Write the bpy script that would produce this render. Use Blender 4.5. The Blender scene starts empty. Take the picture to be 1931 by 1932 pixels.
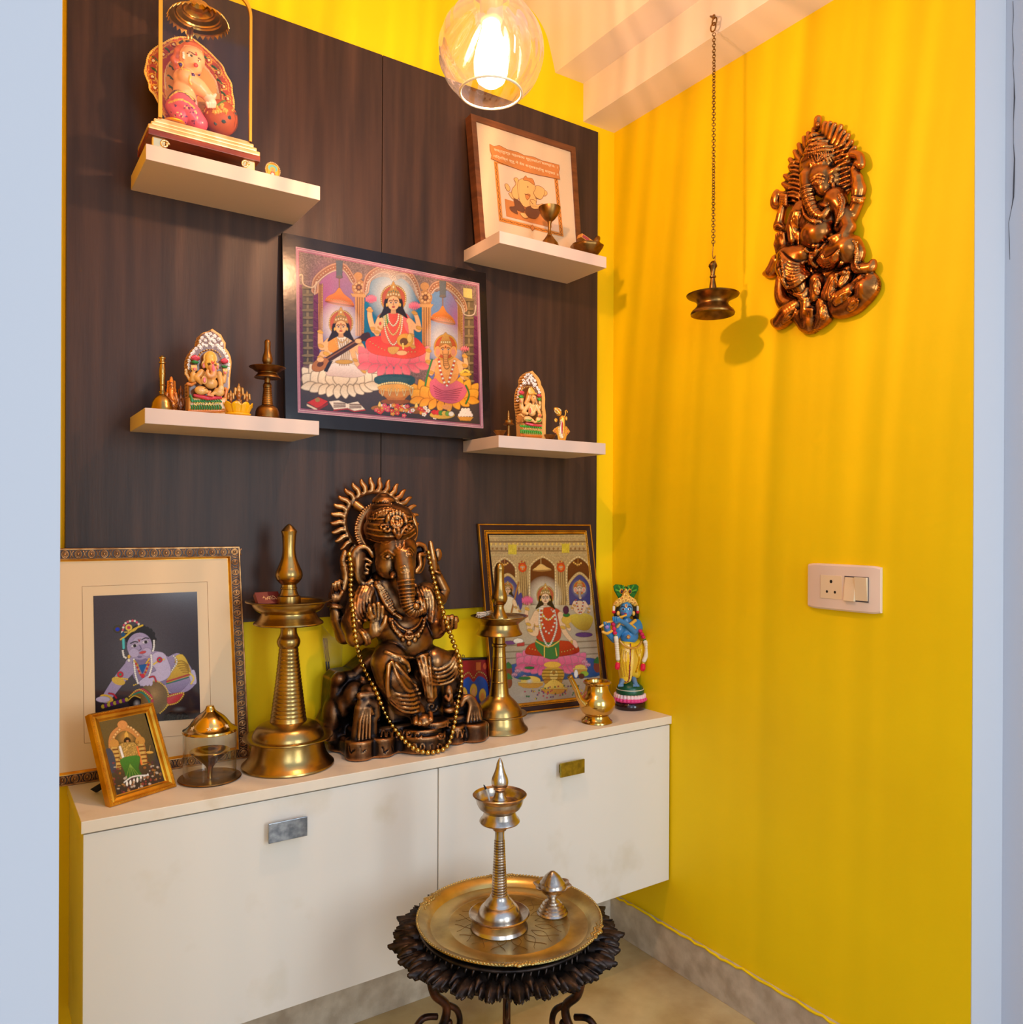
import bpy, bmesh, math, random
import numpy as np
from mathutils import Vector, Matrix
PI = math.pi
random.seed(7)
rng = np.random.RandomState(5)
scene = bpy.context.scene
COL = scene.collection

# ------------------------------------------------------------------ camera (frame taken as 1931 x 1932)
CF, CCX, CCY = 1518.23, 969.263, 989.674
_y, _r, _p = math.radians(33.9468), math.radians(.2442), math.radians(-.029)
F = np.array([math.sin(_y), math.cos(_y), 0]); R = np.array([math.cos(_y), -math.sin(_y), 0]); U = np.array([0, 0, 1.])
F, U = F*math.cos(_p)+U*math.sin(_p), U*math.cos(_p)-F*math.sin(_p)
R, U = R*math.cos(_r)+U*math.sin(_r), -R*math.sin(_r)+U*math.cos(_r)
O = np.array([0, 0, 1.3])
cam = bpy.data.cameras.new('camera'); camo = bpy.data.objects.new('camera', cam); COL.objects.link(camo)
camo.matrix_world = Matrix([[R[i], U[i], -F[i], O[i]] for i in range(3)]+[[0, 0, 0, 1]])
cam.sensor_fit = 'HORIZONTAL'; cam.sensor_width = 36; cam.lens = CF/1931*36
cam.shift_x = (965.5-CCX)/1931; cam.shift_y = (CCY-966)/1931
cam.clip_start = .02
scene.camera = camo

# ------------------------------------------------------------------ world, daylight, exposure
vs = scene.view_settings
vs.view_transform = 'Standard'; vs.look = 'None'; vs.gamma = 1; vs.use_curve_mapping = False
vs.exposure = 0.0
w = bpy.data.worlds.new('world'); scene.world = w; w.use_nodes = True
nt = w.node_tree; bg = nt.nodes['Background']
tc = nt.nodes.new('ShaderNodeTexCoord'); sp = nt.nodes.new('ShaderNodeSeparateXYZ'); cr = nt.nodes.new('ShaderNodeValToRGB')
nt.links.new(tc.outputs['Generated'], sp.inputs[0]); nt.links.new(sp.outputs['Z'], cr.inputs[0]); nt.links.new(cr.outputs[0], bg.inputs[0])
cr.color_ramp.elements[0].position = .0; cr.color_ramp.elements[0].color = (.46, .44, .42, 1)
cr.color_ramp.elements[1].position = .35; cr.color_ramp.elements[1].color = (.48, .64, .95, 1)
bg.inputs[1].default_value = 1.2


def area(name, loc, target, sx, sy, power, col):
    l = bpy.data.lights.new(name, 'AREA'); l.shape = 'RECTANGLE'; l.size = sx; l.size_y = sy; l.energy = power; l.color = col
    o = bpy.data.objects.new(name, l); COL.objects.link(o); o.location = loc
    o.rotation_euler = (Vector(target)-Vector(loc)).to_track_quat('-Z', 'Y').to_euler()
    return o


area('window_daylight', (-.5, -1.9, 1.7), (1.2, 1.9, 1.1), 1.0, 1.5, 22, (.72, .86, 1.0))
area('added_daylight', (1.45, -1.9, 1.5), (1.3, 1.9, 1.0), .8, 1.9, 40, (.80, .92, 1.0))  # extra daylight panel, added unseen behind the camera to brighten the niche
GLOBE = np.array([.824, 1.296, 2.19])
lg = bpy.data.lights.new('bulb_light', 'POINT'); lg.energy = 13.5; lg.color = (1.0, .61, .33); lg.shadow_soft_size = .018
lgo = bpy.data.objects.new('bulb_light', lg); COL.objects.link(lgo); lgo.location = GLOBE+[0, 0, .0]
lg.use_nodes = True; nt = lg.node_tree; em = [n for n in nt.nodes if n.type == 'EMISSION'][0]
tc = nt.nodes.new('ShaderNodeTexCoord'); sp = nt.nodes.new('ShaderNodeSeparateXYZ'); nt.links.new(tc.outputs['Normal'], sp.inputs[0])


def mth(nt, op, a, b=None):
    n = nt.nodes.new('ShaderNodeMath'); n.operation = op
    for i, v in enumerate((a, b)):
        if v is None: continue
        if isinstance(v, (int, float)): n.inputs[i].default_value = v
        else: nt.links.new(v, n.inputs[i])
    return n.outputs[0]


# the light leaves through fluted glass: brighter and darker streaks around the globe
azi = mth(nt, 'ADD', mth(nt, 'ARCTAN2', sp.outputs['Y'], sp.outputs['X']), mth(nt, 'MULTIPLY', sp.outputs['Z'], .12))
nz = nt.nodes.new('ShaderNodeTexNoise'); nz.noise_dimensions = '1D'; nz.inputs['Scale'].default_value = 13.0; nz.inputs['Detail'].default_value = 3.0
nz.inputs['Roughness'].default_value = .6
nt.links.new(azi, nz.inputs['W'])
mr = nt.nodes.new('ShaderNodeMapRange'); mr.inputs[1].default_value = .32; mr.inputs[2].default_value = .72
mr.inputs[3].default_value = .42; mr.inputs[4].default_value = 2.7
nt.links.new(nz.outputs['Fac'], mr.inputs[0]); nt.links.new(mr.outputs[0], em.inputs['Strength'])


# ------------------------------------------------------------------ helpers: pixels of the photograph to points in the room
def ray(px, py): return F+(px-CCX)/CF*R-(py-CCY)/CF*U
def onX(px, py, v): d = ray(px, py); return O+d*(v/d[0])
def onY(px, py, v): d = ray(px, py); return O+d*(v/d[1])
def onZ(px, py, v): d = ray(px, py); return O+d*((v-1.3)/d[2])
def depth(P): return float((np.array(P)-O) @ F)


class Zm:                                    # a magnified crop of the photograph: origin and scale
    def __init__(s, ox, oy, k): s.ox, s.oy, s.k = ox, oy, k
    def px(s, x, y): return s.ox+x/s.k, s.oy+y/s.k
    def Y(s, x, y, Y): return onY(*s.px(x, y), Y)
    def X(s, x, y, X): return onX(*s.px(x, y), X)
    def Z(s, x, y, Z): return onZ(*s.px(x, y), Z)


# ------------------------------------------------------------------ materials
def lin(c):
    return tuple(((v/255)/12.92 if v/255 <= .04045 else ((v/255+.055)/1.055)**2.4) for v in c[:3])


MATS = {}


def M(name, col, rough=.5, metal=0., var=None, bump=None, coat=0., spec=.5, stretch=(1, 1, 1), point=None, attr=None, ramp=(.35, .65), emit=None, wear=None):
    """var=(colour2, scale, detail) noise mix; bump=(scale, strength); point=(dark colour) wear on raised edges; attr=colour attribute"""
    if name in MATS: return MATS[name]
    m = bpy.data.materials.new(name); m.use_nodes = True; nt = m.node_tree; b = nt.nodes['Principled BSDF']
    b.inputs['Base Color'].default_value = (*lin(col), 1); b.inputs['Roughness'].default_value = rough; b.inputs['Metallic'].default_value = metal
    b.inputs['Specular IOR Level'].default_value = spec; b.inputs['Coat Weight'].default_value = coat; b.inputs['Coat Roughness'].default_value = .12
    tc = nt.nodes.new('ShaderNodeTexCoord'); mp = nt.nodes.new('ShaderNodeMapping'); mp.inputs['Scale'].default_value = stretch
    nt.links.new(tc.outputs['Object'], mp.inputs[0])
    out = None
    if attr:
        a = nt.nodes.new('ShaderNodeAttribute'); a.attribute_name = attr; out = a.outputs['Color']
    if var:
        n = nt.nodes.new('ShaderNodeTexNoise'); n.inputs['Scale'].default_value = var[1]; n.inputs['Detail'].default_value = var[2] if len(var) > 2 else 3
        nt.links.new(mp.outputs[0], n.inputs['Vector'])
        r = nt.nodes.new('ShaderNodeValToRGB'); r.color_ramp.elements[0].position = ramp[0]; r.color_ramp.elements[1].position = ramp[1]
        nt.links.new(n.outputs['Fac'], r.inputs[0])
        mx = nt.nodes.new('ShaderNodeMix'); mx.data_type = 'RGBA'
        nt.links.new(r.outputs[0], mx.inputs[0])
        if out is None: mx.inputs[6].default_value = (*lin(col), 1)
        else: nt.links.new(out, mx.inputs[6])
        mx.inputs[7].default_value = (*lin(var[0]), 1); out = mx.outputs[2]
    if point:
        g = nt.nodes.new('ShaderNodeNewGeometry'); r = nt.nodes.new('ShaderNodeValToRGB')
        r.color_ramp.elements[0].position = point[1]; r.color_ramp.elements[1].position = point[2]
        nt.links.new(g.outputs['Pointiness'], r.inputs[0])
        mx = nt.nodes.new('ShaderNodeMix'); mx.data_type = 'RGBA'; nt.links.new(r.outputs[0], mx.inputs[0])
        mx.inputs[6].default_value = (*lin(point[0]), 1)
        if out is None: mx.inputs[7].default_value = (*lin(col), 1)
        else: nt.links.new(out, mx.inputs[7])
        out = mx.outputs[2]
    if wear:                                   # dark patina in the hollows, rubbed metal on what stands out
        a = nt.nodes.new('ShaderNodeAttribute'); a.attribute_name = 'wear'; r = nt.nodes.new('ShaderNodeMapRange')
        r.inputs[1].default_value = wear[1]; r.inputs[2].default_value = wear[2]
        n = nt.nodes.new('ShaderNodeTexNoise'); n.inputs['Scale'].default_value = 45; n.inputs['Detail'].default_value = 5; nt.links.new(tc.outputs['Object'], n.inputs['Vector'])
        nt.links.new(mth(nt, 'ADD', a.outputs['Fac'], mth(nt, 'MULTIPLY', mth(nt, 'SUBTRACT', n.outputs['Fac'], .5), wear[3])), r.inputs[0])
        mx = nt.nodes.new('ShaderNodeMix'); mx.data_type = 'RGBA'; nt.links.new(r.outputs[0], mx.inputs[0])
        mx.inputs[6].default_value = (*lin(wear[0]), 1)
        if out is None: mx.inputs[7].default_value = (*lin(col), 1)
        else: nt.links.new(out, mx.inputs[7])
        out = mx.outputs[2]
    if out is not None: nt.links.new(out, b.inputs['Base Color'])
    if bump:
        n = nt.nodes.new('ShaderNodeTexNoise'); n.inputs['Scale'].default_value = bump[0]; n.inputs['Detail'].default_value = 4
        nt.links.new(mp.outputs[0], n.inputs['Vector'])
        bp = nt.nodes.new('ShaderNodeBump'); bp.inputs['Strength'].default_value = bump[1]; bp.inputs['Distance'].default_value = .002
        nt.links.new(n.outputs['Fac'], bp.inputs['Height']); nt.links.new(bp.outputs[0], b.inputs['Normal'])
    if emit:
        b.inputs['Emission Color'].default_value = (*emit[:3], 1); b.inputs['Emission Strength'].default_value = emit[3]
    MATS[name] = m
    return m


def thin_glass(name, tint=(1, 1, 1), rough=.02, base=.04, edge=.9, p=4.):
    if name in MATS: return MATS[name]
    m = bpy.data.materials.new(name); m.use_nodes = True; nt = m.node_tree; nt.nodes.remove(nt.nodes['Principled BSDF'])
    o = nt.nodes['Material Output']; t = nt.nodes.new('ShaderNodeBsdfTransparent'); t.inputs[0].default_value = (*tint, 1)
    g = nt.nodes.new('ShaderNodeBsdfGlossy'); g.inputs['Roughness'].default_value = rough
    lw = nt.nodes.new('ShaderNodeLayerWeight'); lw.inputs['Blend'].default_value = .5
    mx = nt.nodes.new('ShaderNodeMixShader')
    if p: nt.links.new(mth(nt, 'MINIMUM', mth(nt, 'ADD', mth(nt, 'POWER', lw.outputs['Facing'], p), base), edge), mx.inputs[0])
    else: mx.inputs[0].default_value = base
    nt.links.new(t.outputs[0], mx.inputs[1]); nt.links.new(g.outputs[0], mx.inputs[2]); nt.links.new(mx.outputs[0], o.inputs[0])
    MATS[name] = m
    return m


# ------------------------------------------------------------------ objects
def tag(o, label=None, cat=None, group=None, kind=None):
    if label: o['label'] = label
    if cat: o['category'] = cat
    if group: o['group'] = group
    if kind: o['kind'] = kind
    return o


def thing(name, loc, label, cat, group=None, rz=0.):
    o = bpy.data.objects.new(name, None); COL.objects.link(o); o.location = Vector(loc); o.rotation_euler = (0, 0, rz); o.empty_display_size = .02
    return tag(o, label, cat, group)


def link(name, me, mat=None, parent=None, world=False, smooth=False, label=None):
    """link a mesh; world=True means its vertices are in world coordinates and are moved into the parent's frame"""
    o = bpy.data.objects.new(name, me); COL.objects.link(o)
    if mat is not None and len(me.materials) == 0: me.materials.append(mat)
    if smooth and len(me.polygons): me.polygons.foreach_set('use_smooth', [True]*len(me.polygons))
    if parent is not None:
        if world:
            mw = world_of(parent); me.transform(mw.inverted())
        o.parent = parent
    if label: o['label'] = label
    return o


def world_of(o):
    m = o.matrix_basis.copy()
    return world_of(o.parent) @ m if o.parent else m


def recenter(o):
    """put a top-level mesh's origin at its base centre"""
    me = o.data; n = len(me.vertices); a = np.empty(n*3, np.float32); me.vertices.foreach_get('co', a); a = a.reshape(-1, 3)
    c = (a.min(0)+a.max(0))/2; c[2] = a[:, 2].min(); me.transform(Matrix.Translation(-Vector(c.tolist()))); o.location = Vector(c.tolist())
    return o


def mesh(verts, faces, name='m'):
    me = bpy.data.meshes.new(name); me.from_pydata([tuple(map(float, v)) for v in verts], [], faces); me.update()
    return me


class MB:
    """collects simple solids in one mesh"""
    def __init__(s): s.v = []; s.f = []; s.mi = []; s.sm = []
    def put(s, v, f, mi=0, sm=False):
        n = len(s.v); s.v += [tuple(map(float, p)) for p in v]; s.f += [tuple(i+n for i in q) for q in f]; s.mi += [mi]*len(f); s.sm += [sm]*len(f)
        return s
    def box(s, lo, hi, b=.0, mi=0, mat=None):
        bm = bmesh.new(); bmesh.ops.create_cube(bm, size=1)
        lo, hi = np.array(lo, float), np.array(hi, float); c = (lo+hi)/2; d = hi-lo
        for v in bm.verts: v.co = Vector(c+np.array(v.co)*d)
        if b > 0: bmesh.ops.bevel(bm, geom=bm.edges[:], offset=b, segments=2, affect='EDGES', profile=.6)
        if mat is not None: bm.transform(mat)
        bm.verts.index_update(); vs_ = [v.co[:] for v in bm.verts]; fs = [[v.index for v in f.verts] for f in bm.faces]; bm.free()
        return s.put(vs_, fs, mi, False)
    def prism(s, pts, vec, mi=0, sm=False):
        """polygon of 3D points pushed along vec"""
        p = np.array(pts, float); n = len(p); q = p+np.array(vec, float)
        nrm = np.cross(p[1]-p[0], p[2]-p[1])
        area2 = np.zeros(3)
        for i in range(n): area2 += np.cross(p[i], p[(i+1) % n])
        flip = np.dot(area2, np.array(vec, float)) > 0
        f = [tuple(range(n)), tuple(range(2*n-1, n-1, -1))]+[(i, n+i, n+(i+1) % n, (i+1) % n) for i in range(n)]
        if flip: f = [tuple(reversed(q_)) for q_ in f]
        return s.put(np.vstack([p, q]), f, mi, sm)
    def tube(s, pts, r, seg=10, mi=0, closed=False, cap=True):
        P = np.array(pts, float); n = len(P); rr = np.full(n, r, float) if np.isscalar(r) else np.array(r, float)
        T = np.zeros_like(P)
        for i in range(n):
            a = P[(i-1) % n] if (closed or i > 0) else P[i]; b = P[(i+1) % n] if (closed or i < n-1) else P[i]
            T[i] = (b-a)/(np.linalg.norm(b-a)+1e-12)
        ref = np.array([0, 0, 1.]) if abs(T[0][2]) < .9 else np.array([1., 0, 0])
        N = np.cross(T[0], ref); N /= np.linalg.norm(N); V = []
        for i in range(n):
            N = N-T[i]*np.dot(N, T[i]); N /= (np.linalg.norm(N)+1e-12); B = np.cross(T[i], N)
            for k in range(seg):
                a = 2*PI*k/seg; V.append(P[i]+rr[i]*(math.cos(a)*N+math.sin(a)*B))
        f = []
        for i in range(n if closed else n-1):
            j = (i+1) % n
            for k in range(seg): k2 = (k+1) % seg; f.append((i*seg+k, i*seg+k2, j*seg+k2, j*seg+k))
        if cap and not closed:
            f.append(tuple(range(seg-1, -1, -1))); f.append(tuple((n-1)*seg+k for k in range(seg)))
        return s.put(V, f, mi, True)
    def lathe(s, prof, c=(0, 0, 0), seg=64, mi=0, rfun=None, sm=True):
        """prof: (r, z) from top or bottom; poles closed when r is 0"""
        V = []; f = []; idx = []
        for (r, z) in prof:
            if r <= 1e-6: idx.append([len(V)]); V.append((c[0], c[1], c[2]+z)); continue
            ring = []
            for k in range(seg):
                a = 2*PI*k/seg; q = r*(rfun(a, z, r) if rfun else 1); ring.append(len(V)); V.append((c[0]+q*math.cos(a), c[1]+q*math.sin(a), c[2]+z))
            idx.append(ring)
        for A, B in zip(idx[:-1], idx[1:]):
            if len(A) == 1 and len(B) == 1: continue
            for k in range(seg):
                k2 = (k+1) % seg
                if len(A) == 1: f.append((A[0], B[k2], B[k]))
                elif len(B) == 1: f.append((A[k], A[k2], B[0]))
                else: f.append((A[k], A[k2], B[k2], B[k]))
        if prof[0][1] > prof[-1][1]: f = [tuple(reversed(q)) for q in f]
        return s.put(V, f, mi, sm)
    def sphere(s, c, r, seg=12, rings=8, mi=0):
        r = (r, r, r) if np.isscalar(r) else r
        V = []; f = []
        for i in range(rings+1):
            th = PI*i/rings
            for k in range(seg):
                a = 2*PI*k/seg; V.append((c[0]+r[0]*math.sin(th)*math.cos(a), c[1]+r[1]*math.sin(th)*math.sin(a), c[2]+r[2]*math.cos(th)))
        for i in range(rings):
            for k in range(seg): k2 = (k+1) % seg; f.append((i*seg+k, (i+1)*seg+k, (i+1)*seg+k2, i*seg+k2))
        return s.put(V, f, mi, True)
    def xf(s, fn): s.v = [tuple(fn(np.array(p))) for p in s.v]; return s
    def build(s, name, mats, parent=None, world=False, label=None):
        me = mesh(s.v, s.f)
        for m in (mats if isinstance(mats, (list, tuple)) else [mats]): me.materials.append(m)
        me.polygons.foreach_set('material_index', s.mi); me.polygons.foreach_set('use_smooth', s.sm)
        return link(name, me, None, parent, world, label=label)


def sharp(o, ang=35):
    """smooth shading with creases kept"""
    me = o.data; me.polygons.foreach_set('use_smooth', [True]*len(me.polygons))
    bm = bmesh.new(); bm.from_mesh(me); bmesh.ops.remove_doubles(bm, verts=bm.verts[:], dist=1e-6)
    for e in bm.edges:
        if len(e.link_faces) == 2 and e.calc_face_angle(0) > math.radians(ang): e.smooth = False
    bm.to_mesh(me); bm.free(); return o


def crv(pts, n=8, closed=False):
    """Catmull-Rom through the points"""
    P = [np.array(p, float) for p in pts]; out = []; N = len(P)
    for i in range(N if closed else N-1):
        p0 = P[(i-1) % N] if (closed or i > 0) else P[i]; p1 = P[i]; p2 = P[(i+1) % N]; p3 = P[(i+2) % N] if (closed or i < N-2) else P[(i+1) % N]
        for k in range(n):
            t = k/n; out.append(.5*((2*p1)+(p2-p0)*t+(2*p0-5*p1+4*p2-p3)*t*t+(3*p1-p0-3*p2+p3)*t**3))
    if not closed: out.append(P[-1])
    return np.array(out)
# ------------------------------------------------------------------ sculpting: smooth solids on a voxel field, skinned with surface nets
class Sculpt:
    def __init__(s, lo, hi, h):
        s.lo = np.array(lo, float); s.h = h; s.n = np.ceil((np.array(hi, float)-s.lo)/h).astype(int)+1
        s.D = np.full(tuple(s.n), .05, np.float32); s.C = np.zeros(tuple(s.n), np.uint8); s.pal = [(200, 200, 200)]; s.k = .004; s.ci = 0
    def col(s, c): s.pal.append(c); s.ci = len(s.pal)-1; return s
    def _g(s, lo, hi):
        a = np.maximum(np.floor((np.array(lo)-s.lo)/s.h).astype(int), 0); b = np.minimum(np.ceil((np.array(hi)-s.lo)/s.h).astype(int)+1, s.n)
        if (b <= a).any(): return None
        sl = tuple(slice(int(i), int(j)) for i, j in zip(a, b))
        ax = [(np.arange(a[i], b[i])*s.h+s.lo[i]).astype(np.float32) for i in range(3)]
        return sl, ax[0][:, None, None], ax[1][None, :, None], ax[2][None, None, :]
    def _put(s, sl, d, k, mode):
        D = s.D[sl]; k = s.k if k is None else k
        if mode == 'add':
            C = s.C[sl]; m = d < D+(.0004 if s.ci else 0); C[m] = s.ci
            if k > 0: h = np.maximum(k-np.abs(D-d), 0)/k; s.D[sl] = np.minimum(D, d)-h*h*k*.25
            else: s.D[sl] = np.minimum(D, d)
        elif mode == 'cut':
            d = -d
            if k > 0: h = np.maximum(k-np.abs(D-d), 0)/k; s.D[sl] = np.maximum(D, d)+h*h*k*.25
            else: s.D[sl] = np.maximum(D, d)
        elif mode == 'paint':
            C = s.C[sl]; C[d < 0] = s.ci
    def poly(s, pts, r, k=None, mode='add', closed=False, j=.3):
        P = np.array(pts, float); n = len(P); rr = np.full(n, r, float) if np.isscalar(r) else np.array(r, float)
        if len(rr) != n: rr = np.interp(np.linspace(0, 1, n), np.linspace(0, 1, len(rr)), rr)
        kk = (s.k if k is None else k)
        pad = kk+2.5*s.h
        if mode == 'paint': pad = s.h
        g = s._g(P.min(0)-rr.max()-pad, P.max(0)+rr.max()+pad)
        if g is None: return s
        sl, X, Y, Z = g; d = None
        full = np.full((X.shape[0], Y.shape[1], Z.shape[2]), .05, np.float32)
        for i in range(n if closed else max(n-1, 1)):
            a = P[i]; b = P[(i+1) % n]; ra = rr[i]; rb = rr[(i+1) % n]
            q = s._g(np.minimum(a, b)-max(ra, rb)-pad, np.maximum(a, b)+max(ra, rb)+pad)
            if q is None: continue
            sl2, x, y, z = q
            rel = tuple(slice(u.start-v.start, u.stop-v.start) for u, v in zip(sl2, sl))
            ab = b-a; L = max(float(ab @ ab), 1e-12)
            dx, dy, dz = x-np.float32(a[0]), y-np.float32(a[1]), z-np.float32(a[2])
            t = np.clip((dx*np.float32(ab[0])+dy*np.float32(ab[1])+dz*np.float32(ab[2]))/np.float32(L), 0, 1)
            e = np.sqrt((dx-t*np.float32(ab[0]))**2+(dy-t*np.float32(ab[1]))**2+(dz-t*np.float32(ab[2]))**2)-(np.float32(ra)+t*np.float32(rb-ra))
            full[rel] = np.minimum(full[rel], e)
        s._put(sl, full, kk, mode); return s
    def ell(s, c, r, rot=None, k=None, mode='add'):
        c = np.array(c, float); r = np.array((r, r, r) if np.isscalar(r) else r, float); kk = s.k if k is None else k; pad = kk+2.5*s.h
        m = r.max() if rot is not None else r
        g = s._g(c-m-pad, c+m+pad)
        if g is None: return s
        sl, X, Y, Z = g; x, y, z = X-np.float32(c[0]), Y-np.float32(c[1]), Z-np.float32(c[2])
        if rot is not None:
            A = rotm(rot).T.astype(np.float32); x, y, z = A[0, 0]*x+A[0, 1]*y+A[0, 2]*z, A[1, 0]*x+A[1, 1]*y+A[1, 2]*z, A[2, 0]*x+A[2, 1]*y+A[2, 2]*z
        r = r.astype(np.float32)
        k0 = np.sqrt((x/r[0])**2+(y/r[1])**2+(z/r[2])**2); k1 = np.sqrt((x/r[0]**2)**2+(y/r[1]**2)**2+(z/r[2]**2)**2)+1e-9
        d = np.where(k0 < .05, -r.min(), k0*(k0-1)/k1)
        s._put(sl, d.astype(np.float32), kk, mode); return s
    def box(s, c, hd, rnd=.003, rot=None, k=None, mode='add'):
        c = np.array(c, float); hd = np.array(hd, float); kk = s.k if k is None else k; pad = kk+2.5*s.h
        m = np.linalg.norm(hd) if rot is not None else hd
        g = s._g(c-m-pad, c+m+pad)
        if g is None: return s
        sl, X, Y, Z = g; x, y, z = X-np.float32(c[0]), Y-np.float32(c[1]), Z-np.float32(c[2])
        if rot is not None:
            A = rotm(rot).T.astype(np.float32); x, y, z = A[0, 0]*x+A[0, 1]*y+A[0, 2]*z, A[1, 0]*x+A[1, 1]*y+A[1, 2]*z, A[2, 0]*x+A[2, 1]*y+A[2, 2]*z
        q = [np.abs(v)-np.float32(w_-rnd) for v, w_ in zip((x, y, z), hd)]
        d = np.sqrt(np.maximum(q[0], 0)**2+np.maximum(q[1], 0)**2+np.maximum(q[2], 0)**2)+np.minimum(np.maximum(np.maximum(q[0], q[1]), q[2]), 0)-np.float32(rnd)
        s._put(sl, d.astype(np.float32), kk, mode); return s
    def cyl(s, c, r, h, rnd=.002, k=None, mode='add', r2=None):
        """vertical cylinder or cone frustum (r at the bottom, r2 at the top), centre c, half height h"""
        c = np.array(c, float); r2 = r if r2 is None else r2; m = max(r, r2); kk = s.k if k is None else k; pad = kk+2.5*s.h
        g = s._g(c-[m, m, h]-pad, c+[m, m, h]+pad)
        if g is None: return s
        sl, X, Y, Z = g; z = Z-np.float32(c[2]); rad = np.float32(r)+np.float32(r2-r)*np.clip((z+h)/(2*h), 0, 1)
        a = np.sqrt((X-np.float32(c[0]))**2+(Y-np.float32(c[1]))**2)-rad+rnd; b = np.abs(z)-np.float32(h-rnd)+0*a
        d = np.sqrt(np.maximum(a, 0)**2+np.maximum(b, 0)**2)+np.minimum(np.maximum(a, b), 0)-rnd
        s._put(sl, d.astype(np.float32), kk, mode); return s
    def plate(s, poly2, axis, a0, a1, org, ex, k=None, mode='add', rnd=.0):
        """polygon in a vertical plane (points (u,z)), thick from a0 to a1 along axis; ex: 'X' -> u is x and axis y, 'Y' -> u is y and axis x"""
        P = np.array(poly2, float); kk = s.k if k is None else k; pad = kk+2.5*s.h+rnd
        if ex == 'X': lo = [P[:, 0].min(), a0, P[:, 1].min()]; hi = [P[:, 0].max(), a1, P[:, 1].max()]
        else: lo = [a0, P[:, 0].min(), P[:, 1].min()]; hi = [a1, P[:, 0].max(), P[:, 1].max()]
        g = s._g(np.array(lo)-pad, np.array(hi)+pad)
        if g is None: return s
        sl, X, Y, Z = g; Uu = (X if ex == 'X' else Y); Aa = (Y if ex == 'X' else X)
        uu = Uu.reshape(-1, 1); zz = Z.reshape(1, -1); d2 = np.full((uu.shape[0], zz.shape[1]), 1e9); ins = np.zeros_like(d2, bool); n = len(P)
        for i in range(n):
            a = P[i]; b = P[(i+1) % n]; e = b-a; L = max(e @ e, 1e-14)
            t = np.clip(((uu-a[0])*e[0]+(zz-a[1])*e[1])/L, 0, 1)
            d2 = np.minimum(d2, (uu-a[0]-t*e[0])**2+(zz-a[1]-t*e[1])**2)
            c1 = (a[1] <= zz) != (b[1] <= zz)
            with np.errstate(divide='ignore', invalid='ignore'): xi = a[0]+(zz-a[1])/(b[1]-a[1] if b[1] != a[1] else 1e-12)*e[0]
            ins ^= c1 & (uu < xi)
        d = (np.sqrt(d2)*np.where(ins, -1, 1)).astype(np.float32)
        d3 = d[:, None, :] if ex == 'X' else d[None, :, :]
        b = np.abs(Aa-np.float32((a0+a1)/2))-np.float32((a1-a0)/2-rnd); a = d3+rnd; b = b+0*a; a = a+0*b
        q = np.sqrt(np.maximum(a, 0)**2+np.maximum(b, 0)**2)+np.minimum(np.maximum(a, b), 0)-rnd
        s._put(sl, q.astype(np.float32), kk, mode); return s
    def at(s, P):
        i = np.round((np.array(P)-s.lo)/s.h).astype(int)
        if (i < 0).any() or (i >= s.n).any(): return .05
        return float(s.D[tuple(i)])
    def surf(s, px, py, out=0., default=None):
        """first point of the surface along the sight line through a pixel of the photograph, moved out by `out`"""
        d = ray(px, py); d = d/np.linalg.norm(d)
        c = [(s.lo[i]-O[i])/d[i] for i in range(3) if abs(d[i]) > 1e-6]+[((s.lo+s.n*s.h)[i]-O[i])/d[i] for i in range(3) if abs(d[i]) > 1e-6]
        T = np.arange(max(min(c), .3), max(c), s.h*.5); P = O+T[:, None]*d; I = np.round((P-s.lo)/s.h).astype(int)
        ok = ((I >= 0) & (I < s.n)).all(1); I = I[ok]; P = P[ok]
        if len(I):
            v = s.D[I[:, 0], I[:, 1], I[:, 2]]; w_ = np.nonzero(v < out)[0]
            if len(w_): return P[w_[0]]
        return None if default is None else onY(px, py, default)
    def mesh(s, colors=False, name='sculpt'):
        D = s.D; D[0] = D[-1] = .05; D[:, 0] = D[:, -1] = .05; D[:, :, 0] = D[:, :, -1] = .05
        nx, ny, nz_ = D.shape; ins = D < 0; st = np.array([ny*nz_, nz_, 1], np.int64); A = []; Pt = []; Q = []
        for ax in range(3):
            s0 = [slice(None)]*3; s1 = [slice(None)]*3; s0[ax] = slice(0, -1); s1[ax] = slice(1, None)
            e = np.nonzero(ins[tuple(s0)] != ins[tuple(s1)]); I = np.stack(e, 1).astype(np.int64)
            J = I.copy(); J[:, ax] += 1
            a = D[I[:, 0], I[:, 1], I[:, 2]]; b = D[J[:, 0], J[:, 1], J[:, 2]]; t = np.clip(a/(a-b), .02, .98)
            P = I.astype(np.float64); P[:, ax] += t; u, v = (ax+1) % 3, (ax+2) % 3; base = I @ st
            cells = [base, base-st[u], base-st[u]-st[v], base-st[v]]
            for c in cells: A.append(c); Pt.append(P)
            q = np.stack(cells, 1); fl = a > 0; q[fl] = q[fl][:, ::-1]; Q.append(q)
        A = np.concatenate(A); Pt = np.concatenate(Pt); Q = np.concatenate(Q)
        uq, inv = np.unique(A, return_inverse=True); cnt = np.bincount(inv)
        V = np.stack([np.bincount(inv, Pt[:, i])/cnt for i in range(3)], 1)
        Fq = np.searchsorted(uq, Q); W = s.lo+V*s.h
        me = bpy.data.meshes.new(name); me.vertices.add(len(W)); me.vertices.foreach_set('co', W.astype(np.float32).ravel())
        me.loops.add(Fq.size); me.polygons.add(len(Fq)); me.loops.foreach_set('vertex_index', Fq.astype(np.int32).ravel())
        me.polygons.foreach_set('loop_start', np.arange(0, Fq.size, 4, dtype=np.int32)); me.polygons.foreach_set('loop_total', np.full(len(Fq), 4, np.int32))
        me.polygons.foreach_set('use_smooth', np.ones(len(Fq), bool)); me.update(calc_edges=True)
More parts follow.
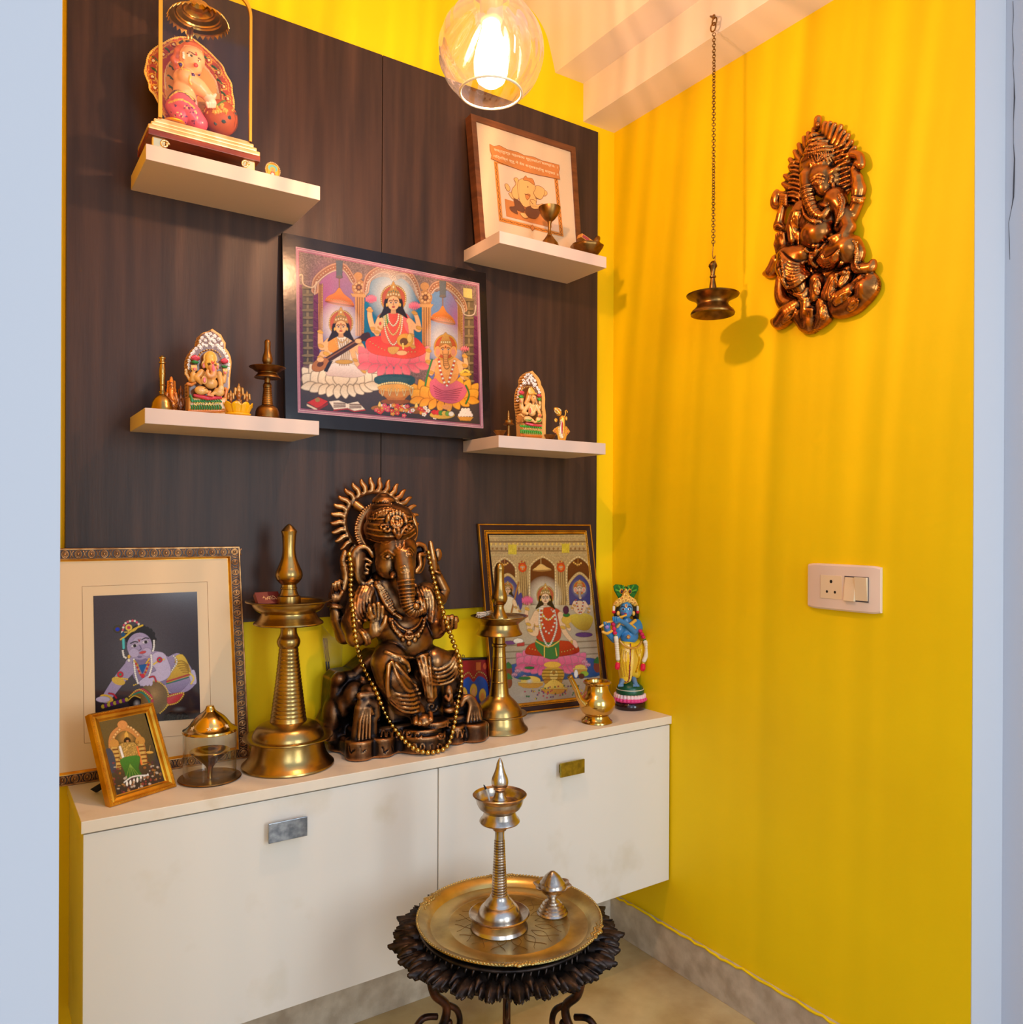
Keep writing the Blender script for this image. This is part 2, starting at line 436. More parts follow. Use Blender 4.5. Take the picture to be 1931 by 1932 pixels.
        r = s.wear_r if hasattr(s, 'wear_r') else 3
        Bq = np.clip(D, -2.5*r*s.h, 2.5*r*s.h)
        for ax in range(3):
            c_ = np.cumsum(Bq, ax, dtype=np.float32); n_ = c_.shape[ax]; o_ = np.zeros_like(Bq)
            sl = lambda a, b: tuple(slice(a, b) if k == ax else slice(None) for k in range(3))
            o_[sl(r+1, n_-r)] = (c_[sl(2*r+1, n_)]-c_[sl(0, n_-2*r-1)])/(2*r+1); Bq = o_
        i = np.clip(np.round(V).astype(int), 0, np.array(D.shape)-1); cell = D[i[:, 0], i[:, 1], i[:, 2]]
        wv = (Bq[i[:, 0], i[:, 1], i[:, 2]]-cell)/(s.h*r)
        at_ = me.attributes.new('wear', 'FLOAT', 'POINT'); at_.data.foreach_set('value', wv.astype(np.float32))
        if colors:
            i = np.clip(np.round(V).astype(int), 0, np.array(D.shape)-1); cid = s.C[i[:, 0], i[:, 1], i[:, 2]]
            pal = np.array([(*lin(c), 1) for c in s.pal], np.float32); ca = me.color_attributes.new('paint', 'FLOAT_COLOR', 'POINT')
            ca.data.foreach_set('color', pal[cid].ravel())
        return me


def rotm(r):
    """euler in degrees x, y, z -> matrix"""
    x, y, z = [math.radians(v) for v in r]
    return np.array((Matrix.Rotation(z, 3, 'Z') @ Matrix.Rotation(y, 3, 'Y') @ Matrix.Rotation(x, 3, 'X')))


# ------------------------------------------------------------------ flat pictures: drawn on a fine grid whose vertices carry the print's colours
class Canvas:
    def __init__(s, corners, W, H, bg=(255, 255, 255), map_=None):
        """corners: the picture's TL, TR, BR, BL in the crop's pixels; shapes are then given in those pixels"""
        s.W, s.H, s.ss = W, H, 2; s.a = np.ones((H*2, W*2, 3), np.float32)*np.array(lin(bg), np.float32)
        if corners is None: corners = [(0, 0), (W, 0), (W, H), (0, H)]
        src = np.array(corners, float); dst = np.array([(0, 0), (W*2, 0), (W*2, H*2), (0, H*2)], float)
        A = []; b = []
        for (x, y), (u, v) in zip(src, dst):
            A.append([x, y, 1, 0, 0, 0, -u*x, -u*y]); b.append(u); A.append([0, 0, 0, x, y, 1, -v*x, -v*y]); b.append(v)
        h = np.linalg.solve(np.array(A), np.array(b)); s.Hm = np.append(h, 1).reshape(3, 3)
        s.sc = W*2/np.hypot(*(src[1]-src[0]))
    def T(s, pts):
        p = np.array(pts, float).reshape(-1, 2); q = np.c_[p, np.ones(len(p))] @ s.Hm.T; return q[:, :2]/q[:, 2:]
    def _bb(s, lo, hi):
        x0, y0 = np.maximum(np.floor(lo).astype(int), 0); x1 = min(int(math.ceil(hi[0]))+1, s.W*2); y1 = min(int(math.ceil(hi[1]))+1, s.H*2)
        return (x0, y0, x1, y1) if x1 > x0 and y1 > y0 else None
    def poly(s, pts, c, al=1., c2=None, smooth=0, raw=False):
        P = s.T(crv(pts, smooth, True)[:, :2] if smooth else pts) if not raw else np.array(pts, float)
        bb = s._bb(P.min(0), P.max(0))
        if bb is None: return s
        x0, y0, x1, y1 = bb; X = np.arange(x0, x1)[None, :]+.5; Y = np.arange(y0, y1)[:, None]+.5; ins = np.zeros((y1-y0, x1-x0), bool); n = len(P)
        for i in range(n):
            a = P[i]; b = P[(i+1) % n]
            if a[1] == b[1]: continue
            ins ^= ((a[1] <= Y) != (b[1] <= Y)) & (X < a[0]+(Y-a[1])/(b[1]-a[1])*(b[0]-a[0]))
        sub = s.a[y0:y1, x0:x1]
        if c2 is None: cc = np.array(lin(c), np.float32)[None, :]; sub[ins] = sub[ins]*(1-al)+cc*al
        else:
            t = ((Y-P[:, 1].min())/(np.ptp(P[:, 1])+1e-9)+0*X)[..., None]; cc = np.array(lin(c))*(1-t)+np.array(lin(c2))*t; sub[ins] = (sub*(1-al)+cc*al)[ins]
        return s
    def ell(s, x, y, rx, ry, c, al=1., rot=0, n=28, c2=None):
        t = np.linspace(0, 2*PI, n, endpoint=False); ca, sa = math.cos(math.radians(rot)), math.sin(math.radians(rot))
        u, v = rx*np.cos(t), ry*np.sin(t); return s.poly(np.c_[x+u*ca-v*sa, y+u*sa+v*ca], c, al, c2)
    def line(s, pts, w_, c, al=1., smooth=0, closed=False):
        pts = np.array(pts, float)[:, :2]
        if smooth: pts = crv(pts, smooth, closed)
        P = s.T(pts); hw = w_*s.sc/2
        if closed: P = np.vstack([P, P[:1]])
        m = None; bb = s._bb(P.min(0)-hw-1, P.max(0)+hw+1)
        if bb is None: return s
        x0, y0, x1, y1 = bb; X = np.arange(x0, x1)[None, :]+.5; Y = np.arange(y0, y1)[:, None]+.5; d = np.full((y1-y0, x1-x0), 1e9)
        for a, b in zip(P[:-1], P[1:]):
            e = b-a; L = max(e @ e, 1e-9); t = np.clip(((X-a[0])*e[0]+(Y-a[1])*e[1])/L, 0, 1); d = np.minimum(d, (X-a[0]-t*e[0])**2+(Y-a[1]-t*e[1])**2)
        cov = (np.clip(hw-np.sqrt(d)+.5, 0, 1)*al)[..., None]; sub = s.a[y0:y1, x0:x1]; sub[:] = sub*(1-cov)+np.array(lin(c), np.float32)*cov
        return s
    def glow(s, x, y, rx, ry, c, al=1., p=1.5):
        """soft radial blend"""
        q = s.T([(x-rx, y-ry), (x+rx, y-ry), (x+rx, y+ry), (x-rx, y+ry)]); bb = s._bb(q.min(0), q.max(0))
        if bb is None: return s
        x0, y0, x1, y1 = bb; cx, cy = s.T([(x, y)])[0]; hx, hy = np.ptp(q[:, 0])/2, np.ptp(q[:, 1])/2
        X = np.arange(x0, x1)[None, :]+.5; Y = np.arange(y0, y1)[:, None]+.5; r = np.sqrt(((X-cx)/hx)**2+((Y-cy)/hy)**2)
        cov = (np.clip(1-r, 0, 1)**p*al)[..., None]; sub = s.a[y0:y1, x0:x1]; sub[:] = sub*(1-cov)+np.array(lin(c), np.float32)*cov
        return s
    def noise(s, pts, amt, cell=2, seed=1):
        """speckle inside a polygon: carved or printed texture"""
        P = s.T(pts); bb = s._bb(P.min(0), P.max(0))
        if bb is None: return s
        x0, y0, x1, y1 = bb; r = np.random.RandomState(seed).rand((y1-y0)//cell+2, (x1-x0)//cell+2); r = np.kron(r, np.ones((cell, cell)))[:y1-y0, :x1-x0]
        X = np.arange(x0, x1)[None, :]+.5; Y = np.arange(y0, y1)[:, None]+.5; ins = np.zeros((y1-y0, x1-x0), bool); n = len(P)
        for i in range(n):
            a = P[i]; b = P[(i+1) % n]
            if a[1] == b[1]: continue
            ins ^= ((a[1] <= Y) != (b[1] <= Y)) & (X < a[0]+(Y-a[1])/(b[1]-a[1])*(b[0]-a[0]))
        f = (1+(r-.5)*2*amt)[..., None].astype(np.float32); sub = s.a[y0:y1, x0:x1]; sub[ins] = (sub*f)[ins]; return s
    def dots(s, pts, r, step, c, c2=None, smooth=6):
        p = crv(pts, smooth)[:, :2] if smooth else np.array(pts, float); L = np.r_[0, np.cumsum(np.hypot(*np.diff(p, axis=0).T))]
        for i, q in enumerate(np.arange(0, L[-1], step)):
            s.ell(np.interp(q, L, p[:, 0]), np.interp(q, L, p[:, 1]), r, r, c if (c2 is None or i % 2) else c2, n=10)
        return s
    def lotus(s, cx, cy, w_, h, c1, c2, n=9, edge=None):
        """an open lotus seen from the side: back row, front row, under petals"""
        for row, (k, hh, ww) in enumerate(((n, 1., .17), (n-2, .8, .2))):
            for i in sorted(range(k), key=lambda i: -abs(i-(k-1)/2)):
                t = (i-(k-1)/2)/((k-1)/2); bx = cx+t*w_*.30; by = cy+h*.12; tx = cx+t*w_*.5; ty = cy-h*hh*(.62-.25*abs(t)**2)+row*h*.12
                dx, dy = tx-bx, ty-by; L = math.hypot(dx, dy)+1e-6; nx_, ny_ = -dy/L*w_*ww*.55, dx/L*w_*ww*.55
                P = [(bx, by), (bx+dx*.45+nx_, by+dy*.45+ny_), (tx, ty), (bx+dx*.45-nx_, by+dy*.45-ny_)]
                s.poly(P, c1, 1, c2, smooth=5); s.line(P, max(h*.012, 1.5), edge or c1, .6, 5, True)
        for i in range(n-1):
            t = (i-(n-2)/2)/((n-2)/2); bx = cx+t*w_*.30; by = cy+h*.05; tx = cx+t*w_*.52; ty = cy+h*(.42-.28*abs(t)**1.5)
            dx, dy = tx-bx, ty-by; L = math.hypot(dx, dy)+1e-6; nx_, ny_ = -dy/L*w_*.06, dx/L*w_*.06
            P = [(bx, by), (bx+dx*.5+nx_, by+dy*.5+ny_), (tx, ty), (bx+dx*.5-nx_, by+dy*.5-ny_)]
            s.poly(P, c2, 1, c1, smooth=5); s.line(P, max(h*.012, 1.5), edge or c1, .6, 5, True)
        return s
    def build(s, name, quad, mat, parent, label=None, ink=1., tone=.9):
        """quad: world TL, TR, BR, BL of the picture"""
        a = s.a; L = a.mean(-1); g = np.abs(np.diff(L, axis=0, append=L[-1:]))+np.abs(np.diff(L, axis=1, append=L[:, -1:])); g = g+np.roll(g, 1, 0)+np.roll(g, 1, 1)+np.roll(g, -1, 0)
        r_ = np.random.RandomState(8); n_ = np.kron(r_.rand(s.H//2+1, s.W//2+1), np.ones((4, 4)))[:s.H*2, :s.W*2]*.6+np.kron(r_.rand(s.H, s.W), np.ones((2, 2)))*.4
        a = a*(1-np.clip(g*1.3, 0, .42)*ink)[..., None]*(1+(n_-.5)*.2*ink)[..., None]*tone
        a = a.reshape(s.H, 2, s.W, 2, 3).mean((1, 3)); H, W = s.H, s.W
        TL, TR, BR, BL = [np.array(q, float) for q in quad]; u = (np.linspace(0, 1, W))[None, :, None]; v = (np.linspace(0, 1, H))[:, None, None]
        P = (TL*(1-u)+TR*u)*(1-v)+(BL*(1-u)+BR*u)*v; me = bpy.data.meshes.new(name)
        me.vertices.add(W*H); me.vertices.foreach_set('co', P.astype(np.float32).ravel())
        i = np.arange(W*H).reshape(H, W); q = np.stack([i[1:, :-1], i[1:, 1:], i[:-1, 1:], i[:-1, :-1]], -1).reshape(-1, 4)
        me.loops.add(q.size); me.polygons.add(len(q)); me.loops.foreach_set('vertex_index', q.astype(np.int32).ravel())
        me.polygons.foreach_set('loop_start', np.arange(0, q.size, 4, dtype=np.int32)); me.polygons.foreach_set('loop_total', np.full(len(q), 4, np.int32)); me.update(calc_edges=True)
        ca = me.color_attributes.new('paint', 'FLOAT_COLOR', 'POINT'); ca.data.foreach_set('color', np.concatenate([np.clip(a, 0, 1), np.ones((H, W, 1))], -1).astype(np.float32).ravel())
        return link(name, me, mat, parent, True, label=label)
# ------------------------------------------------------------------ materials of the room
YEL = M('yellow_paint', (248, 211, 0), .6, var=((244, 205, 0), 3, 3), bump=(60, .06), spec=.25)
WHITE = M('white_paint', (198, 198, 202), .7, bump=(50, .05), spec=.2)
CEILM = M('ceiling_paint', (240, 226, 212), .8, spec=.2)
LAM = M('cream_laminate', (228, 221, 208), .38, var=((205, 192, 165), 5, 6), ramp=(.58, .82), spec=.4)
LAMT = M('counter_laminate', (232, 218, 196), .4, var=((212, 190, 156), 9, 5), ramp=(.6, .8), spec=.4)
SHELF = M('shelf_laminate', (214, 194, 182), .5, spec=.4)
STONE = M('grey_stone', (206, 190, 166), .45, var=((176, 158, 134), 22, 8), bump=(90, .15))
FLOORM = M('floor_stone', (214, 190, 138), .24, var=((160, 128, 80), 5, 9), ramp=(.3, .7))
CHROME = M('brushed_steel', (170, 172, 178), .3, 1, var=((120, 124, 132), 60, 4))
BRASSH = M('brass_plate', (176, 158, 66), .35, 1, var=((140, 128, 60), 70, 4))
GAPM = M('dark_gap', (58, 46, 36), .8)

XW, YW, YP, XL = 1.7139, 1.974, 1.9539, .0674
ZC = .7368


def struct(mb, name, mat, kind='structure', label=None):
    o = mb.build(name, mat); tag(o, label, None, None, kind); return recenter(o)


struct(MB().box((XL-.03, YW, -.0), (XW+.04, YW+.06, 3.1)), 'wall_back', YEL)
struct(MB().box((XW, .848, 0), (XW+.04, YW, 3.1)), 'wall_right', YEL)
struct(MB().box((XL-.03, .861, 0), (XL, YW, 3.1)), 'wall_left', YEL)
struct(MB().box((-2.4, .846, 0), (XL, .8605, 3.1), .001), 'wall_front_left', WHITE)
mb = MB().box((XW+.0002, .8462, 0), (1.8405, .8478, 3.1), .0004)
struct(mb, 'wall_front_right', WHITE)
mb = MB().box((1.8407, .1, 0), (1.95, .860, 3.1), .001)
struct(mb, 'wall_side_right', M('grey_white_paint', (198, 198, 204), .75, bump=(40, .08)))
struct(MB().box((-3.2, -3.5, -.05), (4, 2.0, 0)), 'floor', FLOORM)
# ceiling with a curved cove on its right, and the stepped beam along the right wall
cove = [(1.476, 2.681), (1.460, 2.735), (1.439, 2.790), (1.402, 2.83), (1.351, 2.857), (1.27, 2.884), (1.15, 2.905), (.95, 2.918), (.5, 2.925), (XL, 2.925)]
cove = crv([(x, 0, z) for x, z in cove], 5)
pts = [(p[0], .80, p[2]) for p in cove]+[(XL, .80, 3.1), (1.586, .80, 3.1), (1.586, .80, 2.682)]
mb = MB().prism(pts, (0, YW-.80, 0)); o = struct(mb, 'ceiling', CEILM); sharp(o, 25)
struct(MB().box((1.586, .80, 2.5625), (XW, YW, 3.1)), 'trim_1', CEILM)
# fine plaster crack on the side wall
mb = MB(); cr_ = [onX(1912+x_, y_, 1.8404) for x_, y_ in ((0, 2), (1, 30), (-1, 60), (1, 95), (0, 120), (2, 150), (3, 185), (1, 230), (1, 270), (3, 300), (2, 340), (1, 372), (-3, 395), (-8, 420), (-7, 450), (-6, 490))]
mb.tube(cr_, [.0004, .0005, .0004, .0006, .0004, .0005, .0014, .0005, .0004, .0012, .0016, .0014, .0005, .0004, .0006, .0003], 6); struct(mb, 'trim_3', M('crack_grey', (70, 66, 68), .9))
# baseboards
struct(MB().box((XL, YW-.012, 0), (XW, YW, .105), .001), 'baseboard_back', STONE)
mb = MB().box((XW-.012, .848, 0), (XW, YW-.012, .118), .001)
struct(mb, 'baseboard_right', STONE)
# rough paint line over the right baseboard
mb = MB(); P = []
rr_ = np.random.RandomState(3)
for i in range(60): P.append((XW-.0125, .85+i*.0187, .1185+.002*rr_.randn()))
mb.tube(P, .0035, 6); o = struct(mb, 'trim_2', YEL)

# ------------------------------------------------------------------ dark panel behind the shelves: two boards with an open joint
WOOD = M('dark_wood_laminate', (74, 53, 43), .42, var=((48, 36, 33), 4.0, 7), stretch=(9, 9, .55), ramp=(.3, .72), bump=(30, .10), spec=.25)
for nm, xa, xb, lb in (('wood_panel', .1646, .8925, 'dark brown wood grain wall panel, left board beside the joint'), ('wood_panel', .8945, 1.6303, 'dark brown wood grain wall panel, right board nearest the yellow corner')):
    o = MB().box((xa, YP, 1.0629), (xb, YW-.001, 2.534), .0008).build(nm, WOOD); recenter(o); tag(o, lb, 'wall panel', 'boards of the dark wall panel')

# ------------------------------------------------------------------ shelves
for (xa, xb, z, lb) in ((.2896, .6558, 2.0679, 'cream floating shelf upper left, under the glass display case'),
                        (.2896, .6558, 1.5329, 'cream floating shelf lower left, carrying the handbell and a brass lamp'),
                        (1.1431, 1.5088, 2.0679, 'cream floating shelf upper right, under the brown framed picture'),
                        (1.1431, 1.5088, 1.5329, 'cream floating shelf lower right, with the goddess figurine on it')):
    o = MB().box((xa, 1.7692, z-.0319), (xb, YP, z), .0012).build('floating_shelf', SHELF); recenter(o); tag(o, lb, 'shelf', 'cream floating shelves')

# ------------------------------------------------------------------ wall cabinet and its worktop
XC, YF, ZB = .1718, 1.7061, .2536
o = MB().box((XC, YF-.0, ZC-.0235), (XW, YW, ZC), .0015).build('worktop', LAMT); recenter(o)
tag(o, 'long cream worktop over the wall cabinet, carrying the big statue and lamps', 'worktop')
t = thing('wall_cabinet', ((XC+XW)/2, (YF+YW)/2, ZB), 'low white two door wall cabinet hung above the floor', 'cabinet')
MB().box((XC+.004, YF+.024, ZB+.001), (1.708, YW, ZC-.0238), .001).build('carcass', LAM, t, True)
for xa, xb, hx0, hx1, hz0, hz1, hm, dl in ((XC+.004, .9335, .5245, .6075, .636, .672, CHROME, None), (.9365, 1.7085, 0, 0, 0, 0, BRASSH, None)):
    d = MB().box((xa, YF+.003, ZB), (xb, YF+.0225, ZC-.0265), .0012).build('door', LAM, t, True)
    if hx1 == 0:
        A = onY(1057, 1441, YF-.012); B = onY(1102, 1457, YF-.012); hx0, hx1, hz0, hz1 = A[0], B[0], B[2], A[2]+.001
        A = onY(1057, 1467, YF-.012); hz0 = A[2]
    else:
        A = onY(506.5, 1555, YF-.012); B = onY(579, 1575.5, YF-.012); hx0, hx1 = A[0], B[0]; hz1 = A[2]+.001; hz0 = B[2]
    mb = MB().box((hx0, YF-.016, hz0), (hx1, YF-.0115, hz1), .0008)
    mb.box((hx0+.008, YF-.0118, hz0+.008), (hx1-.008, YF+.0034, hz1-.008), .0005)
    mb.build('handle', hm, d, True, label='brushed steel rectangular handle' if hm is CHROME else 'yellowish brass rectangular handle')

# ------------------------------------------------------------------ switch board on the right wall
PL = M('ivory_plastic', (232, 206, 186), .35, spec=.4); PL2 = M('cream_plastic', (236, 208, 168), .35, spec=.4); BLK = M('black_hole', (20, 16, 16), .6)
zs = Zm(1500, 1040, 9.655)
def W(x, y, d=0.): return zs.X(x, y, XW-d)
c = (W(290, 620)+W(1590, 720))/2; c[0] = XW
t = thing('switch_plate', (XW, c[1], W(940, 1090)[2]), 'ivory switch plate with a three pin socket and two rocker switches', 'switch')
ya, yb = W(285, 600)[1], W(1600, 700)[1]; z0, z1 = W(300, 1020)[2], W(300, 210)[2]
# gently bowed plate
mb = MB(); n = 16; V = []; Fc = []
for i in range(n+1):
    y = ya+(yb-ya)*i/n; u_ = (i/n-.5)*2; dd = .0155-.006*abs(u_)**3; bow = .0
    e = .003*(abs(u_)**10)
    V += [(XW, y, z0+e), (XW-dd*.72, y, z0+e), (XW-dd, y, z0+.004+e), (XW-dd, y, z1-.004-e), (XW-dd*.72, y, z1-e), (XW, y, z1-e)]
for i in range(n):
    for k in range(5): Fc.append((i*6+k, i*6+k+1, (i+1)*6+k+1, (i+1)*6+k))
Fc += [tuple(range(5, -1, -1)), tuple(n*6+k for k in range(6))]
mb.put(V, Fc, 0, False); o = mb.build('plate', PL, t, True); sharp(o, 30)
def rc(xa, y0_, xb, y1_, d0, d1, b=.0008):
    A, B = W(xa, y0_, .016), W(xb, y1_, .016); return (XW-d1, min(A[1], B[1]), min(A[2], B[2])), (XW-d0, max(A[1], B[1]), max(A[2], B[2])), b
so = MB().box(*rc(470, 430, 858, 885, .012, .0162, .0006)).build('socket', PL2, t, True)
mb = MB()
for x, y, r_ in ((663, 552, .0036), (588, 734, .0029), (733, 747, .0029)):
    p = W(x, y, .0164); mb.prism([(XW-.0164, p[1]+r_*math.cos(a), p[2]+r_*1.12*math.sin(a)) for a in np.linspace(0, 2*PI, 20, endpoint=False)], (-.0002, 0, 0))
mb.build('pin_hole', BLK, so, True)
for (xa, xb, lean) in ((920, 1108, 1), (1112, 1332, -1)):
    lo, hi, b = rc(xa, 470, xb, 915, .012, .0175, .0006)
    zz = (lo[2]+hi[2])/2
    mb = MB().box(lo, hi, b).xf(lambda p: np.array([p[0]-max(0, (zz-p[2])*lean*.13+.002), p[1], p[2]]) if p[0] < XW-.014 else p)
    mb.build('rocker_switch', PL2, t, True)
o = MB().box(*rc(906, 448, 1345, 940, .0155, .0159, .0001)).build('gap_shade_sheet', M('shadow_gap', (70, 62, 70), .8), t, True)  # thin dark sheet round the rockers, the gap's shade put into its colour
# ------------------------------------------------------------------ metals
BRASS = M('aged_brass', (190, 156, 94), .27, 1, var=((134, 104, 56), 14, 6), bump=(120, .05), ramp=(.35, .75))
BRASS2 = M('dull_bronze', (158, 116, 62), .36, 1, var=((92, 66, 36), 30, 6), bump=(90, .1), ramp=(.35, .7))
BRASS3 = M('polished_brass', (220, 182, 104), .16, 1, var=((172, 136, 70), 9, 5), ramp=(.4, .75))
SILV = M('tarnished_silver', (206, 190, 172), .26, 1, var=((120, 98, 76), 30, 6), ramp=(.42, .72))
TRAYM = M('brass_tray_metal', (206, 176, 104), .3, .9, var=((132, 106, 56), 12, 8), ramp=(.4, .72), bump=(160, .08))


def lathe_thing(name, zm, axis, yb, zb, parts, label, cat, group=None, seg=72, Yat=None, yoff=0., rz=0.):
    """parts: (name, [(r, y) in crop pixels], material, rfun, part label); axis: crop x of the axis; yb: crop y of the base centre standing at height zb"""
    P = onZ(*zm.px(axis, yb), zb) if Yat is None else None
    if P is None: P = onY(*zm.px(axis, yb), Yat); P[2] = zb; 
    m = depth(P)/CF/zm.k
    t = thing(name, P, label, cat, group, rz)
    out = {}
    for pt in parts:
        nm, prof, mt = pt[:3]; rf = pt[3] if len(pt) > 3 else None; plb = pt[4] if len(pt) > 4 else None
        mb = MB().lathe([(r*m, (yb-y)*m) for r, y in prof], seg=seg, rfun=rf)
        o = mb.build(nm, mt, t, label=plb); sharp(o, 30); out[nm] = o
    return t, m, P, out


def ridged(r0, y0, r1, y1, n, amp, bulge=0):
    out = []
    for i in range(n):
        for q, a in ((0., -1), (.2, .6), (.5, 1), (.8, .6)):
            u_ = (i+q)/n; out.append((r0+(r1-r0)*(u_**1.15)+amp*a+bulge*math.sin(PI*u_), y0+(y1-y0)*u_))
    return out


def sm(prof, n=4):
    return [(max(p[0], 0), p[1]) for p in crv([(a, b, 0) for a, b in prof], n)]


# big brass lamp on the worktop, left of the statue
z1 = Zm(430, 960, 3.644)
lathe_thing('brass_oil_lamp', z1, 415, 1762, ZC, [
    ('base', [(0, 1758), (300, 1762), (311, 1752), (308, 1742)]+sm([(285, 1722), (262, 1690), (248, 1650), (241, 1605), (240, 1580)])+[(238, 1572), (290, 1569), (301, 1562), (300, 1555), (285, 1552)]+sm([(240, 1556), (232, 1530), (205, 1490), (160, 1465), (126, 1455)])+[(0, 1455)], BRASS),
    ('stem', [(0, 1460), (122, 1460), (124, 1452)]+ridged(64, 955, 121, 1448, 19, 1.6)[::-1]+[(64, 952), (70, 945)]+sm([(76, 930), (79, 912), (74, 893), (63, 872), (56, 850), (55, 825), (62, 805)])+[(0, 805)], BRASS),
    ('bowl', [(0, 772), (190, 775), (228, 792), (235, 786), (232, 778)]+sm([(212, 762), (196, 742), (186, 722), (184, 712)])+sm([(200, 706), (222, 690), (238, 668), (246, 648)])+[(270, 640), (286, 636), (288, 630), (280, 627)]+sm([(246, 634), (236, 652), (210, 676), (120, 682), (0, 682)]), BRASS),
    ('finial', [(0, 684), (80, 684), (82, 640), (78, 600), (66, 592)]+sm([(58, 575), (53, 556), (52, 552)])+[(56, 548), (56, 540), (51, 538), (50, 520), (68, 505)]+sm([(84, 485), (92, 458), (88, 430), (76, 403)])+[(75, 400)]+sm([(62, 370), (49, 330), (43, 280), (44, 225), (48, 175)])+[(52, 160), (54, 154)]+sm([(46, 143), (24, 118), (8, 106), (0, 103)]), BRASS),
], 'tall brass oil lamp with a matchbox in its dish, left of the large statue', 'oil lamp')

# second brass lamp, in front of the framed print
z2 = Zm(850, 960, 4.2925)
lathe_thing('brass_oil_lamp', z2, 394, 1787, ZC, [
    ('base', [(0, 1785), (228, 1789), (237, 1780), (233, 1770)]+sm([(212, 1748), (198, 1715), (190, 1680), (186, 1662)])+[(222, 1662), (230, 1656), (226, 1648), (188, 1652)]+sm([(184, 1640), (168, 1600), (132, 1555), (100, 1525), (86, 1508)])+[(0, 1506)], BRASS),
    ('stem', [(0, 1510), (84, 1510)]+sm([(79, 1490), (74, 1440), (71, 1400)])+[(72, 1396), (69, 1392)]+sm([(66, 1350), (62, 1300)])+[(63, 1296), (60, 1292), (57, 1240), (54, 1200), (56, 1196), (53, 1190), (51, 1150), (50, 1118), (58, 1114), (61, 1104), (58, 1094), (48, 1086), (47, 1030), (0, 1030)], BRASS),
    ('bowl', [(0, 1000), (160, 1004), (184, 1018), (188, 1010)]+sm([(176, 992), (164, 970), (158, 945), (156, 930)])+sm([(170, 918), (200, 895), (222, 876)])+[(234, 870), (234, 865), (222, 866)]+sm([(200, 876), (165, 892), (100, 900), (0, 902)]), BRASS),
    ('finial', [(0, 902), (70, 902), (70, 880)]+sm([(62, 862), (46, 832), (38, 812), (34, 790)])+[(40, 786), (38, 778)]+sm([(52, 765), (64, 735), (64, 706), (54, 675), (46, 645), (39, 600), (36, 540), (36, 505), (38, 485)])+[(38, 480), (28, 450), (21, 440), (14, 436), (0, 435)], BRASS),
], 'brass oil lamp with cotton wicks in its dish, right of the large statue', 'oil lamp')
# wick bundle in its dish
P = onZ(*z2.px(394, 1787), ZC); m2 = depth(P)/CF/z2.k; zb_ = ZC+(1787-885)*m2
A = z2.Z(225, 862, zb_+.012); B = z2.Z(335, 840, zb_+.012)
t = thing('wick_bundle', (A+B)/2-[0, 0, .006], 'bundle of white cotton wicks tied with thread in the brass dish', 'wicks')
mb = MB(); d = (B-A)/np.linalg.norm(B-A); e = np.cross(d, [0, 0, 1.])
for k in range(14):
    a = 2*PI*k/7; q = .0045 if k < 7 else .0015; off = e*q*math.cos(a)+np.array([0, 0, 1])*q*math.sin(a)
    mb.tube([A+off*1.6+d*rng.uniform(-.004, .004), (A+B)/2+off, B+off*1.1], .0017, 6)
mb.build('wicks', M('cotton', (214, 196, 172), .9), t, True)
MB().tube([(A+B)/2+.0068*(e*math.cos(a)+np.array([0, 0, 1])*math.sin(a)) for a in np.linspace(0, 2*PI, 16, endpoint=False)], .0008, 5, closed=True).build('thread', M('green_thread', (90, 110, 84), .8), t, True)

# matchbox in the big lamp
zz_ = ZC+(1762-684)*depth(onZ(*z1.px(415, 1762), ZC))/CF/z1.k
t = thing('matchbox', (.567, 1.866, zz_+.013), 'dark red matchbox lying tilted in the dish of the tall brass lamp', 'matchbox', rz=.1)
mb = MB().box((-.026, -.016, 0), (.03, .018, .0135), .0004); rot = Matrix.Translation((0, .004, .003)) @ Matrix.Rotation(math.radians(48), 4, 'X')
mb.xf(lambda p: np.array(rot @ Vector(p))); mb.build('sleeve', M('matchbox_red', (112, 34, 26), .5), t)
mb = MB().box((-.0268, -.0162, .001), (.0, -.0148, .0125), .0002).xf(lambda p: np.array(rot @ Vector(p))); mb.build('striking_side', M('match_tan', (168, 130, 70), .7), t)
mb = MB()
for k in range(9): mb.tube(crv([(-.012+.003*k, .006*math.sin(k*1.7), .0138), (-.008+.003*k, .004*math.cos(k*2.3), .0138), (-.011+.004*k, -.006*math.sin(k), .0138)], 4), .0007, 5)
mb.xf(lambda p: np.array(rot @ Vector(p))); mb.build('printed_emblem', M('print_gold', (226, 178, 120), .5), t)

# spouted pot
z3 = z2
t, m, P, _ = lathe_thing('spouted_pot', z3, 1188, 1726, ZC, [
    ('vessel', [(0, 1724), (118, 1728), (127, 1722), (124, 1712)]+sm([(108, 1700), (98, 1684), (94, 1668)])+[(96, 1664)]+sm([(118, 1648), (140, 1610), (149, 1575), (140, 1530), (112, 1490), (98, 1460), (94, 1425)])+[(100, 1418), (112, 1410), (114, 1400), (110, 1396), (104, 1392)]+sm([(92, 1400), (86, 1425), (86, 1450), (96, 1480), (120, 1520), (130, 1575), (100, 1640), (0, 1650)]), BRASS3)],
    'small shiny brass pot with a slanted spout, before the framed print', 'pot')
q = lambda x, y: (z3.Y(x, y, P[1]-.004))
MB().tube(crv([q(1085, 1580), q(1045, 1530), q(1020, 1460), q(985, 1390), q(968, 1355)], 6), [.0125, .0125, .0115, .0105, .0095, .0092, .009, .009, .0085, .0085, .008, .008, .008, .0078, .0078, .0076, .0075, .0074, .0073, .0072, .0072, .0075, .0078, .008, .0082][:25], 16).build('spout', BRASS3, t, True)

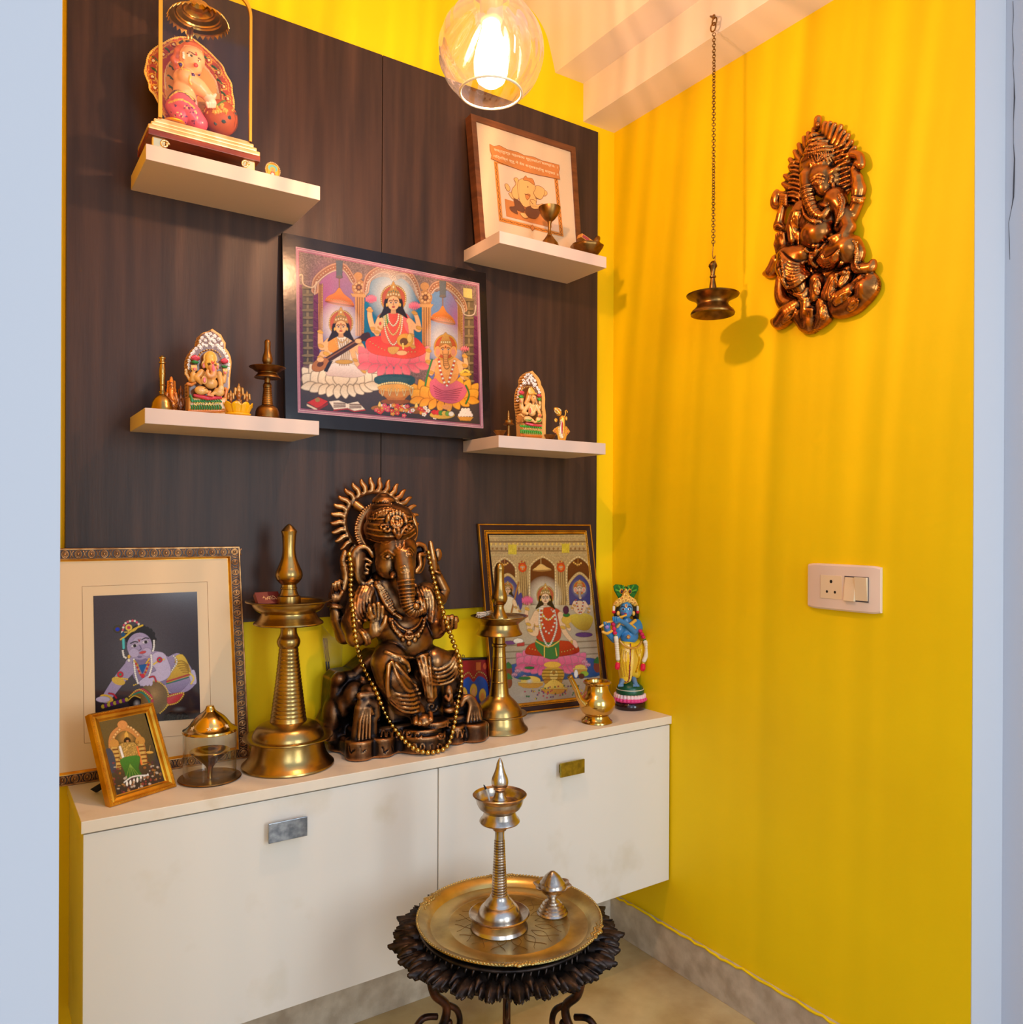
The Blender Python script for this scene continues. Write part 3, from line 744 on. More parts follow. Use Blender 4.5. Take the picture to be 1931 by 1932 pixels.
# ------------------------------------------------------------------ table, tray, silver lamp, incense holder
z4 = Zm(700, 1400, 3.632)
ZT = .488
TC = onZ(*z4.px(949, 1190), .5025); TC[2] = ZT
m = depth(TC)/CF/z4.k; rt = 638*m
t = thing('serving_tray', (TC[0], TC[1], ZT-.004), 'round engraved brass tray on the dark iron table', 'tray')
def wob(a, z, r): return 1.
mb = MB().lathe([(0, -.003), (rt*.80, -.003), (rt*.84, -.001), (rt*.9, .008), (rt*.955, .0125), (rt*.985, .0125), (rt*.995, .0145), (rt*.985, .0168), (rt*.965, .0168), (rt*.95, .0152)]+[(rt*.90, .0125), (rt*.865, .006), (rt*.845, .0015), (rt*.81, 0), (rt*.66, 0), (rt*.655, .0006), (rt*.645, .0006), (rt*.64, 0), (0, 0)], (0, 0, .004), 128)
o = mb.build('dish', TRAYM, t); sharp(o, 35)
mb = MB()
for k in range(170):
    a = 2*PI*k/170; mb.sphere((rt*.985*math.cos(a), rt*.985*math.sin(a), .0205), (.0030, .0030, .0022), 6, 4)
mb.build('beaded_rim', TRAYM, t)
for ang in (-118, -55, 62, 125):
    mb = MB(); a0 = math.radians(ang)
    for k in range(-7, 8):
        a = a0+k*.032; r_ = rt*(.985+.012*math.cos(k*1.6)); s_ = .0075*(1-abs(k)/10)
        mb.sphere((r_*math.cos(a), r_*math.sin(a), .0205), (s_, s_*.8, s_*.45), 8, 5)
        mb.sphere(((r_-.008)*math.cos(a+.015), (r_-.008)*math.sin(a+.015), .019), (s_*.6, s_*.6, s_*.35), 8, 5)
    mb.build('scroll_ornament', TRAYM, t)
# engraved scrolls on the tray floor
mb = MB()
for k in range(16):
    a = 2*PI*k/16
    for j in (-1, 1):
        pts = [((rt*(.28+.3*u_))*math.cos(a+j*.13*math.sin(u_*PI*1.5)), (rt*(.28+.3*u_))*math.sin(a+j*.13*math.sin(u_*PI*1.5)), .0041) for u_ in np.linspace(0, 1, 12)]
        mb.tube(pts, .0004, 4)
mb.build('engraving', M('engraved_line', (120, 86, 40), .5, .8), t)

lt, m, P, _ = lathe_thing('silver_oil_lamp', z4, 880, 1262, ZT, [
    ('base', [(0, 1262), (190, 1266), (197, 1258), (193, 1250)]+sm([(186, 1238), (184, 1215), (186, 1190)])+[(190, 1184), (206, 1176), (209, 1170), (200, 1166), (150, 1186)]+sm([(148, 1180), (140, 1150), (122, 1125), (104, 1112)])+[(104, 1106), (98, 1102)]+sm([(92, 1090), (72, 1068), (62, 1048), (56, 1042)])+[(0, 1040)], SILV),
    ('stem', [(0, 1045), (54, 1045)]+ridged(34, 668, 53, 1045, 21, 3.4)[::-1]+[(34, 665), (32, 630), (34, 606), (46, 600), (54, 584), (56, 572), (40, 566), (0, 566)], SILV),
    ('bowl', [(0, 538), (110, 540), (134, 548), (140, 538), (134, 526)]+sm([(120, 510), (112, 490), (108, 474)])+[(114, 466)]+sm([(140, 448), (156, 420), (164, 388)])+[(180, 366), (186, 358), (180, 354)]+sm([(162, 366), (150, 400), (120, 425), (0, 428)]), SILV),
    ('finial', [(0, 428), (66, 428), (58, 416), (60, 408), (50, 396), (52, 388), (42, 374)]+sm([(36, 355), (32, 338), (33, 328)])+[(42, 322), (42, 314)]+sm([(54, 300), (59, 275), (54, 245), (40, 212), (28, 175), (23, 148)])+[(19, 138)]+sm([(13, 124), (5, 110), (0, 106)]), SILV),
], 'slender silver oil lamp with a burnt wick, standing on the brass tray', 'oil lamp')
q = lambda x, y, d=0: z4.Y(x, y, P[1]+d)
t = thing('oil_wick', q(800, 395, -.016)-[0, 0, .01], 'burnt cotton wick lying in the silver lamp dish', 'wick')
MB().tube(crv([q(812, 398, -.016), q(805, 370, -.019), q(795, 335, -.022), q(787, 318, -.023)], 5), .0022, 8).build('cotton', M('cotton_grey', (190, 180, 168), .9), t, True)
MB().tube(crv([q(788, 320, -.023), q(782, 308, -.0235), q(774, 293, -.024)], 4), [.0024, .0024, .0022, .002, .0018, .0016, .0013, .001, .0008], 8).build('charred_tip', M('char', (30, 24, 22), .9), t, True)

def wavy(n, amp): return lambda a, z, r: 1+amp*math.cos(n*a)
lathe_thing('incense_holder', z4, 1244, 1166, ZT, [
    ('foot', [(0, 1166), (102, 1170), (108, 1162), (98, 1152), (96, 1144), (84, 1134), (82, 1124), (70, 1114), (68, 1104), (54, 1096), (52, 1088), (38, 1080), (28, 1070), (0, 1070)], SILV),
    ('cup', [(0, 1075), (30, 1070)]+sm([(40, 1050), (64, 1030), (78, 1010), (84, 990)])+[(84, 985)]+[(0, 984)], SILV),
    ('wavy_rim', [(84, 992), (104, 988), (124, 978), (126, 972), (120, 972), (100, 980), (82, 986)], SILV, wavy(8, .06)),
    ('lid', [(0, 992), (92, 992), (96, 984), (88, 972), (86, 962), (74, 950), (70, 940), (58, 928), (54, 918), (40, 906), (36, 900), (24, 893), (20, 888), (10, 884), (0, 884)], SILV),
], 'small silver incense holder with a ridged lid on the brass tray', 'incense holder', seg=64)

# cast iron table
IRON = M('cast_iron', (74, 58, 48), .42, .7, var=((34, 26, 23), 40, 5), bump=(70, .25))
ZI = .462; IC = onZ(*z4.px(912, 1315), ZI); m = depth(IC)/CF/z4.k; ri = 808*m
IC[:2] = IC[:2]*.5+TC[:2]*.5
t = thing('iron_side_table', (IC[0], IC[1], 0), 'round black cast iron side table with a leafy rim and scrolled legs', 'table')
mb = MB()
def leafmesh(mb, r0, r1, a, wd, z0_, z1_, nv=7):
    """one lobed acanthus leaf from radius r0 to r1 in direction a, raised mid rib"""
    L = []; 
    n = 11
    for i in range(n):
        u_ = i/(n-1); r_ = r0+(r1-r0)*u_; half = wd*(math.sin(PI*min(u_*.86+.08, 1))**.7)*(1+.0*u_)*(1-.18*(i % 3 == 2)); z_ = z0_+(z1_-z0_)*u_+.006*math.sin(u_*PI)
        row = []
        for k in range(nv):
            v_ = (k/(nv-1)-.5)*2; zz = z_+.0045*(1-abs(v_))-.004*abs(v_)**2+.0016*math.cos(v_*9); rr2 = r_-.014*abs(v_)*u_
            cx_, sx_ = math.cos(a), math.sin(a); row.append((rr2*cx_-v_*half*sx_, rr2*sx_+v_*half*cx_, zz))
        L.append(row)
    V = [p for row in L for p in row]; nn = len(V); V += [(p[0], p[1], p[2]-.005) for p in V]; Fc = []
    for i in range(n-1):
        for k in range(nv-1):
            a_, b_, c_, d_ = i*nv+k, i*nv+k+1, (i+1)*nv+k+1, (i+1)*nv+k
            Fc.append((a_, d_, c_, b_)); Fc.append((a_+nn, b_+nn, c_+nn, d_+nn))
    edge = [k for k in range(nv)]+[i*nv+nv-1 for i in range(1, n)]+[(n-1)*nv+k for k in range(nv-2, -1, -1)]+[i*nv for i in range(n-2, 0, -1)]
    for i in range(len(edge)): a_, b_ = edge[i], edge[(i+1) % len(edge)]; Fc.append((a_, b_, b_+nn, a_+nn))
    mb.put(V, Fc, 0, True)
mb.lathe([(0, -.006), (ri*.80, -.008), (ri*.83, -.012), (ri*.83, -.002), (ri*.78, .006), (ri*.72, .004), (0, .002)], (0, 0, ZI), 96)
NL = 26
o = mb.build('table_top', IRON, t); sharp(o, 40)
for k in range(NL):
    a = 2*PI*(k+.5)/NL; mb = MB(); leafmesh(mb, ri*.70, ri*(1.0 if k % 2 else .965), a, ri*.070, ZI+.002, ZI-.003+(.004 if k % 2 else 0))
    for s_ in (-1, 1): leafmesh(mb, ri*.78, ri*.95, a+s_*.075, ri*.036, ZI+.003, ZI-.001, 5)
    mb.tube([(r_*math.cos(a), r_*math.sin(a), ZI+.0095-.002*q_) for r_, q_ in ((ri*.74, 0), (ri*.84, 0), (ri*.95, 1.5))], .0016, 5); mb.build('rim_leaf', IRON, t)
mb = MB()
for k in range(NL):
    a = 2*PI*k/NL; mb2 = MB(); leafmesh(mb2, ri*.66, ri*.90, a, ri*.05, ZI+.008, ZI+.004, 5); mb.put(mb2.v, mb2.f, 0, True)
mb.build('inner_leaf_ring', IRON, t)
mb = MB()                                           # pierced skirt below the rim
for k in range(72):
    a = 2*PI*k/72; r_ = ri*.735
    mb.tube([(r_*math.cos(a), r_*math.sin(a), ZI+.001), (r_*.985*math.cos(a+.03), r_*.985*math.sin(a+.03), ZI+.022)], .0022, 6)
for zz, r_ in ((ZI+.022, ri*.725),): mb.tube([(r_*math.cos(a), r_*math.sin(a), zz) for a in np.linspace(0, 2*PI, 72, endpoint=False)], .0035, 8, closed=True)
mb.build('pierced_band', IRON, t)
for ang0 in (0, 120, 240):
    # direction measured from the far side of the table as seen
    a = math.radians(90-33.95+ang0); ca, sa = math.cos(a), math.sin(a)
    L = MB()
    def g(r_, z_, s_=0): return (r_*ca-s_*sa, r_*sa+s_*ca, z_)
    outer = crv([g(.150, ZI-.008), g(.168, ZI-.035), g(.160, ZI-.075), g(.135, ZI-.105), g(.142, ZI-.14), g(.168, ZI-.165), g(.178, ZI-.20), g(.160, ZI-.245), g(.150, ZI-.30), g(.165, ZI-.36), g(.19, ZI-.41), g(.205, .018)], 6)
    L.tube(outer, .0088, 8)
    L.tube(crv([g(.135, ZI-.008), g(.128, ZI-.04), g(.142, ZI-.07), g(.158, ZI-.055), g(.150, ZI-.03), g(.140, ZI-.045)], 6), .0064, 8)
    L.tube(crv([g(.138, ZI-.10), g(.112, ZI-.12), g(.106, ZI-.15), g(.125, ZI-.17), g(.140, ZI-.155), g(.130, ZI-.14)], 6), .0064, 8)
    L.tube(crv([g(.155, ZI-.12), g(.185, ZI-.115), g(.205, ZI-.14), g(.205, ZI-.175), g(.185, ZI-.19), g(.170, ZI-.175), g(.180, ZI-.16)], 6), .0064, 8)
    L.tube(crv([g(.150, ZI-.20), g(.125, ZI-.21), g(.12, ZI-.24), g(.140, ZI-.255), g(.150, ZI-.24)], 6), .0045, 8)
    for (r_, z_) in ((.15, .03), (.143, .045), (.13, .14), (.18, .16)): L.sphere(g(r_, ZI-z_), .0085, 10, 7)
    L.sphere(g(.207, .012), (.018, .018, .012), 12, 8)
    L.build('leg', M('cast_iron_copper', (92, 54, 34), .38, .85, var=((26, 19, 17), 26, 5), ramp=(.36, .62)), t)

# ------------------------------------------------------------------ glass oil lamp at the left of the worktop
z5 = Zm(100, 1020, 3.716)
GL = thin_glass('clear_glass', (.985, .985, .97), .02, edge=.5, base=.03)
t, m, P, _ = lathe_thing('glass_cased_lamp', z5, 1100, 1668, ZC, [
    ('saucer', [(0, 1676), (150, 1678), (200, 1668), (212, 1658), (208, 1652), (186, 1656), (160, 1664), (60, 1664), (0, 1662)], BRASS2),
    ('wick_cup', [(0, 1664), (18, 1664), (16, 1640)]+sm([(18, 1600), (34, 1570), (70, 1535), (100, 1510), (122, 1490), (132, 1478)])+[(136, 1472), (132, 1468)]+sm([(112, 1480), (90, 1496), (50, 1515), (0, 1520)]), BRASS3),
    ('glass_chimney', [(176, 1662), (177, 1660), (178, 1330), (175, 1330), (173, 1660)], GL),
    ('lid', [(182, 1336), (184, 1330), (180, 1318)]+sm([(160, 1308), (140, 1290), (118, 1260), (92, 1230), (60, 1205), (40, 1190), (28, 1170)])+[(26, 1160), (22, 1156), (8, 1158), (0, 1160)], BRASS3),
], 'small brass lamp with glass cylinder and domed lid beside the gold frame', 'oil lamp')
mb = MB()
for k in range(7):
    a = 2*PI*(k+.3)/7-1.2; r_ = 139*m; c_ = np.array([r_*math.cos(a), r_*math.sin(a), (1668-1290)*m]); nrm = np.array([math.cos(a)*.75, math.sin(a)*.75, .66]); tx = np.array([-math.sin(a), math.cos(a), 0]); ty = np.cross(nrm, tx)
    pts = []
    for j in range(10): q = (.0065 if j % 2 == 0 else .0028); b_ = PI/2+j*PI/5; pts.append(c_+nrm*.0012+tx*q*math.cos(b_)+ty*q*math.sin(b_))
    MB().prism(pts, nrm*.0006).build('star_cutout', M('pale_cutout', (228, 200, 160), .6), t)

# ------------------------------------------------------------------ hanging lamp on its chain
z6 = Zm(1280, 0, 2.683)
hx = 1.566
def H(x, y): return z6.X(x, y, hx)
top = z6.X(180, 95, 1.5855)
P = H(175, 1590); mh = depth(P)/CF/z6.k
t = thing('hanging_oil_lamp', (P[0], P[1], P[2]), 'bronze hanging oil lamp on a chain below the white beam', 'hanging lamp')
def hl(nm, prof, mt):
    o = MB().lathe([(r*mh, (1590-y)*mh) for r, y in prof], seg=56).build(nm, mt, t); sharp(o, 30); return o
hl('dish', [(0, 1560), (60, 1562), (100, 1590), (108, 1594), (110, 1586), (104, 1574)]+sm([(90, 1562), (78, 1545), (80, 1530), (92, 1518), (110, 1508)])+[(128, 1500), (132, 1494), (126, 1492), (105, 1502), (70, 1510), (0, 1512)], BRASS2)
hl('handle', [(0, 1512), (24, 1500), (26, 1480), (20, 1476), (18, 1450), (13, 1425), (11, 1410), (16, 1404), (16, 1398), (11, 1394), (11, 1380), (14, 1362), (22, 1348), (20, 1338), (0, 1336)], BRASS2)
MB().tube([(P[0]-P[0], mh*17*math.cos(a), (1590-1338)*mh+mh*14*math.sin(a)) for a in np.linspace(0, 2*PI, 18, endpoint=False)], mh*4.5, 8, closed=True).build('eyelet', BRASS2, t)
MB().tube(crv([H(176, 1335), H(186, 1320), H(188, 1295), H(180, 1310), H(174, 1290), H(176, 1262), H(180, 1240)], 6), .0012, 6).build('wire_hook', BRASS2, t, True)
# chain of oval links
mb = MB(); A = H(178, 1245); B = H(182, 168); n = 78
for i in range(n):
    c_ = A+(B-A)*(i+.5)/n; L_ = np.linalg.norm(B-A)/n*.84; tw = 0.6+(i % 2)*PI/2+i*.04
    pts = [c_+np.array([math.cos(tw), math.sin(tw), 0])*.0042*math.cos(a)+np.array([0, 0, 1])*L_*math.sin(a)*.75 for a in np.linspace(0, 2*PI, 10, endpoint=False)]
    mb.tube(pts, .00115, 5, closed=True)
mb.build('chain', BRASS2, t, True)
mb = MB()
for (x, y, r_) in ((184, 108, 15), (178, 138, 17)):
    a0 = H(x, y); mb.tube([a0+np.array([0, mh*r_*math.cos(a), mh*r_*1.25*math.sin(a)]) for a in np.linspace(0, 2*PI, 20, endpoint=False)], .0019, 8, closed=True)
mb.build('ring_link', BRASS2, t, True)
mb = MB().tube(crv([top+[.0, 0, .005], top+[-.012, 0, .002], H(184, 92)], 5), .0022, 8); mb.sphere(top+[-.001, 0, .005], (.002, .006, .006), 10, 6)
mb.build('ceiling_hook', BRASS2, t, True)

# ------------------------------------------------------------------ pendant lamp
GLOBEM = thin_glass('fluted_glass', (1.0, .84, .78), .06, edge=.95, base=.14, p=2.2)  # peach tint stands in for the ceiling the clear glass would refract
nt = GLOBEM.node_tree
tl = nt.nodes.new('ShaderNodeBsdfTranslucent'); tl.inputs[0].default_value = (1, .93, .93, 1); mx2 = nt.nodes.new('ShaderNodeMixShader'); mx2.inputs[0].default_value = .005
mo = nt.nodes['Material Output']; src = mo.inputs[0].links[0].from_socket; nt.links.new(src, mx2.inputs[1]); nt.links.new(tl.outputs[0], mx2.inputs[2]); nt.links.new(mx2.outputs[0], mo.inputs[0])
t = thing('pendant_lamp', (GLOBE[0], GLOBE[1], GLOBE[2]-.1), 'clear fluted glass globe pendant lamp with a glowing bulb', 'pendant lamp')
mg = depth(GLOBE)/CF; Rg = 98.5*mg
gc = onY(927, 96, GLOBE[1])
def flute(a, z, r): return 1+.012*math.cos(18*(a+z*3.2))
prof = []
th1 = math.asin(58/98.5)
for i in range(40):
    th = PI-th1-(PI-th1-.35)*i/39; prof.append((Rg*math.sin(th), Rg*math.cos(th)))
low = prof[0]
V = MB().lathe(prof, (0, 0, 0), 144, rfun=flute); 
V.xf(lambda p: p+(gc-np.array(t.location)))
g_ = V.build('glass_globe', GLOBEM, t)
MB().tube([(low[0]*math.cos(a), low[0]*math.sin(a), low[1]) for a in np.linspace(0, 2*PI, 64, endpoint=False)], .0022, 8, closed=True).xf(lambda p: p+(gc-np.array(t.location))).build('glass_lip', M('bright_glass', (255, 240, 215), .1, emit=None, spec=1.0), t)
off = gc-np.array(t.location)
# bulb: lets its light through and glows
bm_ = bpy.data.materials.new('glowing_bulb'); bm_.use_nodes = True; nt = bm_.node_tree; nt.nodes.remove(nt.nodes['Principled BSDF'])
e1 = nt.nodes.new('ShaderNodeEmission'); e1.inputs[0].default_value = (1, .80, .52, 1); e1.inputs[1].default_value = 7.
t1 = nt.nodes.new('ShaderNodeBsdfTransparent'); ad = nt.nodes.new('ShaderNodeAddShader')
nt.links.new(e1.outputs[0], ad.inputs[0]); nt.links.new(t1.outputs[0], ad.inputs[1]); nt.links.new(ad.outputs[0], nt.nodes['Material Output'].inputs[0])
bl = [(0, -.062), (.012, -.060), (.021, -.052), (.026, -.038), (.027, -.02), (.024, 0), (.019, .02), (.015, .035), (.0135, .05), (.0135, .055)]
MB().lathe([(a*1.22, b*1.1) for a, b in bl], tuple(off), 32).build('bulb', bm_, t)
SOCK = M('lamp_socket', (196, 150, 96), .3, .9)
MB().lathe([(0, .052), (.02, .052), (.022, .06), (.022, .10), (.028, .105), (.036, .108), (.036, .125), (.012, .135), (0, .135)], tuple(off), 40).build('socket', SOCK, t)
zt = 2.925-t.location.z
MB().tube([(off[0], off[1], off[2]+.13), (off[0], off[1], zt-.02)], .003, 8).build('cord', M('lamp_cord', (60, 50, 44), .6), t)
MB().lathe([(0, -.03), (.045, -.03), (.05, -.02), (.05, 0), (0, 0)], (off[0], off[1], zt), 40).build('ceiling_rose', SOCK, t)
# ------------------------------------------------------------------ the big copper coloured elephant headed statue
COPPER = M('antique_copper', (206, 154, 98), .3, .92, wear=((38, 28, 26), -.09, .18, .18), var=((176, 116, 66), 18, 4), bump=(140, .12))
zg = Zm(560, 880, 3.33)
KG = .000397                                   # metres per crop pixel here
def G(x, y, Y): return zg.Y(x, y, Y)
def GL_(pts): return np.array([G(*p) for p in pts])
def Gs(S, pts, out=0., df=1.80):
    """points laid on the sculpted surface"""
    r = []
    for p in pts:
        q = S.surf(*zg.px(p[0], p[1]), out=0.0, default=df); d = ray(*zg.px(p[0], p[1])); r.append(q-d/np.linalg.norm(d)*out)
    return np.array(r)
GB = G(690, 1830, 1.78)
st = thing('elephant_god_statue', (.93, 1.85, ZC), 'large copper coloured seated elephant headed statue with a sun halo', 'statue')

# --- throne and plinth
B = Sculpt((.70, 1.72, ZC-.004), (1.19, 1.972, 1.02), .002)
B.k = .008
zb1 = ZC
def bw(x, y, Y): return G(x, y, Y)[0]
B.box((.938, 1.868, ZC+.022), (.192, .084, .022), .008)
B.box((.942, 1.875, ZC+.05), (.172, .075, .016), .008)
for (x, y_, rr) in ((.772, 1.805, .034), (.828, 1.798, .030), (1.085, 1.797, .036), (1.03, 1.795, .024), (.765, 1.90, .032), (1.10, 1.90, .03)): B.cyl((x, y_, ZC+.024), rr, .024, .006)
B.cyl((.935, 1.800, ZC+.022), .062, .022, .006); B.cyl((.935, 1.800, ZC+.050), .052, .008, .004, k=.004)
B.cyl((.962, 1.795, ZC+.064), .044, .008, .004, k=.004)
# throne body
B.box((.925, 1.905, ZC+.11), (.135, .052, .075), .02)
B.box((1.00, 1.89, ZC+.12), (.09, .045, .055), .015)
_p = [G(*q)[[0, 2]] for q in ((200, 1330, 1.90), (240, 1285, 1.90), (330, 1270, 1.90), (470, 1150, 1.90), (620, 1150, 1.90), (620, 1720, 1.90), (170, 1720, 1.90), (150, 1610, 1.90), (185, 1540, 1.90))]
B.plate(_p, 'X', 1.868, 1.952, None, 'X', rnd=.016)
B.ell(G(265, 1335, 1.875), .016); B.ell(G(360, 1440, 1.86), (.03, .025, .035)); B.ell(G(290, 1500, 1.87), (.02, .02, .03))
B.ell(G(215, 1560, 1.89), (.02, .03, .04))
# left arm block with curl
B.box((.935, 1.868, ZC+.105), (.085, .05, .075), .02); B.box((.938, 1.868, ZC+.035), (.172, .068, .030), .006)
B.box(G(430, 1590, 1.82), (.022, .030, .046), .01); B.ell(G(450, 1400, 1.82), (.018, .02, .012))
B.poly(GL_([(370, 1720, 1.80), (385, 1620, 1.80), (400, 1520, 1.80), (440, 1480, 1.80), (490, 1500, 1.80), (500, 1560, 1.80), (475, 1590, 1.80)]), [.012, .013, .014, .014, .012, .010, .007])
for i in range(4): B.poly(GL_([(390+i*22, 1725, 1.787), (400+i*20, 1600, 1.787), (425+i*12, 1520, 1.788), (460+i*6, 1510+i*14, 1.79)]), .0035, k=.002)
B.poly(GL_([(400, 1440, 1.80), (490, 1430, 1.80)]), .009); B.poly(GL_([(405, 1480, 1.80), (495, 1470, 1.80)]), .008)
# right arm scroll
B.box(G(1000, 1560, 1.85), (.03, .04, .045), .01)
R_ = [(1040, 1440, 1.81), (1100, 1440, 1.81), (1130, 1500, 1.81), (1140, 1580, 1.80), (1170, 1620, 1.80)]
for i in range(5):
    B.poly(crv(GL_([(1035+i*4, 1500-i*12, 1.80), (1060+i*8, 1460-i*4, 1.797), (1090+i*10, 1500, 1.795), (1075+i*20, 1600, 1.79), (1080+i*28, 1640-i*4, 1.785)]), 5), .0055, k=.003)
B.ell(G(1100, 1560, 1.84), (.03, .03, .04)); B.ell(G(1050, 1480, 1.83), (.02, .03, .02))
# ornamental bands, spirals
for (cx_, cy_, r_) in ((850, 1510, 34), (760, 1690, 26), (700, 1680, 24), (905, 1690, 26), (960, 1620, 22)):
    B.poly(Gs(B, [(cx_+r_*(1-a/9)*math.cos(a), cy_+r_*(1-a/9)*math.sin(a)) for a in np.linspace(0, 7.5, 22)], .000), .0026, k=.0015)
for x in list(range(530, 700, 34))+list(range(980, 1060, 30)):
    B.poly(Gs(B, [(x, 1700), (x+8, 1660), (x+22, 1660), (x+28, 1700)], 0), .0025, k=.0015)
for x in (740, 790, 850, 900): B.poly(Gs(B, [(x+12*math.cos(a), 1765+22*math.sin(a)) for a in np.linspace(0, 2*PI, 12)], 0), .0018, k=.001)
for x in (330, 400, 540, 600, 1010, 1110, 1170):
    B.poly(Gs(B, [(x, 1760), (x+10, 1800), (x+34, 1780)], 0), .0014, k=.001, mode='cut')
# little mouse beside the foot
B.ell(G(950, 1470, 1.80), (.014, .014, .020)); B.ell(G(955, 1415, 1.795), (.010, .010, .011)); B.ell(G(957, 1395, 1.797), (.006, .006, .009))
B.poly(GL_([(935, 1450, 1.79), (955, 1470, 1.78), (970, 1440, 1.785)]), .0045); B.ell(G(960, 1530, 1.79), (.016, .012, .009))
B.D[:, :, :int(math.ceil((ZC+.0003-B.lo[2])/B.h))] = .05
THR = M('dark_copper_patina', (186, 132, 84), .36, .9, wear=((32, 25, 25), -.03, .26, .2), var=((150, 96, 56), 18, 4), bump=(120, .25))
base = link('throne_base', B.mesh(), THR, st, True)

# --- figure
S = Sculpt((.72, 1.70, .80), (1.125, 1.955, 1.345), .0017)
S.k = .010
S.ell(G(690, 1090, 1.845), (.070, .058, .052)); S.ell(G(620, 900, 1.868), (.080, .045, .058)); S.ell(G(650, 1010, 1.85), (.07, .052, .05))
S.ell(G(425, 835, 1.872), (.042, .040, .046)); S.ell(G(810, 835, 1.870), (.038, .038, .046)); S.ell(G(640, 860, 1.850), (.066, .042, .050))
# thighs, knees, hanging cloth
S.poly(GL_([(600, 1190, 1.865), (575, 1230, 1.80), (600, 1330, 1.785), (670, 1480, 1.79), (750, 1540, 1.79)]), [.047, .043, .040, .034, .020])
S.ell(G(590, 1255, 1.788), (.038, .034, .040))
S.poly(GL_([(750, 1190, 1.86), (860, 1220, 1.82), (965, 1245, 1.815)]), [.042, .037, .031])
S.poly(GL_([(965, 1265, 1.82), (870, 1310, 1.815), (780, 1300, 1.82)]), [.026, .022, .018])
S.ell(G(975, 1235, 1.822), (.025, .026, .034))
S.poly(GL_([(800, 1210, 1.80), (815, 1330, 1.795), (840, 1460, 1.795)]), [.012, .014, .012]); S.poly(GL_([(835, 1330, 1.80), (860, 1400, 1.795), (868, 1440, 1.795)]), [.008, .009, .007])
# foot
S.poly(GL_([(750, 1530, 1.795), (770, 1590, 1.785), (800, 1600, 1.768)]), [.020, .022, .018])
for i, (x, y) in enumerate(((748, 1612), (772, 1618), (797, 1618), (820, 1610), (842, 1595))): S.poly(GL_([(x-3, y-40, 1.772), (x, y-4, 1.756)]), [.0075, .0068], k=.003)
# head
S.ell(G(610, 530, 1.835), (.052, .050, .056)); S.ell(G(665, 520, 1.825), (.036, .036, .04)); S.ell(G(575, 620, 1.825), (.032, .032, .034)); S.ell(G(690, 610, 1.835), (.022, .03, .03))
S.ell(G(560, 760, 1.86), (.045, .035, .05))
TR = [(662, 560, 1.796), (675, 640, 1.783), (685, 720, 1.777), (693, 800, 1.773), (700, 860, 1.770), (725, 905, 1.766), (765, 905, 1.764), (788, 880, 1.763), (778, 850, 1.764), (755, 855, 1.765)]
trp = crv(GL_(TR), 6)
S.poly(trp, np.interp(np.linspace(0, 9, len(trp)), range(10), [.026, .024, .022, .0185, .017, .0165, .0125, .009, .0075, .0075]), k=.007)
S.ell(G(750, 878, 1.752), .0085, k=.003)
# tusk, mouth
S.poly(GL_([(610, 680, 1.79), (600, 695, 1.778)]), [.009, .004], k=.004)
# ears
S.ell(G(422, 620, 1.862), (.031, .011, .050), rot=(0, 8, 25)); S.ell(G(400, 570, 1.862), (.026, .011, .030), rot=(0, 0, 20))
S.poly(crv(GL_([(480, 560, 1.845), (440, 510, 1.85), (385, 515, 1.855), (352, 560, 1.858), (358, 630, 1.858), (385, 700, 1.858), (430, 740, 1.855), (470, 720, 1.85)]), 5), .0065, k=.004)
S.poly(crv(GL_([(470, 600, 1.85), (430, 580, 1.852), (400, 610, 1.855), (410, 660, 1.855), (445, 670, 1.852)]), 5), .0045, k=.003)
S.poly(crv(GL_([(460, 620, 1.85), (440, 615, 1.85), (430, 635, 1.852), (450, 650, 1.85)]), 4), .0035, k=.002)
S.ell(G(765, 580, 1.868), (.019, .009, .040), rot=(0, 0, -20))
S.poly(crv(GL_([(725, 520, 1.85), (760, 488, 1.852), (800, 500, 1.855), (805, 545, 1.858), (770, 560, 1.855), (775, 620, 1.855), (750, 660, 1.852)]), 5), .0065, k=.004)
# arms
cuff = lambda c, r, t_: None
S.poly(GL_([(430, 850, 1.885), (330, 960, 1.89), (300, 1060, 1.885)]), [.026, .024, .020])
S.poly(GL_([(300, 1060, 1.885), (255, 960, 1.88), (235, 880, 1.878)]), [.021, .017, .012])
S.ell(G(238, 820, 1.872), (.018, .013, .018))
for i, (x, y) in enumerate(((200, 770), (215, 745), (238, 730), (260, 722))): S.poly(crv(GL_([(x+12, y+55, 1.868), (x+2, y+25, 1.858), (x+8, y, 1.858), (x+18, y+8, 1.866)]), 3), .0052, k=.002)
S.poly(GL_([(262, 830, 1.865), (285, 790, 1.860)]), [.006, .005], k=.003)
S.poly(crv(GL_([(285, 800, 1.868), (305, 700, 1.868), (300, 640, 1.868), (290, 590, 1.868), (302, 540, 1.868)]), 4), [.0065, .009, .010, .008, .007], k=.004)
S.poly(GL_([(400, 850, 1.86), (345, 990, 1.835), (370, 1070, 1.805)]), [.030, .026, .022])
S.poly(GL_([(370, 1075, 1.805), (430, 1065, 1.785), (490, 1040, 1.77)]), [.021, .017, .012])
S.ell(G(505, 1000, 1.765), (.019, .008, .023))
for (a, b, c) in (((478, 970), (465, 925), (458, 893)), ((492, 962), (486, 905), (484, 870)), ((510, 960), (512, 900), (512, 862)), ((528, 965), (536, 915), (538, 885))):
    S.poly(GL_([(a[0], a[1], 1.764), (b[0], b[1], 1.762), (c[0], c[1], 1.758)]), [.0062, .0058, .0048], k=.002)
S.poly(GL_([(525, 1020, 1.762), (550, 985, 1.757), (560, 945, 1.755)]), [.0075, .0065, .0045], k=.003)
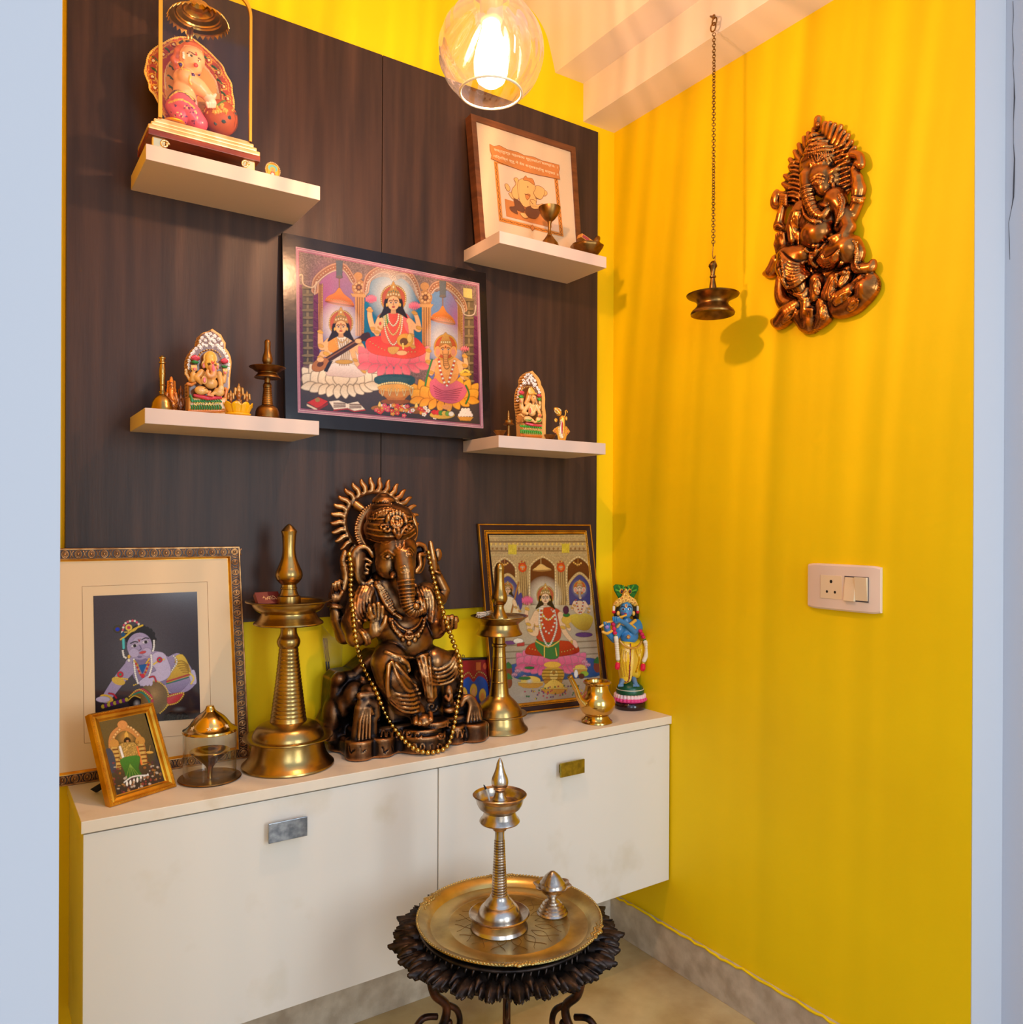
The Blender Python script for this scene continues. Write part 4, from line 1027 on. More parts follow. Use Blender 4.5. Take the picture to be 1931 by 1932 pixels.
S.poly(GL_([(830, 850, 1.88), (905, 830, 1.895), (925, 780, 1.90), (880, 680, 1.90)]), [.026, .018, .017, .014])
S.ell(G(868, 640, 1.895), (.013, .012, .018))
S.poly(crv(GL_([(865, 640, 1.888), (852, 560, 1.885), (840, 480, 1.885)]), 4), [.009, .011, .008, .006], k=.003); S.ell(G(888, 555, 1.885), (.012, .007, .018), k=.003)
S.poly(GL_([(835, 830, 1.865), (855, 960, 1.84), (880, 1030, 1.82)]), [.030, .025, .020])
S.poly(GL_([(880, 1030, 1.82), (920, 1010, 1.80)]), [.019, .014])
S.ell(G(955, 1000, 1.79), (.020, .014, .014))
for (x, y) in ((925, 965), (950, 950), (975, 945), (1000, 955)): S.poly(crv(GL_([(x-3, y+55, 1.778), (x-2, y+10, 1.768), (x+2, y-4, 1.776), (x+8, y+15, 1.788)]), 3), .0056, k=.002)
S.poly(GL_([(915, 985, 1.785), (918, 950, 1.778)]), [.006, .005], k=.002)
def ring(x, y, Y, rx, rz, t_, tilt=0, rot=0):
    c = G(x, y, Y); a = np.linspace(0, 2*PI, 20, endpoint=False); A = rotm((tilt, rot, 0))
    S.poly([c+A @ np.array([rx*math.cos(q), rz*math.sin(q), 0]) for q in a], t_, k=.002, closed=True)
ring(237, 880, 1.878, .019, .017, .0045, 0, 12); ring(236, 868, 1.878, .016, .015, .003, 0, 12)
ring(432, 1070, 1.787, .018, .018, .004, 0, 65); ring(412, 1075, 1.79, .019, .019, .004, 0, 65)
ring(905, 1010, 1.806, .016, .016, .004, 0, -65); ring(762, 1548, 1.795, .019, .018, .003, 20, 15); ring(868, 662, 1.897, .014, .014, .004, 0, 20)
# folds: sleeves, dhoti
def fold(pts, r=.004, k=.003, out=-.001, mode='add', n=5):
    S.poly(Gs(S, crv([(a, b, 0) for a, b in pts], n)[:, :2], out), r, k=k, mode=mode)
for i in range(6): fold([(395+i*20, 760-i*3), (370+i*18, 830), (365+i*20, 920), (400+i*16, 985-i*8)], .0042)
for i in range(5): fold([(745+i*22, 745+i*8), (775+i*20, 830), (790+i*16, 900+i*6), (800+i*12, 950+i*6)], .0042)
for i, (o1, o2) in enumerate(((0, 0), (1, 1), (2, 2), (3, 3), (4, 4))):
    fold([(600-i*6, 1225+i*6), (560+i*4, 1330+i*28), (610+i*10, 1420+i*26), (700+i*4, 1440+i*26), (775-i*4, 1425+i*28)], .0042)
fold([(600, 1230), (640, 1330), (700, 1410), (760, 1400)], .004); fold([(620, 1240), (690, 1320), (750, 1380)], .004)
for i in range(5): fold([(765+i*3, 1195+i*22), (810+i*4, 1250+i*25), (890, 1275+i*24), (960+i*4, 1240+i*26), (1000+i*3, 1180+i*24)], .0042)
for i in range(4): fold([(755+i*26, 1200), (790+i*18, 1320), (815+i*12, 1450)], .0032)
fold([(500, 730), (540, 830), (590, 905), (650, 950)], .0055); fold([(520, 725), (560, 820), (610, 900)], .003)
for q in np.linspace(0, 1, 16):
    x, y = 505+q*110, 745+q*185-30*math.sin(q*3); fold([(x-12, y+8), (x+12, y-8)], .0018, .001, 0)
# trunk rings, face
for i, q in enumerate(np.linspace(.22, .78, 17)):
    j = q*(len(trp)-1); a = int(j); c = trp[a]+(trp[min(a+1, len(trp)-1)]-trp[a])*(j-a)
    tdir = trp[min(a+1, len(trp)-1)]-trp[max(a-1, 0)]; tdir /= np.linalg.norm(tdir); rr = np.interp(q*9, range(10), [.026, .024, .022, .0185, .017, .0165, .0125, .009, .0075, .0075])+.0006
    u_ = np.cross(tdir, [0, 1, 0]); u_ /= np.linalg.norm(u_); v_ = np.cross(tdir, u_)
    S.poly([c+rr*(u_*math.cos(a_)+v_*math.sin(a_)) for a_ in np.linspace(0, 2*PI, 20, endpoint=False)], .0014, k=.001, closed=True)
for (x, y, w1) in ((572, 568, 1), (708, 552, .6)):
    fold([(x-34*w1, y+4), (x, y-20), (x+34*w1, y+6)], .0024, .0015); fold([(x-40*w1, y-12), (x, y-38), (x+42*w1, y-10)], .0028, .002)
    fold([(x-30*w1, y+8), (x, y+16), (x+30*w1, y+8)], .002, .001); q = Gs(S, [(x, y)]); S.ell(q[0], (.006, .004, .004), k=.001)
for (p1, p2) in (((622, 455), (628, 505)), ((650, 465), (650, 525)), ((678, 465), (672, 505))): fold([p1, ((p1[0]+p2[0])/2, (p1[1]+p2[1])/2), p2], .0022, .001)
fold([(625, 500), (650, 528), (675, 500)], .0022, .001)
fold([(525, 470), (560, 490), (600, 470)], .002, .001); fold([(530, 455), (562, 470), (596, 455)], .002, .001)
# the om sign
fold([(655, 635), (680, 628), (690, 642), (672, 650), (692, 662), (675, 672), (655, 665)], .0018, .0008); fold([(690, 655), (705, 645), (708, 662), (698, 670)], .0016, .0008)
# necklace with pendant
fold([(585, 960), (610, 1010), (650, 1050), (705, 1075), (755, 1050), (790, 1000), (800, 960)], .0055, .003, 0); fold([(600, 955), (650, 1010), (705, 1030), (760, 1000), (785, 950)], .003, .0015, 0)
for q in np.linspace(0, 1, 18):
    a = PI*(1.05-1.1*q); x, y = 700+100*math.cos(a), 975+92*math.sin(a)*1.05; c = Gs(S, [(x, y)]); S.ell(c[0], .0038, k=.001)
c = Gs(S, [(706, 1062)])[0]
for r_, t_ in ((24, .0028), (10, .0026)): S.poly(Gs(S, [(706+r_*math.cos(a), 1062+r_*math.sin(a)) for a in np.linspace(0, 2*PI, 16)], .001), t_, k=.001)
for (x, y) in ((650, 1060), (670, 1085), (706, 1108), (742, 1088), (762, 1060)): S.ell(Gs(S, [(x, y)])[0], (.006, .004, .007), k=.001)
fold([(560, 1165), (640, 1195), (740, 1200), (820, 1180)], .004); fold([(660, 1215), (690, 1240), (700, 1280)], .007)
# arm texture behind left object
for y in (560, 590, 620): fold([(285, y), (302, y+6), (318, y)], .002, .001)
body = link('figure', S.mesh(), COPPER, st, True)

# --- crown
C = Sculpt((.78, 1.76, 1.20), (1.03, 1.93, 1.40), .0016); C.k = .0025
C.ell(G(590, 400, 1.845), (.068, .062, .046), rot=(0, 6, 0)); C.ell(G(585, 330, 1.85), (.060, .055, .042)); C.ell(G(572, 268, 1.855), (.046, .042, .018))
C.ell(G(548, 222, 1.86), (.030, .030, .018)); C.ell(G(545, 195, 1.86), (.018, .018, .012)); C.ell(G(560, 250, 1.855), (.038, .036, .012))
def cf(pts, r=.003, k=.002, out=0., n=5): C.poly(Gs(C, crv([(a, b, 0) for a, b in pts], n)[:, :2], out, 1.8), r, k=k)
for i in range(5): cf([(440+i*3, 450-i*30), (520, 475-i*36), (610, 478-i*38), (700, 452-i*34), (745-i*6, 420-i*26)], .0024)
for q in np.linspace(0, 1, 30): x, y = 440+q*290, 320-60*math.sin(q*PI)+10; cf([(x, y), (x+4, y+28)], .0016, .001)
for q in np.linspace(0, 1, 20): x, y = 480+q*170, 285-28*math.sin(q*PI); cf([(x, y), (x+1, y+18)], .0018, .001)
for q in np.linspace(0, 1, 14): x, y = 500+q*95, 222-8*math.sin(q*PI); cf([(x, y), (x, y+12)], .0016, .001)
for r_, t_ in ((34, .004), (20, .003)): cf([(628+r_*math.cos(a), 350+r_*math.sin(a)) for a in np.linspace(0, 2*PI, 14)], t_, .0015, .001, 2)
C.ell(Gs(C, [(628, 350)])[0], .005, k=.001)
for a in np.linspace(PI*1.02, PI*1.98, 9): x, y = 628+58*math.cos(a), 345+52*math.sin(a); C.ell(Gs(C, [(x, y)], 0)[0], (.0055, .005, .0095), k=.001)
for (x, y) in ((570, 395), (690, 395), (545, 380), (706, 380)): cf([(x+16*math.cos(a), y+14*math.sin(a)) for a in np.linspace(0, 5, 8)], .0034, .001, .001, 2)
cf([(612, 405), (640, 445), (664, 405)], .005, .002); cf([(640, 395), (640, 430)], .005, .002)
link('crown', C.mesh(), COPPER, st, True)
# --- collar disc behind the head and sun halo
H_ = Sculpt((.735, 1.86, 1.12), (1.03, 1.95, 1.425), .0017); H_.k = .003
hc = (490, 345)
ringp = [G(hc[0]+192*math.cos(a), hc[1]+188*math.sin(a), 1.915) for a in np.linspace(0, 2*PI, 60, endpoint=False)]
H_.poly(ringp, .0068, closed=True)
for a in np.linspace(0, 2*PI, 90, endpoint=False): H_.ell(G(hc[0]+182*math.cos(a), hc[1]+178*math.sin(a), 1.912), .0032, k=.001)
for i in range(29):
    a = 2*PI*i/29+.06
    if .62*PI > a > .22*PI: continue
    pts = []; 
    for q in (0, .3, .6, .85, 1.0):
        r_ = 200+76*q; b = a+.022*math.sin(q*6.0)+q*.02; pts.append(G(hc[0]+r_*math.cos(b), hc[1]+r_*math.sin(b), 1.916))
    H_.poly(crv(pts, 3), [.0085, .0085, .0075, .0062, .0045, .0024], k=.003)
cp = [G(560+185*math.cos(a), 375+150*math.sin(a), 1.88) for a in np.linspace(-.2*PI, 1.2*PI, 44)][::1]
cp = [G(575+180*math.cos(a), 400+165*math.sin(a), 1.885) for a in np.linspace(.75*PI, 1.35*PI, 24)]
H_.poly(cp, .011, k=.004)
for i in range(0, 24):
    a = PI*(.75+.6*i/23); H_.poly([G(575+155*math.cos(a), 400+142*math.sin(a), 1.878), G(575+208*math.cos(a), 400+190*math.sin(a), 1.878)], .0026, k=.001)
cp = [G(585+160*math.cos(a), 400+165*math.sin(a), 1.885) for a in np.linspace(-.3*PI, .15*PI, 18)]
H_.poly(cp, .008, k=.004)
H_.poly(GL_([(370, 240, 1.915), (430, 285, 1.90)]), [.012, .010]); H_.poly(GL_([(560, 420, 1.915), (560, 540, 1.915)]), [.014, .012])
link('sun_halo', H_.mesh(), COPPER, st, True)

# --- bead garland hung over the statue
path = crv([(330, 545, 0), (342, 640, 0), (340, 800, 0), (355, 930, 0), (368, 1060, 0), (390, 1170, 0), (430, 1280, 0), (495, 1400, 0), (560, 1560, 0), (640, 1680, 0), (720, 1760, 0), (800, 1795, 0), (880, 1790, 0), (945, 1755, 0), (985, 1640, 0), (1012, 1480, 0), (1035, 1330, 0), (1025, 1220, 0), (990, 1120, 0), (965, 1050, 0), (925, 930, 0), (880, 780, 0), (845, 640, 0), (825, 535, 0)], 14)[:, :2]
L_ = np.r_[0, np.cumsum(np.hypot(*np.diff(path, axis=0).T))]; nb = 88
qs = np.linspace(6, L_[-1]-6, nb); pts = []
for q in qs:
    x, y = np.interp(q, L_, path[:, 0]), np.interp(q, L_, path[:, 1]); d = ray(*zg.px(x, y)); d /= np.linalg.norm(d)
    c = [s_.surf(*zg.px(x, y), out=.0055) for s_ in (S, B)]; c = [v for v in c if v is not None]
    pts.append(min(c, key=depth) if c else None)
yy = np.array([p[1] if p is not None else np.nan for p in pts]); ok = ~np.isnan(yy)
yi = np.interp(np.arange(nb), np.nonzero(ok)[0], yy[ok]); ys = np.copy(yi)
for _ in range(3): ys = np.minimum(yi, np.convolve(np.pad(ys, 1, 'edge'), [.25, .5, .25], 'valid'))
pts = [onY(*zg.px(np.interp(q, L_, path[:, 0]), np.interp(q, L_, path[:, 1])), y_) for q, y_ in zip(qs, ys)]
gt = thing('bead_garland', pts[nb//2], 'gold bead garland hanging from the raised hands of the large statue', 'garland')
GOLDB = M('gold_beads', (236, 196, 104), .2, 1, var=((150, 116, 60), 300, 3))
MB().tube(pts, .0009, 5).xf(lambda p: p-pts[nb//2]).build('string', M('gold_thread', (170, 130, 60), .5, .6), gt)
b0 = MB().sphere((0, 0, 0), .0066, 12, 8).build('bead', GOLDB, gt); b0.location = Vector((pts[0]-pts[nb//2]).tolist())
for p in pts[1:]:
    c = b0.copy(); COL.objects.link(c); c.parent = gt; c.location = Vector((p-pts[nb//2]).tolist())
# ------------------------------------------------------------------ the cast copper relief on the right wall
zr = Zm(1420, 200, 4.392)
def Rp(x, y, d): return zr.X(x, y, XW-d)
def RL(pts): return np.array([Rp(*p) for p in pts])
c0 = Rp(560, 1000, 0)
lo = [XW-.075, Rp(1060, 1000, 0)[1]-.01, Rp(500, 1900, 0)[2]]; hi = [XW+.0015, Rp(60, 1000, 0)[1]+.01, Rp(500, 60, 0)[2]]
S = Sculpt(lo, hi, .0016); S.k = .008
def rf(pts, r=.003, k=.002, out=0., n=5, mode='add'):
    P = []
    for p in crv([(a, b, 0) for a, b in pts], n)[:, :2]:
        q = S.surf(*zr.px(p[0], p[1])); q = Rp(p[0], p[1], .012) if q is None else q; d = ray(*zr.px(p[0], p[1])); P.append(q-d/np.linalg.norm(d)*out)
    S.poly(P, r, k=k, mode=mode)
def rs(x, y, out=0):
    q = S.surf(*zr.px(x, y)); return Rp(x, y, .012) if q is None else q
KR = .00031
# mane of flames
fl = [(500, 190), (455, 225), (420, 262), (378, 318), (345, 375), (306, 440), (306, 498), (265, 575), (252, 640), (235, 720)]
for i, (x, y) in enumerate(fl):
    cx_, cy_ = 540, 420+i*38
    S.poly(crv(RL([(x*.45+cx_*.55, y*.45+cy_*.55+10, .010), (x*.75+cx_*.25, y*.75+cy_*.25+16, .012), (x+12, y+8, .012), (x, y, .013)]), 4), [.011, .010, .009, .007, .005, .0028], k=.004)
fr = [(612, 140), (650, 140), (688, 155), (738, 168), (765, 212), (798, 240), (825, 295), (850, 345), (830, 400)]
for i, (x, y) in enumerate(fr):
    cx_, cy_ = 560, 420+i*34
    S.poly(crv(RL([(x*.4+cx_*.6, y*.4+cy_*.6+20, .010), (x*.75+cx_*.25, y*.75+cy_*.25+16, .013), (x-10, y+14, .014), (x, y, .016)]), 4), [.011, .010, .009, .008, .006, .0034], k=.004)
S.ell(Rp(600, 480, .005), (.010, .062, .075)); S.ell(Rp(380, 650, .005), (.012, .035, .06)); S.ell(Rp(745, 560, .005), (.012, .035, .06))
for i in range(11):
    x0_, y0_ = 690+i*8, 330+i*36; rf([(x0_-30, y0_+30), (x0_+30, y0_+5), (x0_+80, y0_-20+(i % 3)*8)], .0028, .0015)
    x0_, y0_ = 400-i*3, 450+i*36; rf([(x0_+10, y0_+25), (x0_-40, y0_+10), (x0_-80, y0_+20-(i % 3)*6)], .0028, .0015)
# hanging loop
S.poly(RL([(545, 110, .012), (540, 175, .012)]), .0095, k=.003); S.ell(Rp(540, 155, .022), (.004, .005, .006), k=.001)
# hat
for (x, y, a, b) in ((555, 490, .050, .026), (552, 420, .046, .022), (548, 360, .036, .014), (545, 310, .027, .012), (545, 268, .016, .012)): S.ell(Rp(x, y, .012), (.03, a, b), k=.004)
for (x, y, w_) in ((552, 345, 110), (548, 375, 120), (545, 300, 76)):
    rf([(x-w_, y+30), (x, y-6), (x+w_, y-10)], .003, .001)
    for q in np.linspace(-1, 1, 14): rf([(x+w_*q, y+6), (x+w_*q+3, y+24)], .0016, .001, n=2)
for i in range(7):
    rf([(470+i*30, 420), (520+i*28, 500)], .0012, .0005, n=2, mode='cut'); rf([(640-i*28, 410), (500+-i*10+i*20, 500)], .0012, .0005, n=2, mode='cut')
for i in range(10): rf([(480+i*17, 470), (490+i*15, 520)], .002, .001, n=2)
S.ell(Rp(445, 490, .02), (.012, .016, .02)); S.ell(Rp(500, 440, .024), (.008, .012, .008))
# head and trunk, profile turned to the left
S.ell(Rp(560, 610, .022), (.026, .036, .036)); S.ell(Rp(475, 570, .024), (.020, .020, .022)); S.ell(Rp(590, 680, .026), (.018, .020, .022))
tr_ = crv(RL([(450, 580, .034), (450, 650, .038), (460, 730, .040), (480, 800, .042), (505, 860, .042), (545, 905, .040), (590, 910, .038), (620, 870, .036)]), 5)
S.poly(tr_, [.017, .0155, .0145, .014, .0135, .013, .0115, .009], k=.005); S.poly(RL([(565, 820, .034), (605, 825, .046)]), [.007, .004], k=.003)
for q in np.linspace(.22, .85, 15):
    j = q*(len(tr_)-1); a = int(j); c = tr_[a]; td = tr_[a+1]-tr_[a]; td /= np.linalg.norm(td); u_ = np.cross(td, [1, 0, 0]); u_ /= np.linalg.norm(u_)
    rr = np.interp(q, [0, .5, 1], [.0175, .0142, .0095]); S.poly([c+rr*(u_*math.cos(t_)+np.array([-1, 0, 0])*math.sin(t_)) for t_ in np.linspace(0, PI, 10)], .0016, k=.001)
rf([(490, 620), (540, 590), (590, 600)], .0025, .001); rf([(500, 645), (545, 615), (585, 625)], .0026, .001); rf([(520, 645), (560, 650), (575, 632)], .002, .001); S.ell(rs(545, 634), (.004, .006, .0045), k=.001)
rf([(480, 610), (545, 565), (600, 575)], .0022, .001)
S.ell(Rp(670, 545, .026), (.008, .014, .007), rot=(-20, 0, 0)); S.ell(Rp(660, 610, .018), (.014, .018, .026)); 
for (x, y) in ((660, 590), (650, 625), (670, 650)): S.ell(rs(x, y), (.004, .005, .006), k=.001)
# torso, belly
S.ell(Rp(555, 1065, .016), (.044, .044, .040)); S.ell(Rp(560, 940, .012), (.030, .056, .045)); S.ell(Rp(680, 780, .020), (.024, .028, .03)); S.ell(Rp(400, 900, .018), (.020, .026, .036))
rf([(425, 870), (470, 940), (560, 960)], .005, .002); rf([(415, 840), (445, 920), (520, 970)], .003, .001)
for i in range(10): rf([(430+i*12, 880+i*8), (424+i*12, 900+i*8)], .0018, .001, n=2)
# right side arms
S.poly(RL([(720, 800, .022), (760, 900, .020), (740, 1000, .02)]), [.020, .018, .016])
S.poly(RL([(820, 930, .014), (870, 800, .018), (885, 690, .018)]), [.014, .015, .014]); S.poly(RL([(885, 700, .018), (870, 600, .020), (845, 530, .020)]), [.015, .013, .009])
S.poly(crv(RL([(850, 540, .018), (870, 480, .022), (900, 490, .022), (890, 420, .018), (840, 400, .016), (810, 420, .014)]), 4), [.008, .009, .010, .010, .010, .009], k=.004)
for i in range(4): S.poly(RL([(850-i*4, 560+i*26, .026), (826, 566+i*26, .022)]), .0045, k=.002)
rf([(832, 760), (880, 770), (925, 765)], .0045, .002); rf([(832, 785), (880, 795), (920, 790)], .003, .001)
for i in range(7): rf([(838+i*13, 770), (838+i*13, 790)], .0016, .001, n=2)
S.poly(RL([(760, 900, .022), (800, 1010, .026), (760, 1080, .038), (690, 1110, .044)]), [.018, .017, .014, .012]); S.ell(Rp(690, 1110, .046), (.010, .014, .011))
for i in range(4): S.poly(RL([(665+i*18, 1085-i*4, .052), (660+i*18, 1130-i*4, .048)]), .004, k=.002)
for j_ in range(2): rf([(740-j_*22, 730+j_*4), (765-j_*20, 800), (740-j_*18, 900), (700-j_*8, 990)], .0032, .001)
for i in range(14): rf([(748-i*3, 745+i*17), (734-i*3, 750+i*17)], .0018, .001, n=2)
# left arms
S.poly(RL([(370, 900, .02), (330, 1000, .022), (340, 1110, .022)]), [.017, .016, .013])
for j_ in range(4): rf([(350+j_*14, 880), (325+j_*16, 960), (350+j_*12, 1050), (370+j_*5, 1130)], .003, .001)
S.poly(RL([(300, 1050, .016), (250, 1010, .018), (215, 990, .016)]), [.014, .012, .011]); S.poly(RL([(220, 1000, .018), (240, 900, .020), (262, 810, .020)]), [.013, .012, .009])
for i in range(4): S.poly(RL([(238, 740+i*24, .022), (280, 745+i*24, .026)]), .0048, k=.002)
S.ell(Rp(190, 770, .014), (.010, .013, .024), rot=(15, 0, 0)); S.ell(Rp(215, 830, .014), (.008, .014, .010)); rf([(190, 1000), (215, 985), (240, 1000)], .004, .001)
S.poly(RL([(270, 1190, .024), (245, 1110, .028)]), [.013, .011])
for i, y_ in enumerate((1090, 1075, 1070, 1080)): S.poly(RL([(205+i*20, 1140, .030), (203+i*19, y_-20, .034)]), [.0055, .0045], k=.002)
S.poly(RL([(215, 1150, .028), (225, 1240, .026)]), [.011, .008])
# legs with draped cloth
S.poly(RL([(430, 1230, .020), (290, 1250, .026), (290, 1330, .030), (380, 1450, .030), (420, 1560, .026)]), [.024, .026, .030, .026, .014]); S.ell(Rp(330, 1330, .028), (.022, .032, .034))
for i in range(8): rf([(235+i*4, 1215+i*32), (290+i*2, 1275+i*32), (370, 1310+i*24), (440-i*2, 1290+i*20), (475, 1270+i*18)], .0042, .002)
rf([(225, 1360), (260, 1460), (340, 1550), (430, 1560), (480, 1440), (500, 1330)], .0055, .002); 
S.poly(RL([(560, 1250, .016), (680, 1230, .024), (780, 1180, .030)]), [.024, .030, .028]); S.ell(Rp(780, 1190, .028), (.020, .032, .034))
S.poly(crv(RL([(860, 1120, .018), (890, 1220, .020), (860, 1320, .020), (900, 1350, .020), (980, 1340, .018), (1000, 1300, .016)]), 4), [.012, .014, .013, .014, .013, .009])
for i in range(5): rf([(545+i*8, 1280-i*10), (600, 1340-i*16), (660, 1340-i*22), (710, 1270-i*16)], .0040, .002)
rf([(500, 1300), (540, 1360), (620, 1395), (700, 1350), (740, 1300)], .0055, .002)
rf([(840, 1120), (870, 1200), (850, 1290), (880, 1350)], .003, .001)
for i in range(14): rf([(850+i % 2, 1120+i*17), (874+i % 2, 1126+i*17)], .0016, .001, n=2)
rf([(440, 1190), (480, 1215), (540, 1210), (600, 1150), (640, 1100)], .004, .002); rf([(510, 1160), (545, 1165), (520, 1230), (500, 1260)], .006, .002)
rf([(485, 1240), (500, 1300), (540, 1330)], .006, .002)
# foot and petals
S.poly(RL([(430, 1560, .022), (450, 1640, .026), (440, 1710, .028)]), [.014, .014, .012])
for i in range(5): S.poly(RL([(425+i*17, 1690, .034), (418+i*19, 1745-i*3, .030)]), [.005, .0045], k=.002)
for i in range(8): rf([(395+i*9, 1590), (400+i*9, 1605)], .0022, .001, n=2)
def petal(pts, r, d=.012, lines=4):
    S.poly(crv(RL([(x, y, d) for x, y in pts]), 5), r, k=.004)
petal([(380, 1650), (300, 1720), (230, 1790), (165, 1780)], [.018, .026, .020, .005]); petal([(210, 1290), (160, 1370), (95, 1390)], [.020, .017, .004], .010)
petal([(490, 1730), (500, 1790), (470, 1800)], [.030, .030, .026], .006); petal([(590, 1640), (600, 1740), (540, 1830)], [.018, .022, .010], .016); petal([(400, 1740), (440, 1800), (480, 1835)], [.02, .02, .010])
petal([(540, 1450), (530, 1580)], [.020, .018], .016); petal([(690, 1440), (650, 1560)], [.020, .022], .018); petal([(800, 1360), (760, 1480)], [.013, .018], .018)
petal([(820, 1530), (730, 1600), (660, 1640)], [.018, .022, .012], .020); petal([(620, 1620), (720, 1680), (850, 1640), (940, 1560)], [.012, .024, .026, .024], .010)
petal([(940, 1560), (1000, 1500), (990, 1430), (940, 1400), (880, 1450)], [.024, .018, .014, .013, .010], .012); S.ell(Rp(925, 1500, .022), (.018, .02, .02)); petal([(900, 1440), (860, 1470)], [.012, .01], .02)
petal([(240, 1430), (240, 1560), (280, 1640), (400, 1660)], [.014, .018, .02, .016], .006)
S.ell(Rp(560, 1500, .000), (.016, .07, .06)); S.ell(Rp(780, 1450, .0), (.014, .06, .06)); S.ell(Rp(400, 1620, .0), (.012, .05, .04)); S.ell(Rp(600, 1250, .0), (.016, .09, .06))
for (bx, by, tx, ty) in ((640, 1610, 700, 1400), (540, 1560, 540, 1420), (720, 1490, 810, 1360), (680, 1640, 830, 1530), (580, 1760, 600, 1640), (250, 1790, 370, 1670), (800, 1690, 880, 1600)):
    dx, dy = tx-bx, ty-by; L_ = math.hypot(dx, dy); nx_, ny_ = -dy/L_, dx/L_
    for o_ in (-26, -9, 9, 26): rf([(bx+nx_*o_*.5, by+ny_*o_*.5), ((bx+tx)/2+nx_*o_, (by+ty)/2+ny_*o_), (tx+nx_*o_*.3-dx*.1, ty+ny_*o_*.3-dy*.1)], .0024, .001)
rf([(700, 1400), (760, 1380)], .006, .002)
S.D[int((XW-.0005-S.lo[0])/S.h):] = .05
S.wear_r = 3
o = link('elephant_god_relief', S.mesh(), M('relief_copper', (222, 146, 74), .24, .95, wear=((40, 24, 18), -.13, .13, .14), var=((184, 112, 54), 20, 4), bump=(150, .08)))
recenter(o); o.location.y = o.location.y; tag(o, 'copper coloured seated elephant headed deity relief hanging on the yellow wall', 'wall relief')
# ------------------------------------------------------------------ framed pictures
PRINT = M('print', (255, 255, 255), .35, attr='paint', spec=.35)
PRINTG = M('print_under_glass', (255, 255, 255), .12, attr='paint', spec=.5)
GOLD = M('gold_leaf_frame', (226, 166, 48), .28, .85, var=((190, 124, 30), 25, 4))
GOLDD = M('antique_gold_carving', (206, 158, 104), .35, .75, wear=None, var=((150, 104, 62), 60, 3))
DKBR = M('dark_frame_recess', (52, 30, 20), .4)
rgt = lambda a, b: a/np.linalg.norm(a) if b is None else None


def unit(v): return v/np.linalg.norm(v)


class Frame:
    """a picture leaning in the room: outer corners TL, TR, BR, BL of its front"""
    def __init__(s, q):
        s.q = [np.array(p, float) for p in q]; TL, TR, BR, BL = s.q; s.n = unit(np.cross(BR-BL, TL-BL)); s.n = s.n if s.n[1] < 0 else -s.n
        s.w = np.linalg.norm(TR-TL); s.h = np.linalg.norm(TL-BL)
    def P(s, px, py, d=0.):
        r = ray(px, py); p0 = s.q[3]+s.n*d; return O+r*(((p0-O) @ s.n)/(r @ s.n))
    def ins(s, d, hgt=0.):
        u, v = d/s.w, d/s.h; TL, TR, BR, BL = s.q; f = lambda a, b: (TL*(1-a)+TR*a)*(1-b)+(BL*(1-a)+BR*a)*b+s.n*hgt
        return [f(u, v), f(1-u, v), f(1-u, 1-v), f(u, 1-v)]
    def mould(s, prof, name, mat, parent, close=False, label=None):
        """prof: (inset, height) loop pushed round the four mitred sides"""
        R_ = [s.ins(d, h) for d, h in prof]; V = [p for r in R_ for p in r]; Fc = []; n = len(prof)
        for i in range(n-1 if not close else n):
            j = (i+1) % n
            for k in range(4): k2 = (k+1) % 4; Fc.append((i*4+k, j*4+k, j*4+k2, i*4+k2))
        return MB().put(V, Fc).build(name, mat, parent, True, label=label)
    def slab(s, q, t_, name, mat, parent, label=None):
        q = [np.array(p) for p in q]; return MB().prism(q, -s.n*t_).build(name, mat, parent, True, label=label)


def base_of(q): c = (np.array(q[2])+np.array(q[3]))/2; return c


def text_on(fr, body, c, uax, height, width, mat, parent, name='lettering', dist=.0006, th=.0004):
    cu = bpy.data.curves.new('txt', 'FONT'); cu.body = body; cu.align_x = 'CENTER'; cu.align_y = 'CENTER'
    o = bpy.data.objects.new('txt', cu); COL.objects.link(o); bpy.context.view_layer.update()
    me = bpy.data.meshes.new_from_object(o.evaluated_get(bpy.context.evaluated_depsgraph_get())); bpy.data.objects.remove(o)
    n = len(me.vertices); a = np.empty(n*3, np.float32); me.vertices.foreach_get('co', a); a = a.reshape(-1, 3)
    a[:, 0] -= (a[:, 0].min()+a[:, 0].max())/2; a[:, 1] -= (a[:, 1].min()+a[:, 1].max())/2; sx = width/np.ptp(a[:, 0]); sy = height/np.ptp(a[:, 1])
    v = unit(np.cross(fr.n, uax)); W_ = c+a[:, :1]*sx*uax+a[:, 1:2]*sy*v+fr.n*dist
    me.vertices.foreach_set('co', W_.astype(np.float32).ravel()); me.update()
    return link(name, me, mat, parent, True)


